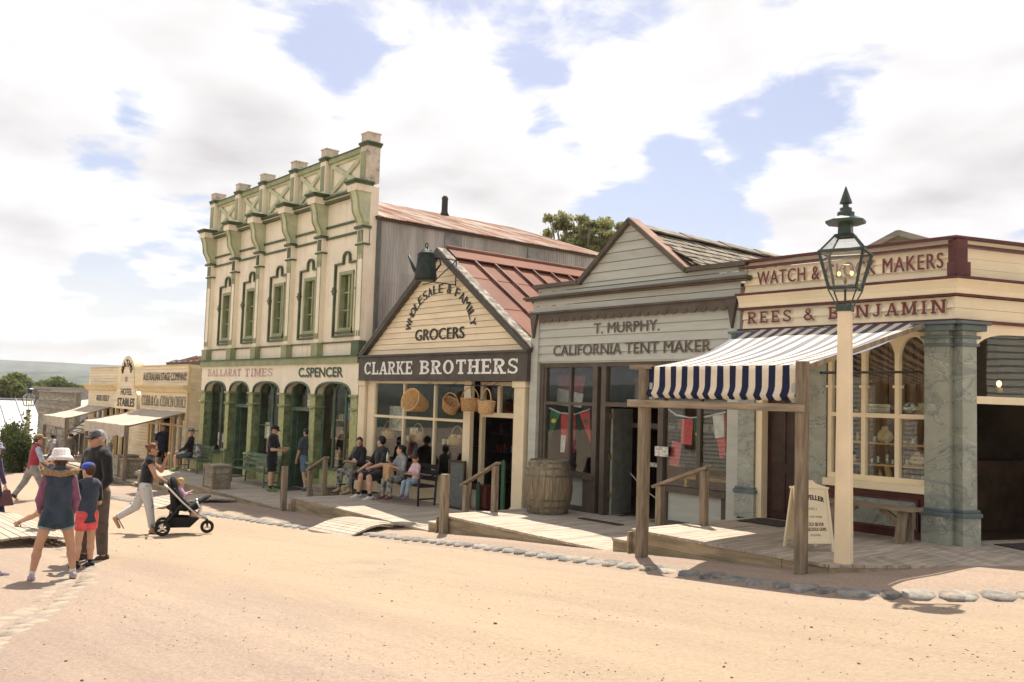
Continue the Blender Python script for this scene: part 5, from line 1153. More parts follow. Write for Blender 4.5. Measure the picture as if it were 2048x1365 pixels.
def build_ground():
    xs = sorted(set([-4000, -2500, -1500, -900, -600, -400, -300, -220, -160, -120, -95, -80, -70, -62, -56]+[round(-52+i*.5, 3) for i in range(40)]+[round(-32+i*.16, 3) for i in range(231)]+[6, 8, 12, 20, 40, 80, 200, 600]))
    ys = sorted(set([-1200, -400, -120, -60, -30, -15, -8, -5, -3, -1.5]+[round(-.8+i*.12, 3) for i in range(112)]+[13.5, 15, 20, 30, 50, 90, 200, 500, 1500]))
    vs = [(x, y, relief(x, y)) for x in xs for y in ys]; m = len(ys)
    fs = [(i*m+j, (i+1)*m+j, (i+1)*m+j+1, i*m+j+1) for i in range(len(xs)-1) for j in range(m-1)]
    b = B(); b.add(vs, fs); o = b.build('ground', road, smooth=True, kind='structure'); return o
build_ground()
# loose pebbles on the road
def pebbles():
    b = B(); r_ = random.Random(3)
    for k in range(420):
        px, py = r_.random()*2048, 1080+r_.random()**1.2*285
        p = onG(px, py)
        if p[1] > kerb_y(p[0])-.3: continue
        sz = (.004+.008*r_.random()**3)*(1.0 if k % 14 else 1.7); b.ell((p[0], p[1], relief(p[0], p[1])+sz*.3), (sz*(1+.5*r_.random()), sz, sz*.6), 6, r_.randrange(3))
    for k in range(2600):      # finer grit gathered in drifts
        px, py = r_.random()*2048, 1060+r_.random()**1.1*305; p = onG(px, py)
        if p[1] > kerb_y(p[0])-.2 or math.sin(p[1]*2.3+1.2*math.sin(p[0]*.5))+.5*math.sin(p[0]*1.9+p[1]) < -.1+.5*r_.random(): continue
        sz = .003+.005*r_.random()**2; b.ell((p[0], p[1], relief(p[0], p[1])+sz*.3), (sz*(1+.6*r_.random()), sz, sz*.6), 5, 3+r_.randrange(3))
    tag(b.build('gravel', [mat('dark_pebble', (.12, .09, .07), .9), mat('buff_pebble', (.5, .4, .28), .9), mat('brown_pebble', (.22, .15, .1), .9), mat('tan_grit', (.30, .22, .15), .9), mat('pale_grit', (.50, .42, .32), .9), mat('dun_grit', (.24, .17, .12), .9)]), 'scattered small pebbles on the sandy road', 'gravel', kind='stuff')
pebbles()
# kerb of bluestone pitchers
def kerb(path, name, label, w=.36, ln=(.18, .33), drop=0.022, skip=(), rows=1, sandy=False):
    root = empty(name, (path[0][0], path[0][1], gz(path[0][0])), kind='structure')
    st = mat('bluestone', (.20, .19, .18), .8, .2, 7, .5, 30, objvar=.25, dirt=((.42, .34, .24), 5, (.46, .72), (1, 1, 1)))
    if sandy: st = mat('sandy_stone', (.27, .225, .185), .9, .2, 6, .4, 30, objvar=.14, dirt=((.35, .275, .205), 4, (.38, .62), (1, 1, 1)))
    r_ = random.Random(11); cnt = 0
    meshes = []
    for k in range(7):
        bb = B(); n = 8; ring = []
        for i in range(n):
            a = 2*math.pi*(i+.5)/n; q = 1/max(abs(math.cos(a)), abs(math.sin(a))); ring.append((.5*math.cos(a)*q*(.93+.07*r_.random()), .5*math.sin(a)*q*(.93+.07*r_.random())))
        vs = [(x, y, -.5) for x, y in ring]+[(x, y, .2) for x, y in ring]+[(x*.93, y*.93, .40+.08*r_.random()) for x, y in ring]+[(0, 0, .52)]
        fs = [(i, (i+1) % n, (i+1) % n+n, i+n) for i in range(n)]+[(i+n, (i+1) % n+n, (i+1) % n+2*n, i+2*n) for i in range(n)]+[(i+2*n, (i+1) % n+2*n, 3*n) for i in range(n)]
        me = bpy.data.meshes.new('stone'); me.from_pydata(vs, [], fs); me.polygons.foreach_set('use_smooth', [True]*len(fs)); me.materials.append(st); meshes.append(me)
    for row in range(rows):
        for (a, c) in zip(path, path[1:]):
            L = math.hypot(c[0]-a[0], c[1]-a[1]); t = 0; ang = math.atan2(c[1]-a[1], c[0]-a[0]); nx, ny = -math.sin(ang), math.cos(ang)
            while t < L:
                l = ln[0]+(ln[1]-ln[0])*r_.random(); x = a[0]+(c[0]-a[0])*(t+l/2)/L+nx*row*w*.98; y = a[1]+(c[1]-a[1])*(t+l/2)/L+ny*row*w*.98; t += l+.008
                if any(s0 < x < s1 for s0, s1 in skip) or cnt > 290: continue
                o = bpy.data.objects.new('stone', r_.choice(meshes)); COL.objects.link(o); o.parent = root
                o.location = (x-path[0][0], y-path[0][1]+(r_.random()-.5)*.03, relief(x, y)+.0-drop-gz(path[0][0])-.028); o.scale = (l, w*(.9+.16*r_.random()), .13+.03*r_.random()); o.rotation_euler = ((r_.random()-.5)*.06, (r_.random()-.5)*.06+0, ang+(r_.random()-.5)*.06); cnt += 1
    return root
BR = [(-16.0, -14.4), (-24.6, -22.6)]
kerb(KERB, 'kerb', '', skip=BR)
kerb([(p[0], p[1]) for p in GUT], 'gutter_paving', '', w=.3, ln=(.2, .34), rows=2, drop=.036, sandy=True)
FX = [-46, -32, -20, -14, -9, -5.45]; FY = [10.2, 10.0, 9.72, 9.48, 9.28, 9.16]
def yfront(x): return float(np.interp(x, FX, FY))
def boardwalk(name, x0, x1, z, steps=()):
    root = empty(name, ((x0+x1)/2, 10.5, z-.3), kind='structure'); x = x0; r_ = random.Random(int(abs(x0)*10))
    while x < x1-.03:
        w = min(.135, x1-x); yf = yfront(x+w/2); piece('plank', deck, root, x+.003, x+w-.004, yf-.015+.012*r_.random(), 12.55, z-.035, z+(r_.random()-.5)*.005, 'plank'); x += w
    B().box(x0, x1, 9.9, 12.6, z-.16, z-.045).build('joists', timberx, root)
    # fascia boards following the street's fall
    xs = [x0]; 
    while xs[-1] < x1-.2: xs.append(min(x1, xs[-1]+2.4))
    for a, c in zip(xs, xs[1:]):
        for k in range(3):
            zt = z-.037-k*.152; zb = zt-.148
            if zt < gz(c)-.12 and zt < gz(a)-.12: continue
            ya, yc = yfront(a)+.01+.004*k, yfront(c)+.01+.004*k
            b = B(); b.add([(a+.004, ya, zb), (c-.004, yc, zb), (c-.004, yc, zt), (a+.004, ya, zt), (a+.004, ya+.04, zb), (c-.004, yc+.04, zb), (c-.004, yc+.04, zt), (a+.004, ya+.04, zt)], [(0, 1, 2, 3), (7, 6, 5, 4), (4, 5, 1, 0), (3, 2, 6, 7), (1, 5, 6, 2), (4, 0, 3, 7)]); b.build('fascia_board', fascia, root)
    return root
bw1 = boardwalk('boardwalk', -8.45, -5.44, -.26)
# low half step between neighbouring boardwalks
def half_step(x0, x1, z, y1=11.95):
    root = empty('step', ((x0+x1)/2, 10, z-.3), kind='structure'); yf = yfront(x0)
    x = x0
    while x < x1-.02:
        w = min(.135, x1-x); piece('plank', deck, root, x+.003, x+w-.004, yf-.03, y1, z-.035, z, 'plank'); x += w
    B().box(x0, x1, yf, yf+.04, z-.30, z-.037).box(x0-.0, x0+.035, yf+.04, y1, z-.30, z-.037).build('riser', fascia, root)
half_step(-8.80, -8.45, -.43); boardwalk('boardwalk', -13.22, -8.80, -.62)
half_step(-13.55, -13.22, -.78); boardwalk('boardwalk', -19.3, -13.55, -.95)
half_step(-19.62, -19.3, -1.11); boardwalk('boardwalk', -31.4, -19.62, -1.27)
boardwalk('boardwalk', -46, -31.4, -1.70)
B().box(-8.47, -8.44, 9.2, 12, -.6, -.3).box(-13.24, -13.21, 9.4, 12, -.94, -.66).box(-19.32, -19.29, 9.6, 12, -1.26, -.99).build('riser', fascia, kind='structure')
def corner_walk():
    root = empty('boardwalk', (-5, 11, -.56), kind='structure'); z = -.26
    E0 = np.array([-5.43, 9.16]); E1 = np.array([-4.15, 11.1]); d = (E1-E0)/np.linalg.norm(E1-E0); n = np.array([-d[1], d[0]]); s_ = 0
    F0 = np.array([-5.33, 12.0]); fd = np.array([CD.x, CD.y])
    def hit(p):
        t = (p[0]+5.43)/(-n[0]) if n[0] < 0 else 9
        A = np.array([[n[0], -fd[0]], [n[1], -fd[1]]]); q = np.linalg.solve(A, F0-p); 
        if q[0] > 0 and q[1] > -.2: t = min(t, q[0]+.3)
        return min(max(t, .01), 3.0)
    while s_ < 6:
        a = E0+d*(s_+.003); c = E0+d*(s_+.131); ta, tb = hit(a), hit(c); pa, pb = a+n*ta, c+n*tb
        if max(ta, tb) > .03:
            B().add([(*a, z), (*c, z), (*pb, z), (*pa, z), (*a, z-.035), (*c, z-.035), (*pb, z-.035), (*pa, z-.035)], [(0, 1, 2, 3), (7, 6, 5, 4), (0, 4, 5, 1), (1, 5, 6, 2), (2, 6, 7, 3), (3, 7, 4, 0)]).build('plank', deck, root)
        s_ += .135
    for (t0, t1) in ((0, 2.2), (2.2, 6)):
        for k in range(2):
            zt = z-.037-k*.15; a = E0+d*t0+n*.02; c = E0+d*t1+n*.02; b = B(); b.bar((*a, zt-.073), (*c, zt-.073), .04, .145); b.build('fascia_board', fascia, root)
corner_walk()
# arched timber bridges over the gutter
def gutter_bridge(x0, x1, y0, y1, z0, z1, rise, label, grp='arched timber gutter bridges'):
    root = empty('gutter_bridge', ((x0+x1)/2, (y0+y1)/2, min(z0, z1)), label, 'bridge', grp); n = 12
    # planks run along x; each bent course is one plank
    for i in range(n):
        def P(t): return y0+(y1-y0)*t, z0+(z1-z0)*t+rise*math.sin(math.pi*t)
        (ya, za), (yb, zb) = P(i/n), P((i+1)/n-.01); sl = gz(x1)-gz(x0)
        b = B(); b.add([(x0, ya, za), (x1, ya, za+sl*.5), (x1, yb, zb+sl*.5), (x0, yb, zb), (x0, ya, za-.035), (x1, ya, za-.035+sl*.5), (x1, yb, zb-.035+sl*.5), (x0, yb, zb-.035)], [(0, 1, 2, 3), (7, 6, 5, 4), (0, 4, 5, 1), (1, 5, 6, 2), (2, 6, 7, 3), (3, 7, 4, 0)]); b.build('plank', deck, root)
gutter_bridge(-15.95, -14.4, kerb_y(-15.2)-.38, yfront(-15.2)-.05, gz(-15.6)-.02, -1.0, .10, 'arched timber gutter bridge leading to the grocer boardwalk')
gutter_bridge(-24.5, -22.7, kerb_y(-23.6)-.40, yfront(-23.6)-.05, gz(-23.6)-.02, -1.38, .10, 'arched timber gutter bridge leading to the green arcade')
q0 = onG(0, 1092); gutter_bridge(-21.0, q0[0]+.4, 2.6, 4.3, gz(-18.5)+.0, gz(-18.5)+.06, .13, 'arched timber gutter bridge on the road side behind the girl')
# ================================================================== striped awning on posts
def striped_awning():
    root = empty('striped_awning', (-6.9, 9.0, gz(-6.9)), 'navy and cream striped canvas awning on rough timber posts', 'awning')
    bx0, bx1, fx0, fx1 = -8.62, -5.68, -7.95, -5.66; yb, zb, yf, zf = 11.97, 2.66, 9.0, 1.93
    NS = 27; J = 12
    cv = [B(), B()]
    def P(u, t): # u across, t back->front
        x0 = bx0+(fx0-bx0)*t; x1 = bx1+(fx1-bx1)*t
        return (x0+(x1-x0)*u, yb+(yf-yb)*t, zb+(zf-zb)*t-.10*math.sin(math.pi*t)-.018*math.sin(u*11+t*2)*math.sin(math.pi*t)-.008*math.sin(u*31+t*5)*math.sin(math.pi*t))
    st = sub('canopy', (-6.9, 10.5, 1.9), root)
    for k in range(NS):
        b = B(); vs = []
        for j in range(J+1): vs += [P(k/NS, j/J), P((k+1)/NS, j/J)]
        b.add(vs, [(2*j, 2*j+2, 2*j+3, 2*j+1) for j in range(J)]); b.build('stripe', navyglare if k % 2 == 0 else awcream, st, smooth=True)
    va = sub('valance', (-6.9, 9.0, 1.9), root); NV = 25
    for k in range(NV):
        b = B(); vs = []
        u0, u1 = k/NV, (k+1)/NV
        for j in range(9):
            t = j/8; z = zf-.40*t; bulge = (.05*math.sin(max(0, (t-.72)/.28)*math.pi) if t > .72 else 0); q = .012*math.sin(k*1.3)
            for u in (u0, (u0+u1)/2, u1): vs.append((fx0+(fx1-fx0)*u, yf-.012-bulge-q*t-.006*math.sin(u*NV*math.pi)**2, z-.012*math.sin(u*NV*math.pi)**2*t))
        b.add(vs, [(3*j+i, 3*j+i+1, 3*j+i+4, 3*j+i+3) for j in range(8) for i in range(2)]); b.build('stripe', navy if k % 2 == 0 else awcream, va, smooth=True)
    for x, w in ((-8.02, .12), (-5.68, .105)):
        z0 = gz(x)-.1; B().box(x-w/2, x+w/2, 8.93, 9.06, z0, 1.90 if x < -7 else 1.97).build('post', timber, root, bevel=.008)
    B().box(-8.25, -5.60, 8.90, 8.93, 1.40, 1.49).build('rail', timberx, root, bevel=.006); B().box(-8.25, -7.9, 8.93, 9.05, 1.90, 1.955).build('head_beam', timberx, root)
    for x in (-7.9, -5.78): B().tube([(x, 8.98, 1.56), (x, 9.02, 1.62), (x, 8.99, 1.70)], .022, 8).box(x-.025, x+.025, 8.97, 9.03, 1.5, 1.72).build('bracket', mat('galvanised', (.36, .36, .33), .5, metal=.5), root)
    b = B(); b.bar((bx1+.02, yb, zb-.03), (fx1+.02, yf+.05, zf-.02), .03, .06); b.build('side_pole', timber, root)
    b = B(); b.tube([(-5.72, 11.9, 1.98), (-5.70, 9.4, 1.86)], .016, 6); b.build('stay_rod', black, root)
striped_awning()

# ================================================================== gas street lamps
def street_lamp(x, y, z0, zt, label, rot, sc=1.0):
    root = empty('street_lamp', (x, y, z0), label, 'street lamp', 'gas street lamps on cream posts')
    M = Matrix.Rotation(rot, 4, 'Z')
    def T(b): b.v = [tuple(M @ Vector((p[0], p[1], p[2]))+Vector((x, y, 0))) for p in b.v]; return b
    pm = mat('cream_post_paint', (.80, .66, .45), .55, .05, 2, .06, 40, dirt=((.45, .34, .2), 5, (.66, .9), (1, 1, .3)))
    b = B(); w0, w1 = .088*sc, .070*sc
    b.add([(sx*w, sy*w, z) for (w, z) in ((w0, z0), (w1, zt)) for sx, sy in ((-1, -1), (1, -1), (1, 1), (-1, 1))], [(0, 1, 5, 4), (1, 2, 6, 5), (2, 3, 7, 6), (3, 0, 4, 7), (4, 5, 6, 7)]); T(b).build('post', pm, root, bevel=.012)
    sc *= .96; z = zt; sq = lambda w, zz: [(sx*w, sy*w, zz) for sx, sy in ((-1, -1), (1, -1), (1, 1), (-1, 1))]
    T(B().box(-w1-.012, w1+.012, -w1-.012, w1+.012, z-.03, z+.045)).build('post_cap', iron, root)
    b0, b1 = .15*sc, .245*sc; zb = z+.24*sc; zm = zb+.43*sc; zr = zm+.20*sc; r0 = .10*sc
    fr = B()
    for sx, sy in ((-1, -1), (1, -1), (1, 1), (-1, 1)):
        fr.tube([(sx*w1, sy*w1, z+.02), (sx*b0*1.06, sy*b0*1.06, zb-.02), (sx*b1*1.06, sy*b1*1.06, zm)], .009, 5)
        fr.tube([(sx*b0, sy*b0, zb), (sx*b1, sy*b1, zm)], .015, 5); fr.tube([(sx*b1, sy*b1, zm), (sx*r0, sy*r0, zr)], .012, 5)
    for w, zz, r_ in ((b0, zb, .018), (b1, zm, .018), (r0, zr, .016)):
        q = sq(w, zz)
        for i in range(4): fr.tube([q[i], q[(i+1) % 4]], r_, 5)
    fr.tube([(0, 0, z), (0, 0, zb+.02)], .014, 6); fr.box(-b0, b0, -b0, b0, zb-.012, zb-.004); T(fr).build('lantern_frame', iron, root)
    for i in range(4):
        q = sq(b0, zb)+sq(b1, zm); r = sq(b1, zm)+sq(r0, zr); j = (i+1) % 4
        T(B().add([q[i], q[j], q[j+4], q[i+4]], [(0, 1, 2, 3)])).build('glass_pane', lampglass, root); T(B().add([r[i], r[j], r[j+4], r[i+4]], [(0, 1, 2, 3)])).build('roof_pane', lampglass, root)
    T(B().lathe([(.115*sc, zr), (.105*sc, zr+.03), (.10*sc, zr+.15*sc)], n=4, rot=R(45))).build('chimney', iron, root)
    zc = zr+.15*sc; T(B().lathe([(.13*sc, zc-.01), (.23*sc, zc+.0), (.235*sc, zc+.03), (.13*sc, zc+.075), (.11*sc, zc+.08)], n=8, rot=R(22.5))).build('crown', iron, root)
    T(B().lathe([(.10*sc, zc+.08), (.10*sc, zc+.13), (.07*sc, zc+.14), (.07*sc, zc+.18), (.035*sc, zc+.19), (.035*sc, zc+.23), (.075*sc, zc+.235), (.042*sc, zc+.33), (.006, zc+.43)], n=8)).build('finial', iron, root)
    g = B(); g.tube([(0, 0, zb), (0, 0, zb+.24)], .008, 6); g.lathe([(.016, zb+.06), (.022, zb+.1), (.012, zb+.13)], n=8); g.tube([(-.07, 0, zb+.2), (-.04, 0, zb+.27), (.04, 0, zb+.27), (.07, 0, zb+.2)], .008, 6); T(g).build('gas_burner', mat('aged_brass', (.3, .24, .13), .4, metal=.6), root)
    fl = emis('gas_flame', (1.0, .60, .25), .9) if 'gas_flame' not in bpy.data.materials else bpy.data.materials['gas_flame']
    for s_ in (-1, 1): T(B().ell((s_*.07, 0, zb+.175), (.022, .022, .03), 8)).build('gas_mantle', fl, root, smooth=True)
LP = onZ(1687, 1126, -.26); LT = onY(1682, 619, LP[1])
street_lamp(LP[0], LP[1], -.26, LT[2], 'tall gas lamp on cream post at corner of the boardwalk', R(18))
street_lamp(-46.9, 9.8, gz(-46.9), .28, 'distant gas lamp on cream post beside the hedge', R(10))

# ================================================================== handrails and posts on the steps
def handrail(xa, xb, y, za, zb, ha, hb, label):
    root = empty('handrail', (xa, y, za), label, 'handrail', 'sloping timber handrails at the boardwalk steps')
    B().box(xa-.05, xa+.05, y-.05, y+.05, za, za+ha).build('post', timber, root, bevel=.006); B().box(xb-.05, xb+.05, y-.05, y+.05, zb, zb+hb).build('post', timber, root, bevel=.006)
    b = B(); b.bar((xa-.12, y, za+ha-.02), (xb+.08, y, zb+hb+.05), .13, .045); b.build('rail', timberx, root, bevel=.006)
handrail(-13.9, -13.02, 10.55, -.78, -.62, .58, .85, 'sloping timber handrail between the grocer and the grey tent shop')
handrail(-9.02, -8.2, 10.5, -.62, -.26, .84, .78, 'sloping timber handrail between the grey tent shop and the striped awning')
handrail(-20.25, -19.5, 10.55, -1.27, -.95, .86, .85, 'sloping timber handrail between the green arcade and the grocer')
def guard_post(px, py, y, h, label):
    p = onY(px, py, y); z = gz(p[0])-.1; zt = p[2]+h*0
    q = onY(px, py, y); o = B().box(q[0]-.062, q[0]+.062, y-.062, y+.062, z, h).build('guard_post', timber, bevel=.01); top(o, label, 'post', 'stout timber posts at the boardwalk edge')
guard_post(887, 1060, 9.36, onY(887, 948, 9.36)[2], 'stout timber post at the edge of the tent shop boardwalk')
guard_post(566, 1018, 9.62, onY(566, 932, 9.62)[2], 'stout timber post at the edge of the grocer boardwalk')

# ================================================================== benches, crates, barrel, sign board
def garden_bench(x, y, z, w, face, m, label, iron_arm=True):
    """slatted bench facing -y; origin at its middle"""
    root = empty('bench', (x, y, z), label, 'bench'); 
    for i in range(4): piece('seat_slat', m, root, x-w/2, x+w/2, y-.30+i*.11, y-.205+i*.11, z+.42, z+.45)
    for k in range(3): piece('back_slat', m, root, x-w/2, x+w/2, y+.16+k*.02, y+.185+k*.02, z+.53+k*.13, z+.63+k*.13)
    for sx in (x-w/2-.03, x+w/2+.03):
        b = B(); b.tube([(sx, y-.30, z), (sx, y-.30, z+.58), (sx, y-.2, z+.66), (sx, y+.02, z+.64), (sx, y+.18, z+.72)], .024, 6); b.tube([(sx, y+.14, z), (sx, y+.17, z+.5), (sx, y+.23, z+.92)], .026, 6); b.tube([(sx, y-.3, z+.42), (sx, y+.16, z+.42)], .022, 6); b.tube([(sx, y-.3, z+.15), (sx, y+.15, z+.15)], .018, 6); b.build('bench_end', m, root)
    return root
grnb = mat('green_bench_paint', (.12, .17, .10), .55, .2, 4, .15)
garden_bench(-25.5, 11.55, -1.27, 2.2, 0, grnb, 'green slatted bench under the arcade behind the man in black')
garden_bench(-30.3, 11.5, -1.27, 1.9, 0, grnb, 'green slatted bench holding the seated man with umbrella')
bkb = mat('black_bench_paint', (.025, .022, .02), .5, .2, 4, .1)
garden_bench(-18.45, 11.62, -.95, 3.55, 0, bkb, 'long black slatted bench below the grocer window')
def plain_bench():
    a = onZ(1655, 1060, -.26); root = empty('bench', (-6.05, 11.62, -.26), 'plain weathered timber bench below the jeweller window', 'bench')
    for k in range(2): piece('seat_plank', timberx, root, -6.95, -5.62, 11.42+k*.16, 11.57+k*.16, .16, .20)
    for x in (-6.75, -5.8):
        b = B(); b.bar((x, 11.45, -.26), (x+.02, 11.5, .16), .12, .05, up=(0, 1, 0)); b.bar((x, 11.7, -.26), (x+.02, 11.66, .16), .12, .05, up=(0, 1, 0)); b.build('leg', timber, root)
    b = B(); b.bar((-5.8, 11.55, -.05), (-6.1, 11.55, .16), .05, .08); b.bar((-6.75, 11.55, -.05), (-6.45, 11.55, .16), .05, .08); b.build('brace', timber, root)
plain_bench()
def crate(x0, x1, y0, y1, z0, z1, label, grp=None):
    root = empty('crate', ((x0+x1)/2, (y0+y1)/2, z0), label, 'crate', grp)
    n = 3; h = (z1-z0)/n
    for i in range(n):
        for (a, b_, c, d) in ((x0, x1, y0, y0+.02), (x0, x1, y1-.02, y1), (x0, x0+.02, y0+.02, y1-.02), (x1-.02, x1, y0+.02, y1-.02)): piece('board', oldboard, root, a, b_, c, d, z0+i*h+.004, z0+(i+1)*h-.004)
    b = B(); t = .02
    for x in (x0, x1-.06):
        b.box(x, x+.06, y0-t, y0, z0, z1)
    b.box(x0+.06, x1-.06, y0-t+.001, y0, z1-.07, z1); b.box(x0+.06, x1-.06, y0-t+.001, y0, z0, z0+.07)
    for y in (y0, y1-.06): b.box(x1, x1+t, y, y+.06, z0, z1)
    b.box(x1, x1+t-.001, y0+.06, y1-.06, z1-.07, z1); b.box(x1, x1+t-.001, y0+.06, y1-.06, z0, z0+.07); b.build('frame', timberx, root)
    piece('lid', oldboard, root, x0-.02, x1+.03, y0-.03, y1+.02, z1, z1+.03)
crate(-25.26, -24.55, 9.85, 10.35, -1.27, -.64, 'weathered lidded crate at the edge of the green arcade boardwalk')
crate(-33.6, -32.95, 10.05, 10.7, -1.70, -1.05, 'weathered crate against the awning post of the coach office', 'crates under the coach office awning'); crate(-34.5, -33.75, 10.05, 10.75, -1.70, -.98, 'larger weathered crate under the coach office awning', 'crates under the coach office awning')
crate(-21.55, -20.9, 11.3, 11.75, -1.27, -.95, 'low dark crate against the last green window')
def barrel():
    x, y, z = -12.48, 11.38, -.62; root = empty('barrel', (x, y, z), 'weathered oak barrel with iron hoops beside the tent shop door', 'barrel'); H = .98
    oak = mat('barrel_oak', (.25, .20, .125), .75, .2, 3, .4, 30, stretch=(6, 6, .8), objvar=.16, dirt=((.11, .09, .05), 2, (.55, .85), (3, 3, .6)))
    rr = lambda t: .365+.095*math.sin(math.pi*t)
    n = 22
    for k in range(n):
        a0, a1 = 2*math.pi*k/n+.008, 2*math.pi*(k+1)/n-.008; b = B(); vs = []
        for j in range(9):
            t = j/8
            for a in (a0, (a0+a1)/2, a1): vs.append((x+rr(t)*math.cos(a), y+rr(t)*math.sin(a), z+H*t))
        vs += [(x+(rr(1)-.03)*math.cos(a), y+(rr(1)-.03)*math.sin(a), z+H) for a in (a0, a1)]+[(x+(rr(1)-.03)*math.cos(a), y+(rr(1)-.03)*math.sin(a), z+H-.06) for a in (a0, a1)]
        b.add(vs, [(3*j+i, 3*j+i+1, 3*j+i+4, 3*j+i+3) for j in range(8) for i in range(2)]+[(24, 25, 26, 28, 27), (27, 28, 30, 29)]); smooth_angle(b.build('stave', oak, root), 30)
    B().lathe([(.34, z+H-.05), (.34, z+H-.03)], (x, y, 0), 22).build('head', oak, root)
    for t in (.03, .14, .27, .72, .86, .96):
        b = B(); w = .022; b.lathe([(rr(t-w/H)+.004, z+H*t-w), (rr(t)+.010, z+H*t), (rr(t+w/H)+.004, z+H*t+w)], (x, y, 0), 30); b.f = b.f[:-2]; b.m = b.m[:-2]; b.build('hoop', mat('hoop_iron', (.20, .18, .14), .6, .2, 8, .2, metal=.4), root, smooth=True)
barrel()
def a_frame():
    c = onZ(1618, 1100, -.26); x, y, z = c[0]-.03, c[1]+.04, -.26
    root = empty('sandwich_board', (x, y, z), 'cream folding sandwich board advertising a jeweller on the boardwalk', 'sign'); M = Matrix.Translation((x, y, z)) @ Matrix.Rotation(R(60), 4, 'Z') @ Matrix.Scale(.80, 4)
    cp = mat('board_cream', (.80, .69, .48), .55, .05, 2, .03)
    H, tilt = 1.02, R(14)
    for sgn in (1, -1):
        Mt = M @ Matrix.Translation((0, 0, 0)) @ Matrix.Rotation(R(0 if sgn > 0 else 180), 4, 'Z') @ Matrix.Translation((0, -.27, 0)) @ Matrix.Rotation(-tilt, 4, 'X')
        b = B(); b.box(-.25, .25, 0, .018, .16, H-.08); p = [(-.27, H-.08), (.27, H-.08), (.27, H-.05), (.1, H+.0), (.05, H+.05), (-.05, H+.05), (-.1, H), (-.27, H-.05)]; b.prism(p, .001, .02); b.build('panel', cp, root, mtx=Mt)
        b = B(); b.box(-.28, -.235, -.012, .03, 0, H-.08); b.box(.235, .28, -.012, .03, 0, H-.08); b.box(-.235, .235, -.010, .028, .12, .17); b.box(-.30, .30, -.015, .032, H-.08, H-.05); b.build('frame', cp, root, mtx=Mt, bevel=.004)
        if sgn > 0:
            dk = mat('sign_black', (.05, .04, .03), .6); gy = mat('sign_faded', (.36, .30, .2), .6)
            b = text_mesh('JEWELLER', -.20, .20, .70, .80, -.003, None, None, font_off=.02)
            b.v = [(v[0], v[1], v[2]+.05*math.cos(v[0]/.2*1.4)) for v in b.v]; b.build('lettering', dk, root, mtx=Mt)
            for t, x0, x1, z0, z1, mm in (('See our range', -.14, .14, .50, .545, gy), ('GOLD SILVER', -.15, .15, .385, .435, dk), ('&PRECIOUS GEMS', -.18, .18, .31, .36, dk), ('Inside', -.08, .08, .235, .27, gy), ('1851', -.06, .06, .62, .66, gy)): text_mesh(t, x0, x1, z0, z1, -.003, None, None).build('lettering', mm, root, mtx=Mt)
a_frame()
for (px, py, w, d_) in ((1470, 1052, .9, .5),): pass
def mats_():
    rub = mat('dark_door_mat', (.06, .05, .04), .95, .2, 20, .5, 80)
    for (x0, x1, y0, y1, z, lab) in ((-8.25, -7.5, 11.35, 11.95, -.255, 'dark door mat before the jeweller street door'), (-24.6, -23.5, 11.5, 12.2, -1.265, 'dark door mat before the arcade doorway'), (-11.6, -10.6, 11.3, 11.45, -.617, 'narrow dark mat before the tent shop door')):
        top(B().box(x0, x1, y0, y1, z, z+.012).build('door_mat', rub, bevel=.004), lab, 'mat')
    p = cface(1.1, .35, -.255); b = B(); cbox(b, .6, 1.8, .05, .75, -.257, -.245); top(b.build('door_mat', rub), 'dark mat before the open corner doorway', 'mat')
mats_()
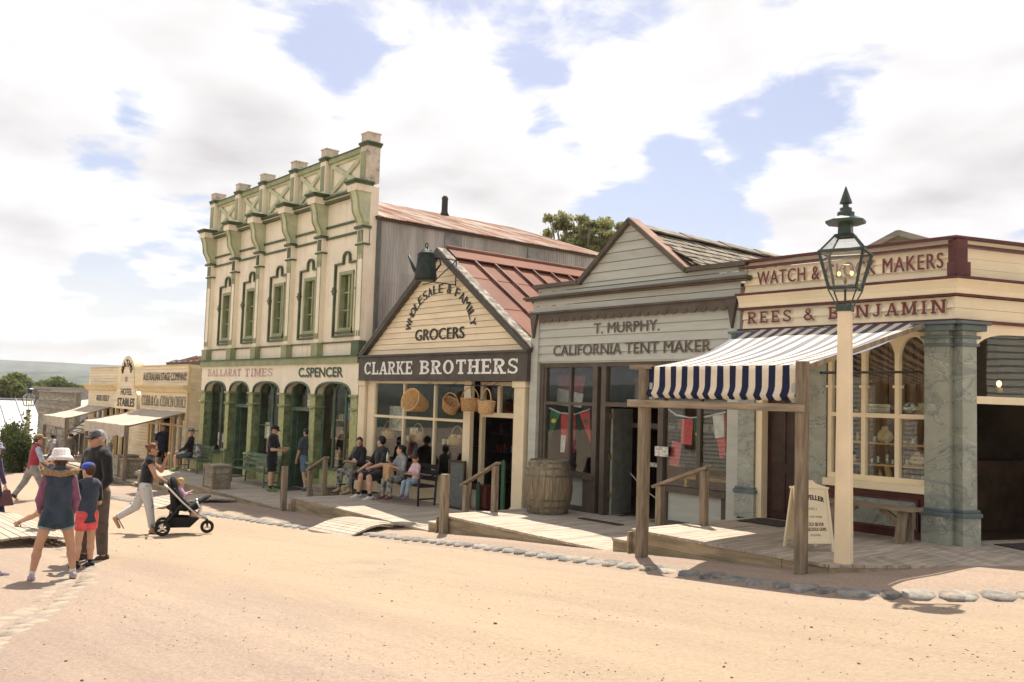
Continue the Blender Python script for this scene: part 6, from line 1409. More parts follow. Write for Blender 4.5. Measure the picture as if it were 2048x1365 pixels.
# ================================================================== bunting flags in the tent shop windows
def flags():
    gr = mat('green_flag', (.02, .16, .06), .8, .1, 9, 0, trans=.25); rd = mat('red_flag', (.55, .045, .05), .8, .1, 9, 0, trans=.25); wh = mat('white_flag', (.72, .70, .66), .8, .1, 9, 0, trans=.25); ye = mat('yellow_flag_disc', (.75, .55, .05), .8); pk = mat('pink_red_flag', (.70, .12, .13), .8, .1, 9, 0, trans=.25); mar = mat('maroon_flag', (.22, .03, .05), .85, .1, 9, 0)
    Y = 12.22
    def poly(pts, y=Y): return [tuple(onY(a, b, y)) for a, b in pts]
    def flag(parts, label, grp):
        root = None
        for k, (nm, m, pts, yo) in enumerate(parts):
            P = poly(pts, Y-yo); n = len(P); b = B()
            # give the cloth some folds: subdivide as strips between the first and second half of the outline
            b.add([(p[0], p[1]+.015*math.sin(i*1.9), p[2]) for i, p in enumerate(P)]+[(p[0], p[1]+.006+.015*math.sin(i*1.9), p[2]) for i, p in enumerate(P)], [tuple(range(n)), tuple(range(2*n-1, n-1, -1))]+[(i, i+n, (i+1) % n+n, (i+1) % n) for i in range(n)])
            o = b.build(nm if k else 'pennant', m)
            if k == 0: root = o; top(o, label, 'flag', grp)
            else: o.parent = root; o.data.transform(Matrix.Translation(-root.location))
    disc = lambda cx, cy, r: [(cx+r*math.cos(R(t)), cy+r*1.05*math.sin(R(t))) for t in range(0, 360, 30)]
    G1 = 'bunting in the left tent shop window'; G2 = 'bunting in the right tent shop window'
    flag([('pennant', gr, [(1101, 820), (1120, 826), (1098, 882)], 0), ('disc', ye, disc(1107, 842, 4.5), .012)], 'green pennant with yellow disc hanging beside the barrel', G1)
    flag([('pennant', rd, [(1122, 828), (1150, 826), (1150, 906), (1134, 907), (1132, 871), (1122, 871)], 0), ('white_panel', wh, [(1122, 871), (1131, 871), (1130, 905), (1121, 905)], .004)], 'red swallow flag with white lower corner in tent shop window', G1)
    flag([('pennant', rd, [(1158, 826), (1178, 820), (1182, 888), (1172, 862)], 0), ('disc', gr, disc(1171, 843, 4), .012)], 'red pennant with green disc in tent shop window', G1)
    flag([('pennant', mar, [(1113, 748), (1170, 752), (1166, 788), (1115, 776)], -.35), ('white_panel', wh, [(1115, 776), (1166, 788), (1163, 816), (1113, 810)], -.352)], 'large maroon and white flag hung high inside the tent shop window', G1)
    flag([('pennant', pk, [(1364, 838), (1385, 838), (1384, 891), (1362, 888)], 0), ('lower_panel', pk, [(1344, 882), (1362, 888), (1358, 934), (1339, 930)], .004)], 'pink red stepped flag behind the awning post', G2)
    flag([('pennant', gr, [(1389, 838), (1407, 834), (1394, 915), (1391, 913)], 0), ('disc', ye, disc(1397, 868, 6), .012)], 'green pennant with yellow disc in right tent shop window', G2)
    flag([('pennant', rd, [(1425, 829), (1452, 826), (1452, 912), (1440, 918), (1433, 877)], 0), ('white_panel', wh, [(1425, 831), (1446, 829), (1449, 874), (1431, 877)], .012)], 'white and red flag in right tent shop window', G2)
    for pts, lab in (([(1098, 816), (1120, 826), (1150, 829), (1180, 818)], 'white bunting tape across the left tent shop window'), ([(1335, 818), (1352, 830), (1380, 836), (1410, 834), (1453, 824)], 'white bunting tape across the right tent shop window')):
        top(B().tube([tuple(onY(a, b, Y-.01)) for a, b in pts], .018, 5, flat=.4).build('bunting_tape', wh), lab, 'bunting')
flags()
def menu_board():
    x0, x1, z0, z1 = -16.55, -15.95, -.95, .05; root = empty('chalkboard', (-16.2, 11.75, -.95), 'tall framed chalkboard leaning beside the grocer doorway', 'chalkboard')
    a = onY(898, 930, 11.75); x0, x1 = a[0]-.02, a[0]+.47
    B().box(x0, x1, 11.80, 11.83, z0, z1).build('slate', mat('chalky_slate', (.045, .05, .047), .9, .6, 9, 0, col2=(.12, .13, .12), mixpos=(.5, .75), stretch=(1, 1, 3)), root)
    B().box(x0-.05, x0, 11.78, 11.84, z0, z1+.05).box(x1, x1+.05, 11.78, 11.84, z0, z1+.05).box(x0, x1, 11.782, 11.838, z1, z1+.05).box(x0, x1, 11.782, 11.838, z0, z0+.05).build('frame', darkwood, root)
menu_board()
def doorway_goods():
    c = onZ(982, 1018, -.95); x, y = c[0], 12.15
    o = B().box(x-.30, x+.30, y, y+.35, -.90, -.42).build('crate_box', maroon, bevel=.01); top(o, 'red painted wooden box inside the grocer doorway', 'box')
    gp = mat('green_picket_paint', (.035, .10, .05), .6)
    for k, (px, h) in enumerate(((956, .62), (1005, 1.15))):
        p = onY(px, 960, 12.05); b = B(); b.prism([(p[0]-.05, -.95), (p[0]+.05, -.95), (p[0]+.05, -.95+h-.06), (p[0], -.95+h), (p[0]-.05, -.95+h-.06)], 12.05, 12.09); top(b.build('picket', gp), 'short green pointed picket in the grocer doorway' if k == 0 else 'tall green pointed picket in the grocer doorway', 'picket')
    p = onY(945, 985, 12.1); b = B(); b.lathe([(.1, 0), (.13, .1), (.12, .3), (.07, .38), (.09, .42)], (p[0], 12.15, -.95), 12, sy=.7); top(b.build('sack', canvas, smooth=True), 'pale sack slumped beside the red box', 'sack')
doorway_goods()
# ================================================================== trees, hedge, hills, houses far off
def leaf_mat(name, c1, c2):
    return mat(name, c1, .7, .2, .9, 0, col2=c2, mixpos=(.36, .62), trans=.42)
euc = leaf_mat('eucalypt_leaves', (.34, .34, .15), (.16, .17, .07)); olive = leaf_mat('olive_green_leaves', (.20, .23, .06), (.08, .10, .03)); hedgem = leaf_mat('hedge_leaves', (.12, .15, .045), (.045, .065, .02))
bark = mat('pale_bark', (.33, .28, .22), .9, .2, 4, .3)
def leaves(cl, n, size, seed, m, par, name='crown', droop=.3, long=2.0):
    r_ = np.random.default_rng(seed); V = []; 
    tot = sum(c[3]**2 for c in cl)
    for (cx, cy, cz, rad, fz) in cl:
        k = int(n*rad**2/tot); d = r_.normal(size=(k, 3)); d /= np.linalg.norm(d, axis=1)[:, None]; rr = rad*(r_.random(k)**.45)[:, None]
        lump = 1+.22*np.sin(d[:, 0:1]*5+cx)*np.sin(d[:, 2:3]*6+cy)
        p = np.array([cx, cy, cz])+d*rr*lump*np.array([1, 1, fz])
        a = r_.normal(size=(k, 3)); a[:, 2] -= droop*1.5; a /= np.linalg.norm(a, axis=1)[:, None]; b = np.cross(a, r_.normal(size=(k, 3))); b /= np.linalg.norm(b, axis=1)[:, None]
        s_ = size*(.6+.8*r_.random(k))[:, None]
        V.append(np.stack([p-a*s_*long/2, p+b*s_/2, p+a*s_*long/2, p-b*s_/2], 1).reshape(-1, 3))
    V = np.concatenate(V); k = len(V)//4; ox = np.array(worigin(par)); me = bpy.data.meshes.new(name); me.vertices.add(4*k); me.vertices.foreach_set('co', (V-ox).ravel()); me.loops.add(4*k); me.loops.foreach_set('vertex_index', np.arange(4*k)); me.polygons.add(k); me.polygons.foreach_set('loop_start', np.arange(k)*4); me.polygons.foreach_set('loop_total', np.full(k, 4)); me.update(); me.validate(); me.materials.append(m)
    o = bpy.data.objects.new(name, me); COL.objects.link(o); o.parent = par; return o
def tree(base, ctr, rad, label, m, n=9000, size=.25, lobes=9, seed=1, flat=.75, lobe=.37, grp='eucalypts beyond the buildings'):
    root = empty('gum_tree', base, label, 'tree', grp); r_ = random.Random(seed); c = Vector(ctr); bv = Vector(base); cl = []; b = B()
    fork = bv+(c-bv)*.55
    b.tube([bv, bv+(fork-bv)*.5+Vector((.1, 0, 0)), fork], [rad*.09, rad*.07, rad*.055], 8)
    for k in range(lobes):
        a = 2*math.pi*k/lobes+r_.random()*.6; q = rad*(.15+.75*r_.random()); e = c+Vector((q*math.cos(a), q*math.sin(a), rad*flat*(r_.random()*1.3-.55))); rr = rad*lobe*(.8+.45*r_.random()); cl.append((e.x, e.y, e.z, rr, .55+.3*r_.random()))
        mid = fork.lerp(e, .5)+Vector((r_.random()-.5, r_.random()-.5, .1))*rad*.15; b.tube([fork, mid, e], [rad*.04, rad*.026, rad*.01], 6)
        for j in range(3): t = e+Vector((r_.random()-.5, r_.random()-.5, r_.random()-.2))*rr*1.2; b.tube([mid.lerp(e, .6), t], [rad*.014, rad*.005], 4)
    cl.append((c.x, c.y, c.z+rad*flat*.35, rad*lobe, .7)); b.build('trunk', bark, root, smooth=True); leaves(cl, n, size, seed, m, root)
def trees():
    # gum between the gables
    def at(px, py, depth): d = pray(px, py); return CAM+d*depth
    p = at(1160, 472, 34); tree((p[0], p[1], gz(p[0])), (p[0], p[1], p[2]-.2), 1.45, 'pale gum tree crown showing between the two gables', euc, 6500, .07, 30, 5, .85, .20)
    q = at(1212, 486, 33); tree((q[0], q[1], gz(q[0])), (q[0], q[1], q[2]-.1), .85, 'small gum crown just left of the grey pointed parapet', euc, 3000, .07, 18, 8, .95, .24)
    p = at(22, 785, 120); tree((p[0], p[1], gz(p[0])-2), (p[0], p[1], p[2]), 3.3, 'broad golden green tree above the white roof', olive, 9000, .26, 12, 21, .62)
    for (px, py, dp, rad, lab, sd_) in ((98, 785, 130, 2.6, 'rounded dark green tree behind the weathered shed', 31), (122, 790, 125, 2.3, 'lower bushy tree beside the rounded dark tree', 32), (146, 795, 118, 2.2, 'bushy tree between the shed and the stables parapet', 33), (62, 800, 150, 2.2, 'small far tree behind the gas lamp', 34), (170, 792, 140, 2.4, 'far tree against the end of the stables parapet', 35), (5, 800, 140, 2.0, 'small dark tree at the end of the white roof', 36)):
        p = at(px, py, dp); tree((p[0], p[1], gz(p[0])-2), tuple(p), rad, lab, olive if sd_ % 2 else hedgem, 5200, .24, 10, sd_, .7)
trees()
def hedge():
    c = onG(36, 952); x, y = -46.5, 8.4
    p = onY(33, 900, 9.3); x, y = p[0], 9.3; z = gz(x); root = empty('flowering_hedge', (x, y, z), 'tall clipped flowering hedge at the roadside beside gas lamp', 'hedge')
    cl = []
    r_ = random.Random(4)
    for i in range(26): cl.append((x+(r_.random()-.5)*1.7, y+(r_.random()-.5)*.5, z+.3+r_.random()*1.75*(1-.3*r_.random()), .55, 1))
    cl += [(x+1.0, y+.1, z+2.5, .28, 1.6)]
    leaves(cl, 9000, .075, 9, hedgem, root, 'foliage', 0, 1.6); leaves([(a, b, c_+.08, r*1.03, f) for a, b, c_, r, f in cl[::2]], 160, .06, 10, mat('pink_blossom', (.55, .25, .28), .8), root, 'blossom', 0, 1.0)
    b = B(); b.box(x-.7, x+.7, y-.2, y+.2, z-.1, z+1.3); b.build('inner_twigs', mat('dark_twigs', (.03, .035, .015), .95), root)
    gp = onG(1300, 1100); q = onG(1308, 1108); r2 = empty('weed', (q[0], q[1], gz(q[0])), 'small green weed growing against the boardwalk fascia', 'plant'); leaves([(q[0], q[1]+.02, gz(q[0])+.14, .09, 1.5)], 80, .03, 5, mat('weed_green', (.13, .22, .04), .7, trans=.3), r2, 'leaves', -.5, 3)
hedge()
def hills():
    fm = mat('forest_hillside', (.075, .085, .05), .95, .3, .02, 0, col2=(.015, .022, .014), mixpos=(.40, .60), dirt=((.12, .115, .07), .006, (.62, .75), (1, 1, 1)))
    r_ = random.Random(12)
    def ridge(dist, top_px, base_z, seed, amp):
        b = B(); n = 160; vs = []; az0, az1 = -2.75, -.25   # azimuth measured from +y toward -x
        rr = np.random.default_rng(seed); ph = rr.random(8)*6.28
        for i in range(n+1):
            a = az0+(az1-az0)*i/n; a = .15+(i/n)*2.6
            dx, dy = -math.sin(a), math.cos(a)
            h = sum(amp/(k+1)*math.sin(a*(3+5*k)+ph[k]) for k in range(6))
            zt = 1.42+dist*top_px/FPX+h
            for (t, zz) in ((1.0, base_z), (1.07, base_z+(zt-base_z)*.45), (1.14, base_z+(zt-base_z)*.8), (1.22, zt), (1.5, zt*.9)):
                vs.append((dx*dist*t, dy*dist*t, zz+rr.normal()*amp*.05))
        b.add(vs, [(i*5+j, (i+1)*5+j, (i+1)*5+j+1, i*5+j+1) for i in range(n) for j in range(4)]); return b.build('hills', fm, smooth=True, kind='structure')
    ridge(2600, 52, -60, 1, 9); ridge(1500, 26, -45, 5, 6); ridge(700, 6, -30, 9, 4)
    # pale houses dotted on the hillside
    hw = mat('pale_house_wall', (.75, .72, .68), .7)
    for k in range(9):
        d = pray(155+rnd.random()*22, 753+rnd.random()*11); p = CAM+d*(1650+30*k); s_ = 4+3*rnd.random(); b = B(); b.box(p[0]-s_, p[0]+s_, p[1]-s_, p[1]+s_, p[2]-8, p[2]); b.prism([(p[0]-s_-1, p[2]), (p[0]+s_+1, p[2]), (p[0], p[2]+3)], p[1]-s_, p[1]+s_); top(b.build('far_house', hw), 'pale house dotted on the wooded far hillside', 'house', 'houses on the far hillside')
hills()
def far_wood():
    r_ = random.Random(77); root = empty('far_wood', (-300, 60, -20), 'dark wooded belt filling the valley below the hills', 'wood', kind='stuff'); cl = []
    for k in range(170):
        a = .9+r_.random()*.75; dd = 190+r_.random()*420; x, y = -math.sin(a)*dd, math.cos(a)*dd; cl.append((x, y, gz(x)+3+r_.random()*4, 5+4*r_.random(), .7))
    o = leaves(cl, 26000, .9, 3, hedgem, root, 'foliage', 0, 1.4); o['kind'] = 'stuff'
far_wood()
# white weatherboard premises across the street (seen only in the window reflections)
def opposite():
    root = empty('opposite_shop', (-9, -13, gz(-9)), 'white weatherboard shop across the street mirrored in the windows', 'building'); ow = mat('white_weatherboard', (.72, .70, .64), .6, .05, 2, .05)
    for (x0, x1, h) in ((-34, -20, 4.6), (-19, -9, 5.6), (-8, 3, 4.8)):
        z0 = gz(x1)-1.2; b = B(); n = int((h+1)/.2)
        for i in range(n): b.add([(x0, -13+.03, z0+i*.2), (x1, -13+.03, z0+i*.2), (x1, -13, z0+i*.2+.2), (x0, -13, z0+i*.2+.2)], [(3, 2, 1, 0)]); b.add([(x0, -13, z0+i*.2), (x1, -13, z0+i*.2), (x1, -13+.03, z0+i*.2), (x0, -13+.03, z0+i*.2)], [(0, 1, 2, 3)])
        b.box(x0, x1, -18, -13.01, z0, z0+h+.9); b.build('wall', ow, root)
        x = x0+1
        while x < x1-1.4: B().box(x, x+1.0, -13.05, -12.93, z0+1.8, z0+3.9).build('window', darkroom, root); x += 2.6
opposite()
def side_street_shop():
    root = empty('opposite_shop', (9, 16, gz(9)), 'white weatherboard shop across the side street mirrored in the corner fanlight', 'building'); ow = MATS['white_weatherboard']; z0 = gz(9)-.3; b = B()
    for i in range(27): b.add([(8.97, 8, z0+i*.2), (8.97, 27, z0+i*.2), (9.0, 27, z0+i*.2+.2), (9.0, 8, z0+i*.2+.2)], [(3, 2, 1, 0)]); b.add([(9.0, 8, z0+i*.2), (9.0, 27, z0+i*.2), (8.97, 27, z0+i*.2), (8.97, 8, z0+i*.2)], [(0, 1, 2, 3)])
    b.box(9.01, 15, 8, 27, z0, z0+5.4); b.build('wall', ow, root)
    for k in range(7): y = 9.2+k*2.5; B().box(8.92, 9.02, y, y+.9, z0+1.4, z0+3.6).build('window', darkroom, root)
side_street_shop()
# ================================================================== people: smooth bodies grown from joints by blending tapered limbs
def surfnet(v, o, h):
    s_ = v < 0; nx, ny, nz = v.shape
    cnt = np.zeros((nx-1, ny-1, nz-1), np.int8)
    for a in (0, 1):
        for b in (0, 1):
            for c in (0, 1): cnt += s_[a:nx-1+a, b:ny-1+b, c:nz-1+c]
    act = (cnt > 0) & (cnt < 8); I = np.argwhere(act); idx = np.full(act.shape, -1, np.int64); idx[act] = np.arange(len(I))
    acc = np.zeros((len(I), 3)); n = np.zeros(len(I)); cs = [(a, b, c) for a in (0, 1) for b in (0, 1) for c in (0, 1)]
    for p in cs:
        for ax in range(3):
            if p[ax]: continue
            q = list(p); q[ax] = 1
            va = v[I[:, 0]+p[0], I[:, 1]+p[1], I[:, 2]+p[2]]; vb = v[I[:, 0]+q[0], I[:, 1]+q[1], I[:, 2]+q[2]]
            m = (va < 0) != (vb < 0); t = np.where(m, va/np.where(m, va-vb, 1), 0); pos = I+np.array(p, float); pos[:, ax] += t
            acc += np.where(m[:, None], pos, 0); n += m
    V = acc/n[:, None]*h+o; F = []
    for ax in range(3):
        sl0 = [slice(None)]*3; sl1 = [slice(None)]*3; sl0[ax] = slice(0, -1); sl1[ax] = slice(1, None)
        ch = s_[tuple(sl0)] != s_[tuple(sl1)]; E_ = np.argwhere(ch); b, c = [(1, 2), (2, 0), (0, 1)][ax]
        ok = (E_[:, b] > 0) & (E_[:, c] > 0) & (E_[:, b] < v.shape[b]-1) & (E_[:, c] < v.shape[c]-1); E_ = E_[ok]
        def g(db, dc): q = E_.copy(); q[:, b] -= db; q[:, c] -= dc; return idx[q[:, 0], q[:, 1], q[:, 2]]
        f = np.stack([g(1, 1), g(0, 1), g(0, 0), g(1, 0)], 1); inside = s_[E_[:, 0], E_[:, 1], E_[:, 2]]; f[~inside] = f[~inside][:, ::-1]; F.append(f)
    return V, np.concatenate(F)
def seg(a, b, ra, rb, flat=None, cut=None):
    """tapered limb; flat=(axis, factor) squashes it along an axis; cut: None or (trim at a, trim at b) for straight hems"""
    return ('s', np.array(a, float), np.array(b, float), ra, rb, flat, cut)
def blob(c, r, rot=None): return ('e', np.array(c, float), np.array(r, float), rot)
def sdf(prims, P, k=.022):
    d = None
    for p in prims:
        if p[0] == 's':
            _, a, b, ra, rb, fl, cut = p; q = P-a; ab = b-a
            if fl is not None: n = np.array(fl[0], float); n = n/np.linalg.norm(n); q = q+(q@n)[:, None]*n*(1/fl[1]-1)
            L2 = max(ab@ab, 1e-9); t0 = (q@ab)/L2; t = np.clip(t0, 0, 1); e = np.linalg.norm(q-t[:, None]*ab, axis=1)-(ra+(rb-ra)*t)
            if cut:
                L = math.sqrt(L2)
                if cut[0]: e = np.maximum(e, -t0*L)
                if cut[1]: e = np.maximum(e, (t0-1)*L)
        elif p[0] == 'e':
            q = P-p[1]
            if p[3] is not None: q = q@np.array(p[3])
            e = (np.linalg.norm(q/p[2], axis=1)-1)*min(p[2])
        elif p[0] == 'cut':      # subtract everything on the positive side of a plane
            e2 = (P-p[1])@p[2]; d = np.maximum(d, e2); continue
        if d is None: d = e
        else: h_ = np.clip(.5+.5*(e-d)/k*-1, 0, 1); hh = np.clip(.5+.5*(d-e)/k, 0, 1); d = d*(1-hh)+e*hh-k*hh*(1-hh)
    return d
def blobmesh(prims, h, k=.022):
    lo = np.full(3, 9e9); hi = -lo
    for p in prims:
        if p[0] == 's':
            r = max(p[3], p[4])*1.05+.03; lo = np.minimum(lo, np.minimum(p[1], p[2])-r); hi = np.maximum(hi, np.maximum(p[1], p[2])+r)
        elif p[0] == 'e': r = max(p[2])+.02; lo = np.minimum(lo, p[1]-r); hi = np.maximum(hi, p[1]+r)
    n = np.ceil((hi-lo)/h).astype(int)+2; ax = [lo[i]+h*np.arange(n[i]) for i in range(3)]
    G = np.stack(np.meshgrid(*ax, indexing='ij'), -1).reshape(-1, 3); return surfnet(sdf(prims, G, k).reshape(n), lo, h)
def mesh_obj(V, F, name, m, par):
    me = bpy.data.meshes.new(name); me.from_pydata(V.tolist(), [], F.tolist()); me.polygons.foreach_set('use_smooth', [True]*len(F))
    for mm in (m if isinstance(m, list) else [m]): me.materials.append(mm)
    o = bpy.data.objects.new(name, me); COL.objects.link(o); o.parent = par; return o
skin = mat('skin', (.55, .33, .22), .55, .06, 9, .03, 80); skin2 = mat('tanned_skin', (.46, .26, .165), .55, .06, 9, .03, 80)
def cloth(name, c, c2=None, sc=9, **k): return mat('cloth_'+name, c, 0.9, .14, sc, .7, 22, col2=c2, sheen=.2, **k)
eyem = mat('eye_dark', (.03, .02, .015), .3); lipm = mat('lip', (.42, .18, .14), .5)
hairm = {'brown': mat('brown_hair', (.07, .035, .018), .6, .3, 30, .3, 90), 'black': mat('black_hair', (.012, .010, .010), .5, .3, 30, .3, 90), 'grey': mat('grey_hair', (.48, .45, .41), .7, .2, 30, .3, 90), 'blond': mat('blond_hair', (.52, .34, .15), .6, .2, 30, .3, 90), 'auburn': mat('auburn_hair', (.16, .07, .035), .6, .3, 30, .3, 90)}
def U(v): v = np.array(v, float); return v/np.linalg.norm(v)
def person(loc, head, H, label, legs=((0, 3, 0), (0, 3, 0)), lean=(0, .02, 1), arms=(((.16, .02, -1), (.05, .2, -1)), ((-.16, .02, -1), (-.05, .2, -1))), look=(0, 1, 0), build=1.0, headk=1.0, h=.014,
           top_=None, sleeve=0, bottom=None, bottom_len=.9, shoes=None, sock=None, hair='brown', hairstyle='short', skin_m=None, hat=None, glasses=False, vest=None, female=False, seat_z=None, fat=0.0, name='person', hoodie=None, grp=None, shirt_len=.05, bare_feet=False, collar=None):
    """local frame: facing +y, +x = the figure's right hand; loc = ground point, head = world heading"""
    rz = math.atan2(-head[0], head[1]); root = empty(name, loc, label, 'person', grp); root.rotation_euler = (0, 0, rz); sk = skin_m or skin; B_ = build
    t = U(lean); thigh, shank, ank = .245*H, .245*H, .045*H; hipw = (.052 if not female else .055)*H*B_
    J = {}; feet = []
    for i, (pitch, abd, knee) in enumerate(legs):
        s_ = 1 if i == 0 else -1; a, b = R(pitch), R(abd); d = np.array([s_*math.sin(b), math.sin(a)*math.cos(b), -math.cos(a)*math.cos(b)]); a2 = R(pitch-knee); d2 = np.array([s_*math.sin(b)*.6, math.sin(a2), -math.cos(a2)]); d2 = U(d2)
        hp = np.array([s_*hipw, 0, 0]); kn = hp+d*thigh; an = kn+d2*shank; feet.append((hp, kn, an, a2))
    low = min(f[2][2]-(ank if True else 0) for f in feet); zoff = -low; P0 = np.array([0, 0, zoff])
    if seat_z is not None: P0 = np.array([0, 0, seat_z+.07*H])
    L = [(P0+f[0], P0+f[1], P0+f[2], f[3]) for f in feet]
    side = U(np.cross(t, [0, 1, 0])) if abs(t[1]) < .95 else np.array([1, 0, 0.]); fwd = np.cross([0, 0, 1], [1, 0, 0]); fwd = U(np.cross(np.array([0, 0, 1.0]) if False else t, side))*-1
    fwd = U(np.array([0, 1, 0])-t*t[1]); side = U(np.cross(fwd, t))
    chest = P0+t*.21*H; sh = P0+t*.295*H; neck = P0+t*.335*H; hc = neck+t*.035*H+np.array([0, .015*H, .055*H*headk]); hh = H/7.5*headk
    shw = (.108 if not female else .095)*H*B_; flat = (fwd, .66+fat*.25)
    tor = [seg(P0+t*.00*H, P0+t*.10*H, .088*H*B_+fat*.05, .080*H*B_+fat*.09, flat), seg(P0+t*.10*H, chest, .080*H*B_+fat*.09, .098*H*B_+fat*.04, flat), seg(sh-side*shw*.62, sh+side*shw*.62, .052*H*B_, .052*H*B_, (fwd, .85)), seg(chest, sh, .095*H*B_, .07*H*B_, flat)]
    A = []
    for i, (u, f) in enumerate(arms):
        s_ = 1 if i == 0 else -1; u, f = U(u), U(f); so = sh+side*s_*shw*.98-t*.012*H; el = so+u*.172*H; wr = el+f*.150*H; ha = wr+f*.048*H; A.append((so, el, wr, ha, f))
    r = H*B_
    body = [seg(neck-t*.045*H, hc-t*.02*H, .032*H, .03*H)]+tor
    for so, el, wr, ha, f in A: body += [seg(so, el, .030*r, .024*r), seg(el, wr, .025*r, .0165*r), seg(wr, ha, .017*r, .022*H, (U(np.cross(f, side+np.array([.01, .02, .03]))), .55))]
    for hp, kn, an, a2 in L:
        fd = np.array([0, math.cos(a2)*.9 if a2 < -.5 else 1.0, -.15+(math.sin(a2)*.8 if a2 < -.5 else 0)]); fd = U(fd)
        body += [seg(hp, kn, .056*r+fat*.02, .034*r), seg(kn, kn+(an-kn)*.35, .033*r, .034*r), seg(kn+(an-kn)*.35, an, .034*r, .021*r), seg(an-fd*.02*H+np.array([0, 0, -.018*H]), an+fd*.085*H+np.array([0, 0, -.026*H]), .022*H, .018*H)]
    lk = U(look); up = U(np.array([0, 0, 1.0])-lk*lk[2]*1.0) if abs(lk[2]) < .95 else np.array([0, 1, 0.]); lr = U(np.cross(lk, up)); RM = np.stack([lr, lk, up], 1)
    W_ = lambda x, y, z: hc+RM@np.array([x, y, z])*hh
    body += [blob(W_(0, -.04, .08), np.array([.34, .41, .44])*hh, RM), blob(W_(0, .10, -.18), np.array([.26, .29, .32])*hh, RM), seg(W_(0, .40, .02), W_(0, .46, -.13), .035*hh, .06*hh), blob(W_(.35, -.05, -.04), np.array([.05, .09, .13])*hh, RM), blob(W_(-.35, -.05, -.04), np.array([.05, .09, .13])*hh, RM), blob(W_(0, .33, -.42), np.array([.12, .1, .08])*hh, RM)]
    V, F = blobmesh(body, h)
    bb = B(); bb.v = [tuple(p) for p in V]; bb.f = [tuple(f) for f in F.tolist()]; bb.m = [0]*len(F)
    # five fingers on each hand, rooted in the palm; thumb from its side
    for i, (so, el, wr, ha, f) in enumerate(A):
        s_ = 1 if i == 0 else -1; n1 = U(np.cross(f, np.array([0, 1, .2]))) if abs(f[1]) < .9 else U(np.cross(f, np.array([0, 0, 1.0]))); n2 = U(np.cross(n1, f))
        for q in range(4):
            o = ha-f*.008*H+n2*(q-1.5)*.0105*H; ln = (.034, .042, .040, .030)[q]*H; bend = -n1*s_*.35
            bb.tube([o, o+f*ln*.55+bend*ln*.15, o+f*ln*.85+bend*ln*.6], [.0058*H, .0052*H, .004*H], 6)
        o = wr+f*.018*H+n2*-.016*H; bb.tube([o, o+(f*.6-n2*.7)*.022*H, o+(f*.9-n2*.6)*.040*H], [.0068*H, .006*H, .0045*H], 6)
    for sx in (-1, 1): bb.ell(tuple(W_(.135*sx, .375, .04)), tuple(np.array([.05, .03, .035])*hh), 8, 1)
    bb.ell(tuple(W_(0, .37, -.235)), tuple(np.array([.10, .035, .025])*hh), 8, 2)
    bo = bb.build('body', [sk, eyem, lipm], None, smooth=True); bo.parent = root
    inf = .012*max(H/1.7, .7)
    def gar(prims, nm, m, hs=h, k=.02): V, F = blobmesh(prims, hs, k); return mesh_obj(V, F, nm, m, root)
    hems = []
    if top_ is not None:
        g = [seg(P0+t*(-shirt_len)*H, P0+t*.10*H, .092*r+fat*.06+inf, .082*r+fat*.09+inf, flat, (1, 0)), seg(P0+t*.10*H, chest, .082*r+fat*.09+inf, .098*r+fat*.04+inf, flat), seg(sh-side*shw*.62, sh+side*shw*.62, .052*r+inf, .052*r+inf, (fwd, .88)), seg(chest, sh, .096*r+inf, .07*r+inf, flat), seg(sh, neck-t*.012*H, .052*r, .036*H, None, (0, 1))]
        for i, (so, el, wr, ha, f) in enumerate(A):
            if sleeve <= 0: g += [seg(so-(el-so)*.1, so+(el-so)*.12, .034*r+inf, .034*r+inf, None, (0, 1))]
            elif sleeve <= 1: g += [seg(so, so+(el-so)*sleeve, .032*r+inf*1.1, .029*r+inf*1.3, None, (0, 1))]
            else: g += [seg(so, el, .032*r+inf, .027*r+inf), seg(el, el+(wr-el)*(sleeve-1), .027*r+inf, .019*r+inf, None, (0, 1))]
        gar(g, 'shirt', top_)
    if vest is not None:
        i2 = inf*2.0; gar([seg(P0+t*(-shirt_len-.01)*H, P0+t*.10*H, .094*r+fat*.06+i2, .084*r+fat*.09+i2, flat, (1, 0)), seg(P0+t*.10*H, chest, .084*r+fat*.09+i2, .099*r+i2, flat), seg(sh-side*shw*.55, sh+side*shw*.55, .052*r+i2, .052*r+i2, (fwd, .9)), seg(chest, sh, .096*r+i2, .07*r+i2, flat), seg(sh, neck-t*.004*H, .058*r, .044*H, None, (0, 1))], 'vest', vest)
    if bottom is not None:
        g = [seg(P0-t*.03*H, P0+t*.045*H, .09*r+fat*.04+inf*.8, .085*r+fat*.07+inf*.6, flat, (0, 1))]; fr = bottom_len
        for hp, kn, an, a2 in L:
            if fr <= 1: g += [seg(hp, hp+(kn-hp)*fr, .058*r+fat*.02+inf, (.058-.02*fr)*r+inf*1.5, None, (0, 1))]
            else: g += [seg(hp, kn, .058*r+fat*.02+inf, .037*r+inf*1.2), seg(kn, kn+(an-kn)*(fr-1), .037*r+inf*1.2, .027*r+inf*1.3, None, (0, 1))]
        gar(g, 'shorts' if fr <= 1 else 'trousers', bottom)
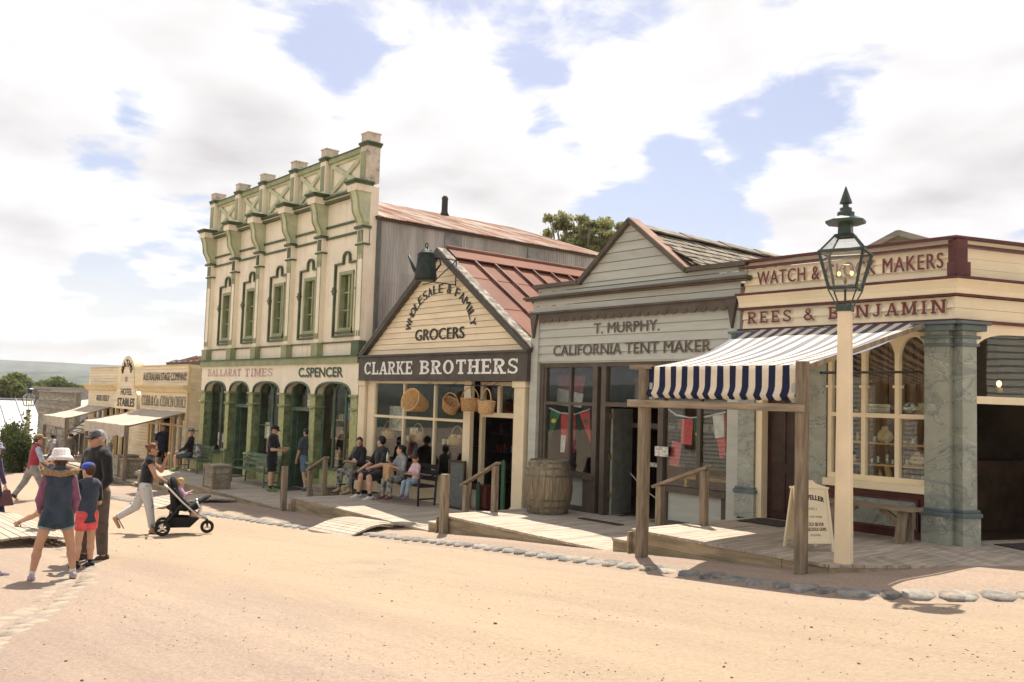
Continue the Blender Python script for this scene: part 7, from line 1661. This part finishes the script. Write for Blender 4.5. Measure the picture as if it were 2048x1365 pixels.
    for (hp, kn, an, a2) in L:
        fd = np.array([0, math.cos(a2)*.9 if a2 < -.5 else 1.0, -.15+(math.sin(a2)*.8 if a2 < -.5 else 0)]); fd = U(fd); dn = np.array([0, 0, -1.0]) if a2 > -.5 else U(np.array([0, -fd[2], -fd[1]*1.0]))*1.0
        if sock is not None: gar([seg(an+(kn-an)*.05, an+(kn-an)*.18, .024*r, .025*r, None, (0, 1))], 'sock', sock, .01)
        if shoes is not None: gar([seg(an-fd*.025*H+dn*.014*H, an+fd*.035*H+dn*.016*H, .030*H, .028*H), seg(an+fd*.03*H+dn*.022*H, an+fd*.095*H+dn*.026*H, .027*H, .021*H), ('cut', an+dn*.044*H, dn)], 'shoe', shoes, .009, .012)
        elif not bare_feet:
            o = an+dn*.044*H; b = B(); b.bar(o-fd*.04*H, o+fd*.11*H, .055*H, .012, up=-dn); x = b.build('sandal', mat('sandal_rubber', (.08, .04, .035), .8), None, bevel=.004); x.parent = root
    # hair
    if hairstyle:
        hm = hairm[hair]; e = 1.10
        base = [blob(W_(0, -.06, .11), np.array([.345*e, .42*e, .425*e])*hh, RM)]
        if hairstyle == 'short': base += [('cut', W_(0, .12, .12), RM@U([0, .75, -.65]))]
        elif hairstyle == 'bun': base += [('cut', W_(0, .17, .18), RM@U([0, .8, -.45])), blob(W_(0, -.52, .22), np.array([.17, .15, .17])*hh, RM)]
        elif hairstyle == 'long': base += [('cut', W_(0, .14, .14), RM@U([0, .9, -.25])), seg(W_(0, -.28, .0), W_(0, -.34, -.75), .30*hh, .20*hh, (RM[:, 1], .5))]
        elif hairstyle == 'pony': base += [('cut', W_(0, .16, .17), RM@U([0, .85, -.4])), seg(W_(0, -.4, .1), W_(0, -.5, -.55), .13*hh, .06*hh)]
        elif hairstyle == 'balding': base += [('cut', W_(0, .0, .05), RM@U([0, .55, .35])), ('cut', W_(0, .05, -.25), RM@U([0, .3, -.9]))]
        elif hairstyle == 'fringe': base += [('cut', W_(0, .26, .16), RM@U([0, .75, -.6])), seg(W_(.2, -.2, -.1), W_(.24, -.2, -.5), .16*hh, .1*hh), seg(W_(-.2, -.2, -.1), W_(-.24, -.2, -.5), .16*hh, .1*hh), seg(W_(0, -.25, -.1), W_(0, -.3, -.5), .2*hh, .12*hh)]
        V, F = blobmesh(base, .009, .012); mesh_obj(V, F, 'hair', hm, root)
    M4 = Matrix.Translation(Vector(hc)) @ Matrix(RM.tolist()).to_4x4()
    def onhead(b, nm, m, **k): o = b.build(nm, m, None, mtx=M4, **k); o.parent = root; return o
    s2 = hh
    if hat:
        kind, hm = hat[0], hat[1]
        if kind == 'bucket':
            onhead(B().lathe([(.74*s2, -.02*s2), (.56*s2, .22*s2), (.47*s2, .30*s2), (.44*s2, .55*s2), (.36*s2, .66*s2), (.05*s2, .68*s2)], n=24, sy=1.08), 'hat', hm, smooth=True)
        elif kind == 'felt':
            b = B(); b.lathe([(.40*s2, .20*s2), (.80*s2, .24*s2), (.84*s2, .30*s2), (.42*s2, .27*s2), (.41*s2, .44*s2), (.37*s2, .66*s2), (.2*s2, .70*s2), (.05*s2, .62*s2)], n=24, sy=1.12); onhead(b, 'hat', hm, smooth=True); onhead(B().lathe([(.425*s2, .28*s2), (.422*s2, .40*s2)], n=24, sy=1.12), 'hat_band', hat[2] if len(hat) > 2 else black, smooth=True)
        elif kind == 'cap':
            b = B(); b.lathe([(.39*s2, .12*s2), (.41*s2, .22*s2), (.38*s2, .40*s2), (.27*s2, .52*s2), (.12*s2, .57*s2), (.03*s2, .585*s2)], n=20, sy=1.15); onhead(b, 'cap', hm, smooth=True)
            b = B(); n = 8; vs = []
            for q in range(n+1):
                a = R(20+140*q/n); vs += [(.39*s2*math.cos(a), .44*s2*math.sin(a), .17*s2), (.36*s2*math.cos(a), (.36+.44*math.sin(a))*s2, .12*s2-.05*s2*math.cos(a)**2)]
            vs += [(x, y, z-.03*s2) for x, y, z in vs]; k2 = 2*(n+1)
            b.add(vs, [(2*q, 2*q+1, 2*q+3, 2*q+2) for q in range(n)]+[(k2+2*q+2, k2+2*q+3, k2+2*q+1, k2+2*q) for q in range(n)]+[(2*q+1, k2+2*q+1, k2+2*q+3, 2*q+3) for q in range(n)]); onhead(b, 'visor', hat[2] if len(hat) > 2 else hm)
    if glasses:
        b = B()
        for sx in (-1, 1): b.ell((.15*sx*s2, .40*s2, .04*s2), (.12*s2, .04*s2, .085*s2), 10); b.bar((.26*sx*s2, .36*s2, .06*s2), (.36*sx*s2, -.05*s2, .05*s2), .02*s2, .03*s2)
        b.box(-.06*s2, .06*s2, .40*s2, .43*s2, .05*s2, .08*s2); onhead(b, 'sunglasses', black)
    return root, dict(A=A, L=L, P0=P0, hc=hc, hh=hh, neck=neck, t=t, side=side, fwd=fwd, sh=sh, M=Matrix.Translation(Vector(loc)) @ Matrix.Rotation(rz, 4, 'Z'))
def wpt(info, p): q = info['M'] @ Vector(p); return (q.x, q.y, q.z)
def away(px): d = pray(px, 900); d = np.array([d[0], d[1]]); return d/np.linalg.norm(d)
def screen_right(px): a = away(px); return np.array([a[1], -a[0]])
def gpt(px, py): p = onG(px, py); return (p[0], p[1], relief(p[0], p[1]))
navy_c = cloth('navy_quilt', (.035, .05, .075), sc=6); pinkc = cloth('pink_fleece', (.62, .06, .14)); purple = cloth('purple_knit', (.21, .075, .14)); denim = cloth('dark_denim', (.025, .045, .06)); cuff = cloth('pale_denim', (.16, .22, .24)); blackc = cloth('black', (.014, .013, .013)); brownc = cloth('brown_trousers', (.10, .075, .06)); redc = cloth('coral_shorts', (.70, .10, .10)); greyc = cloth('grey_trousers', (.26, .25, .24)); whitec = cloth('white', (.66, .62, .58)); bluec = cloth('pale_blue', (.36, .42, .55)); shoe_b = cloth('black_shoe', (.02, .018, .018)); shoe_w = cloth('grey_trainer', (.45, .40, .42), (.22, .16, .22), 30); shoe_br = cloth('brown_boot', (.06, .035, .025))
straw = cloth('straw_hat', (.38, .28, .14)); spot = mat('spotted_hat', (.74, .68, .64), .9, .1, 70, .1, 60, col2=(.45, .28, .30), mixpos=(.40, .46)); pattern = mat('patterned_trousers', (.52, .50, .49), .9, .1, 7, .1, 60, col2=(.09, .09, .10), mixpos=(.36, .42)); camo = mat('patterned_grey_print', (.30, .30, .27), .9, .1, 12, .1, 60, col2=(.07, .075, .075), mixpos=(.42, .54)); royal = cloth('royal_blue', (.03, .055, .36)); yellow = cloth('yellow', (.75, .55, .05)); greyh = cloth('grey_cap', (.42, .41, .40), (.05, .05, .05), 8); jean = cloth('light_jeans', (.26, .34, .42)); lilac = cloth('lilac', (.52, .40, .48)); felt = cloth('grey_felt', (.22, .21, .18)); greensh = cloth('green_black_trainer', (.03, .03, .03), (.25, .42, .08), 24)
def family():
    # girl in quilted vest, back to us
    a = away(110); mid = (np.array(onG(62, 1158))+np.array(onG(150, 1150)))/2; loc = (mid[0], mid[1], relief(mid[0], mid[1]))
    o, I = person(loc, a, 1.52, 'girl in spotted sun hat and quilted navy vest standing with back turned', legs=((4, 13, 3), (-3, 15, 2)), lean=(0, -.01, 1), arms=(((.24, .1, -1), (-.1, .6, -.8)), ((-.24, .1, -1), (.1, .6, -.8))), look=(0, 1, -.12), h=.012, top_=purple, sleeve=1.95, vest=navy_c, bottom=denim, bottom_len=.42, shoes=shoe_w, sock=whitec, hair='brown', hairstyle='long', hat=('bucket', spot), female=True, headk=1.1, build=.98, shirt_len=.06, skin_m=skin2)
    # fur-trimmed hood and pink collar
    fur = mat('tan_fur', (.40, .28, .16), .95, .4, 60, 1.0, 120, col2=(.14, .09, .05)); nk = I['neck']; t = I['t']; f = I['fwd']; s_ = I['side']
    V, F = blobmesh([seg(nk-t*.02-f*.06, nk-t*.13-f*.12, .11, .05, (f, .6)), seg(nk-t*.015-s_*.1-f*.02, nk-t*.015+s_*.1-f*.02, .06, .06)], .012); mesh_obj(V, F, 'hood', navy_c, o)
    r_ = random.Random(5); pr = []
    for k in range(15):
        a_ = R(200+140*k/14+0); c = nk-t*.01+s_*math.cos(a_)*.19+f*(math.sin(a_)*.10-.02)+t*(.0+.03*abs(math.cos(a_))); pr.append(blob(c, (.036+.01*r_.random(), .036, .036+.008*r_.random())))
    V, F = blobmesh(pr, .010, .012); mesh_obj(V, F, 'fur_trim', fur, o)
    V, F = blobmesh([seg(nk-s_*.08+t*.01, nk+s_*.08+t*.01, .05, .05), seg(nk-t*.03, nk+t*.02, .085, .065)], .012); mesh_obj(V, F, 'pink_collar', pinkc, o)
    for hp, kn, an, a2 in I['L']:
        q = hp+(kn-hp)*.42; V, F = blobmesh([seg(q-(kn-hp)*.02, q+(kn-hp)*.06, .088, .087, None, (1, 1))], .010, .01); mesh_obj(V, F, 'shorts_cuff', cuff, o)
    # boy in blue cap
    p = gpt(168, 1131); hd = U(np.array([*away(170), 0])*.8-np.array([*screen_right(170), 0])*.55)
    o, I = person(p, hd, 1.34, 'boy in blue cap, navy vest and coral shorts standing beside the girl', legs=((2, 3, 2), (4, 3, 2)), arms=(((.15, .0, -1), (-.3, 1, -.1)), ((-.2, .15, -1), (.5, .8, .1))), look=(-.1, 1, -.1), h=.012, top_=blackc, sleeve=.9, vest=navy_c, bottom=redc, bottom_len=.62, shoes=shoe_b, sock=blackc, hair='brown', hat=('cap', royal, yellow), headk=1.16, shirt_len=.07)
    # man in black pullover
    p = gpt(184, 1117); hd = U(-np.array([*away(180), 0])*.55-np.array([*screen_right(180), 0])*.8)
    o, I = person(p, hd, 1.83, 'man in cap and sunglasses wearing black pullover and brown trousers', legs=((2, 5, 2), (-2, 5, 2)), arms=(((.25, .05, -1), (-.35, .6, -.75)), ((-.28, .05, -1), (.3, .6, -.8))), look=(.05, 1, -.02), h=.014, top_=blackc, sleeve=1.95, bottom=brownc, bottom_len=1.93, shoes=shoe_br, hair='grey', hat=('cap', greyh, blackc), glasses=True, build=1.12, fat=.25, shirt_len=.06, skin_m=skin2)
    # stroller mother
    sr = screen_right(285); p = gpt(285, 1066); hd = np.array([*sr, 0])
    o, I = person((p[0], p[1], p[2]), hd, 1.64, 'woman in black top and patterned trousers pushing the stroller', legs=((14, 3, 4), (-20, 3, 38)), lean=(0, .12, 1), arms=(((.18, .45, -1), (-.05, .9, -.5)), ((-.15, .75, -.62), (.12, .35, 1))), look=(0, 1, -.08), h=.012, top_=blackc, sleeve=0, bottom=pattern, bottom_len=1.9, hair='auburn', hairstyle='bun', female=True, build=1.05, fat=.15, glasses=True, skin_m=skin2)
    # hat man walking
    sr = screen_right(60); p = gpt(62, 1001)
    o, I = person(p, np.array([*sr, 0])*.95+np.array([*away(60), 0])*.25, 1.74, 'man in felt hat and red waistcoat striding across the road', legs=((24, 3, 6), (-22, 3, 12)), lean=(0, .10, 1), arms=(((.2, .3, -1), (-.1, .9, -.6)), ((-.2, .1, -1), (.1, .8, -.8))), h=.016, top_=bluec, sleeve=1.1, bottom=greyc, bottom_len=1.95, shoes=shoe_br, hair='brown', hat=('felt', straw, cloth('hat_band', (.10, .06, .03))), vest=cloth('red_waistcoat', (.30, .03, .045)), build=1.06, fat=.15, shirt_len=.02)
    # people cut by the left edge of the picture
    p = gpt(-20, 1045); o, I = person(p, np.array([*screen_right(0), 0])+np.array([*away(0), 0])*.6, 1.62, 'person in broad purple striped sun hat and dark coat carrying a bag', legs=((16, 3, 4), (-14, 3, 10)), arms=(((.25, .1, -1), (.2, .3, -1)), ((-.25, .1, -1), (-.1, .3, -1))), h=.016, top_=cloth('dark_plum', (.05, .035, .09)), sleeve=1.9, bottom=cloth('dark_indigo', (.03, .03, .08)), bottom_len=1.9, shoes=shoe_b, hair='brown', hat=('bucket', cloth('lilac_stripe_hat', (.30, .27, .40), (.14, .12, .24), 18)), female=True, shirt_len=.12)
    ha = wpt(I, I['A'][0][3]); b = B(); b.add([(-.05, -.14, 0), (.05, -.14, 0), (.05, .16, .02), (-.05, .16, .02), (-.03, -.05, .34), (.03, -.05, .34), (.03, .07, .34), (-.03, .07, .34)], [(3, 2, 1, 0), (4, 5, 6, 7), (0, 1, 5, 4), (1, 2, 6, 5), (2, 3, 7, 6), (3, 0, 4, 7)])
    M = Matrix.Translation((ha[0], ha[1], ha[2]-.36)) @ Matrix.Rotation(math.atan2(-screen_right(0)[0], screen_right(0)[1]), 4, 'Z'); ob = b.build('handbag', mat('maroon_bag', (.11, .045, .055), .6), bevel=.02, mtx=M); top(ob, 'soft maroon bag hanging from the hand of the sun hat person', 'bag')
    p = gpt(-72, 1152); person(p, np.array([*screen_right(0), 0]), 1.66, 'person in white trainers stepping into view at the near gutter', legs=((24, 3, 3), (-16, 3, 12)), h=.016, top_=greyc, sleeve=1.9, bottom=denim, bottom_len=1.9, shoes=shoe_w, hair='brown', hairstyle='short')
    p = gpt(92, 1075); person(p, -np.array([*screen_right(70), 0])*-1.0, 1.5, 'person in sandals mostly hidden behind the girl', legs=((12, 3, 4), (-24, 3, 40)), h=.016, top_=navy_c, sleeve=.8, bottom=denim, bottom_len=.6, hair='brown')
family()
def arcade_people():
    def fl(px, py, z): p = onZ(px, py, z); return (p[0], p[1], z)
    p = fl(541, 982, -1.262); a = away(540); r = screen_right(540)
    person(p, np.array([*r, 0])*.9-np.array([*a, 0])*.3, 1.76, 'man in black cap, shirt and shorts reading beside the arcade pier', legs=((3, 4, 2), (-2, 4, 2)), arms=(((.2, .25, -1), (-.4, 1, -.05)), ((-.2, .25, -1), (.4, 1, .1))), look=(0, 1, -.35), top_=blackc, sleeve=.85, bottom=blackc, bottom_len=.95, shoes=greensh, sock=blackc, hair='black', hat=('cap', blackc), build=1.08, fat=.2, shirt_len=.05, h=.015)
    p = (-23.3, 12.0, -1.262); person(p, -np.array([*screen_right(607), 0])*.6+np.array([*away(607), 0])*.7, 1.70, 'man in grey shirt and denim shorts stepping into the arcade doorway', legs=((6, 3, 3), (-8, 3, 8)), arms=(((.2, .05, -1), (0, .3, -1)), ((-.2, .1, -1), (0, .35, -1))), top_=cloth('slate_shirt', (.05, .065, .08)), sleeve=.9, bottom=cloth('denim_shorts', (.13, .18, .24)), bottom_len=.9, shoes=cloth('blue_shoe', (.08, .10, .16)), hair='black', glasses=True, h=.015)
    p = fl(322, 946, -1.695); person(p, np.array([*away(325), 0])*.9+np.array([*screen_right(325), 0])*.2, 1.74, 'white haired man in navy shirt and shorts walking into coach office', legs=((10, 3, 4), (-12, 4, 16)), arms=(((.25, -.1, -1), (.1, .1, -1)), ((-.25, -.1, -1), (-.25, .2, -1))), top_=cloth('navy_shirt', (.025, .03, .06)), sleeve=.7, bottom=blackc, bottom_len=.8, shoes=cloth('pale_shoe', (.4, .33, .3)), hair='grey', hairstyle='balding', build=1.08, fat=.2, h=.016)
    # seated man with umbrella on the green bench
    o, I = person((-30.55, 11.38, -1.262), (-.55, -.84, 0), 1.72, 'seated man in grey felt hat, dark jacket and shorts on green bench', legs=((84, 8, 84), (80, 6, 82)), lean=(0, -.08, 1), arms=(((.2, .5, -.9), (-.15, .8, -.4)), ((-.2, .45, -.9), (.15, .8, -.4))), top_=blackc, sleeve=1.9, bottom=cloth('grey_shorts', (.07, .08, .08)), bottom_len=.95, shoes=greensh, hair='grey', hat=('felt', felt, blackc), h=.016, seat_z=.43, shirt_len=.06)
    b = B(); b.tube([(-29.6, 11.35, -.75), (-29.75, 11.36, -.5), (-29.9, 11.4, -.32)], [.09, .07, .02], 8); b.tube([(-29.9, 11.4, -.32), (-29.95, 11.4, -.2)], .012, 6); top(b.build('umbrella', mat('striped_umbrella', (.42, .38, .42), .8, .1, 12, 0, col2=(.06, .05, .09), mixpos=(.45, .5), stretch=(1, 1, .2))), 'folded dark striped umbrella resting on the green bench', 'umbrella')
    # four sitters on the black bench
    def sit(x, fy, **k): return person((x, 11.48, -.945), (fy[0], fy[1], 0), seat_z=k.pop('seat', .43), **k)
    o, I = sit(-19.55, (.15, -1), H=1.66, label='seated woman in black cardigan and patterned trousers holding a handbag', legs=((86, 10, 86), (86, 8, 84)), lean=(0, -.06, 1), arms=(((.3, .35, -.9), (-.6, .9, .05)), ((-.3, .35, -.9), (.6, .9, .1))), look=(-.65, .8, 0), top_=blackc, sleeve=1.6, bottom=camo, bottom_len=1.88, hair='brown', hairstyle='fringe', female=True, build=1.12, fat=.35, h=.013, vest=None)
    V, F = blobmesh([seg(I['neck']-I['t']*.09+I['fwd']*.085, I['P0']+I['t']*.12+I['fwd']*.17, .05, .085, (I['fwd'], .6))], .012); mesh_obj(V, F, 'white_blouse', whitec, o)
    q = wpt(I, I['P0']+np.array([-.02, .27, .06])); b = B(); b.ell((q[0], q[1], q[2]+.04), (.23, .11, .15), 14); b.tube([(q[0]-.16, q[1], q[2]+.12), (q[0]-.1, q[1]+.1, q[2]+.36), (q[0]+.02, q[1]+.15, q[2]+.52)], .016, 6); top(b.build('handbag', mat('khaki_bag', (.20, .17, .11), .7, .2, 9, .3), smooth=True), 'slouchy khaki handbag on the lap of the seated woman', 'bag')
    sit(-18.45, (-.05, -1), H=1.80, label='seated man in black polo shirt, shorts and white canvas shoes', legs=((82, 14, 78), (82, 12, 84)), lean=(0, .02, 1), arms=(((.3, .4, -.9), (.1, .85, -.5)), ((-.3, .45, -.85), (.25, .9, -.25))), look=(.95, .4, 0), top_=blackc, sleeve=.95, bottom=blackc, bottom_len=.95, shoes=cloth('white_canvas_shoe', (.62, .60, .56)), sock=blackc, hair='black', glasses=True, build=1.1, fat=.2, h=.013)
    o, I = sit(-17.62, (.0, -1), H=1.48, label='seated girl in grey top drinking from a bottle', legs=((80, 8, 76), (84, 6, 82)), lean=(0, .0, 1), arms=(((.2, .5, -.8), (-.1, .5, .9)), ((-.3, .35, -.8), (.3, .9, .3))), look=(.7, .7, .05), top_=cloth('grey_marl', (.34, .34, .33), (.22, .22, .22), 14), sleeve=1.6, bottom=camo, bottom_len=1.8, shoes=cloth('mulberry_shoe', (.14, .06, .075)), hair='black', hairstyle='pony', female=True, h=.013, headk=1.08, vest=None)
    ha = wpt(I, I['A'][0][3]); top(B().lathe([(.03, -.1), (.032, .04), (.014, .09), (.016, .12)], ha, 10).build('drink_bottle', mat('pale_bottle', (.55, .60, .45), .3), smooth=True), 'pale drink bottle held by the seated girl', 'bottle')
    lp = wpt(I, I['P0']+np.array([.06, .30, .03])); b = B().box(lp[0]-.13, lp[0]+.13, lp[1]-.07, lp[1]+.07, lp[2]-.09, lp[2]+.30); top(b.build('paper_bag', mat('brown_paper', (.45, .29, .14), .8, .1, 6, .2), bevel=.008), 'brown paper bag on the lap of the seated girl', 'bag')
    o, I = sit(-17.0, (.1, -1), H=1.12, label='small seated child in pale pink top and light jeans looking down', legs=((82, 5, 74), (82, 5, 70)), lean=(0, .04, 1), arms=(((.25, .4, -.9), (-.5, .9, .1)), ((-.25, .4, -.9), (.5, .9, .1))), look=(0, .8, -.55), top_=cloth('pale_pink', (.62, .45, .47)), sleeve=.8, bottom=jean, bottom_len=1.95, shoes=cloth('violet_shoe', (.20, .14, .32)), hair='brown', hairstyle='fringe', female=True, headk=1.3, h=.012, seat=.44)
    b = onY(632, 0, 11.5); top(B().lathe([(.03, 0), (.033, .1), (.012, .17), (.014, .2)], (-18.98, 11.42, -.50), 10).build('cola_bottle', mat('dark_red_bottle', (.10, .02, .015), .3), smooth=True), 'small dark red bottle on the bench beside the man in black', 'bottle')
    # far figures down the street
    for (px, z, H, lab, topm, hr, hd, extra) in ((218, -1.69, 1.64, 'white haired woman in pale shirt by the coach office wall', whitec, 'grey', (-.2, 1, 0), {}), (140, -1.9, 1.7, 'far man in dark cap standing outside the weathered shed', greyc, 'black', (1, .2, 0), dict(hat=('cap', blackc))), (108, -2.2, 1.7, 'far dark haired person in pale shirt bending near the shed', whitec, 'black', (-1, -.3, 0), dict(lean=(0, .3, 1)))):
        y = 11.0; p = onY(px, 900, y); person((p[0], y, gz(p[0])+.05 if px < 200 else -1.69), hd, H, lab, top_=topm, sleeve=.9, bottom=greyc, bottom_len=1.9, shoes=shoe_b, hair=hr, h=.02, **extra)
arcade_people()
# ================================================================== stroller and its baby
def stroller():
    sr = screen_right(360); p = gpt(362, 1068); q = np.array([p[0], p[1]])
    root = empty('stroller', p, 'black three wheeled stroller with silver frame and baby aboard', 'stroller'); rz = math.atan2(-sr[0], sr[1]); M = Matrix.Translation(p) @ Matrix.Rotation(rz, 4, 'Z') @ Matrix.Scale(.9, 4)   # +y = forward
    rub = mat('tyre_rubber', (.02, .019, .018), .8); sil = mat('silver_frame', (.62, .58, .55), .3, metal=.85, var=.05); blk = mat('black_fabric', (.014, .014, .014), .85, .2, 9, .2); pl = mat('black_plastic', (.02, .02, .02), .45)
    def bl(b, n, m, **k): return b.build(n, m, root, mtx=M, **k)
    def wheel(x, y, r, nm='wheel'):
        w = sub(nm, tuple(M @ Vector((x, y, r))), root)
        def wb(b, n, m, **k): return b.build(n, m, w, mtx=M, **k)
        t = B(); t.tube([(x, y+(r-.026)*math.cos(R(a)), r+(r-.026)*math.sin(R(a))) for a in range(0, 361, 15)], .027, 8, cap=False); wb(t, 'tyre', rub, smooth=True)
        t = B(); t.tube([(x, y+(r-.055)*math.cos(R(a)), r+(r-.055)*math.sin(R(a))) for a in range(0, 361, 15)], .010, 6, cap=False); wb(t, 'rim', pl, smooth=True)
        t = B()
        for k in range(3): a = R(90+120*k); t.bar((x, y, r), (x, y+(r-.055)*math.cos(a), r+(r-.055)*math.sin(a)), .03, .035, up=(1, 0, 0))
        t.tube([(x-.03, y, r), (x+.03, y, r)], .028, 10); wb(t, 'spokes', sil)
    wheel(.29, -.36, .152); wheel(-.29, -.36, .152); wheel(.0, .50, .135)
    for s_ in (.24, -.24):
        f = B(); f.tube([(s_, -.38, 1.02), (s_, -.26, .93), (s_, .0, .66), (s_, .33, .36), (s_*.5, .47, .31)], .021, 8); bl(f, 'frame_tube', sil, smooth=True)
        f = B(); f.tube([(s_*1.15, -.36, .17), (s_, -.16, .44), (s_, -.02, .62)], .017, 8); f.tube([(s_*1.15, -.36, .17), (s_, -.24, .36), (s_, -.22, .62)], .015, 8); bl(f, 'rear_leg', pl)
        f = B(); f.tube([(s_, .30, .38), (s_, .36, .52), (s_, .26, .68)], .019, 8); bl(f, 'front_hoop', sil, smooth=True)
    f = B(); f.tube([(-.24, -.38, 1.02), (-.24, -.45, 1.04), (.24, -.45, 1.04), (.24, -.38, 1.02)], .024, 8); bl(f, 'handle', blk, smooth=True)
    f = B(); f.tube([(0, .47, .31), (0, .50, .27), (.05, .50, .16)], .02, 8); f.tube([(0, .47, .31), (-.05, .50, .16)], .02, 8); f.tube([(-.06, .5, .135), (.06, .5, .135)], .014, 8); f.tube([(-.30, -.36, .152), (.30, -.36, .152)], .014, 8); bl(f, 'fork', pl)
    f = B()
    for x in (.29, -.29): f.add([(x-.035, -.36+.172*math.cos(R(a)), .152+.172*math.sin(R(a))) for a in range(60, 151, 15)]+[(x+.035, -.36+.172*math.cos(R(a)), .152+.172*math.sin(R(a))) for a in range(60, 151, 15)], [(i, i+1, i+8, i+7) for i in range(6)])
    bl(f, 'mudguard', pl)
    b = B(); b.add([(sx*.21, y, z) for y, z in ((-.25, .36), (-.22, .15), (.16, .15), (.34, .33), (.0, .36)) for sx in (-1, 1)], [(0, 2, 4, 6, 8), (9, 7, 5, 3, 1), (0, 1, 3, 2), (2, 3, 5, 4), (4, 5, 7, 6)]); bl(b, 'basket', blk, bevel=.01)
    # reclined seat shell with hood frame and foot rest
    pr = [seg((0, -.14, .52), (0, -.22, .98), .20, .19, ((0, 1, .1), .42)), seg((0, -.12, .54), (0, .16, .55), .19, .18, ((0, 0, 1), .42)), seg((0, .16, .55), (0, .42, .72), .17, .14, ((0, -.6, 1), .3)), seg((.19, -.18, .9), (.2, .05, .60), .045, .05), seg((-.19, -.18, .9), (-.2, .05, .60), .045, .05)]
    V, F = blobmesh(pr, .014); o = B(); o.v = [tuple(v) for v in V]; o.f = [tuple(f) for f in F.tolist()]; o.m = [0]*len(F); bl(o, 'seat', blk, smooth=True)
    h = B(); h.tube([(.21*math.cos(R(a)), -.26-.03*math.sin(R(a)), .86+.22*math.sin(R(a))) for a in range(0, 181, 15)], .028, 8); bl(h, 'hood_rim', blk, smooth=True)
    b = M @ Vector((0, -.03, .0)); person((b.x, b.y, p[2]+.0), (sr[0], sr[1], 0), .76, 'blond baby in lilac top sitting in the stroller', legs=((62, 10, 40), (58, 10, 50)), lean=(0, -.12, 1), arms=(((.3, .6, -.6), (-.4, .8, .5)), ((-.3, .5, -.8), (.2, .9, .1))), look=(-.35, .95, -.1), headk=1.55, build=1.15, top_=cloth('baby_lilac', (.48, .30, .40)), sleeve=1.9, bottom=blackc, bottom_len=1.6, bare_feet=True, hair='blond', hairstyle='short', h=.010, seat_z=.54, shirt_len=.03)
stroller()
# ================================================================== the air: thin even haze round the whole place
def haze():
    m = bpy.data.materials.new('haze'); m.use_nodes = True; N = m.node_tree.nodes; L = m.node_tree.links
    for n in list(N): N.remove(n)
    o = N.new('ShaderNodeOutputMaterial'); v = N.new('ShaderNodeVolumePrincipled'); v.inputs['Color'].default_value = (.86, .90, .97, 1); v.inputs['Density'].default_value = .00016; v.inputs['Anisotropy'].default_value = .3; L.new(v.outputs[0], o.inputs['Volume'])
    tag(B().box(-4300, 700, -1600, 4300, -75, 150).build('haze', m), 'thin pale haze in the air over the valley', 'haze', kind='stuff')
haze()
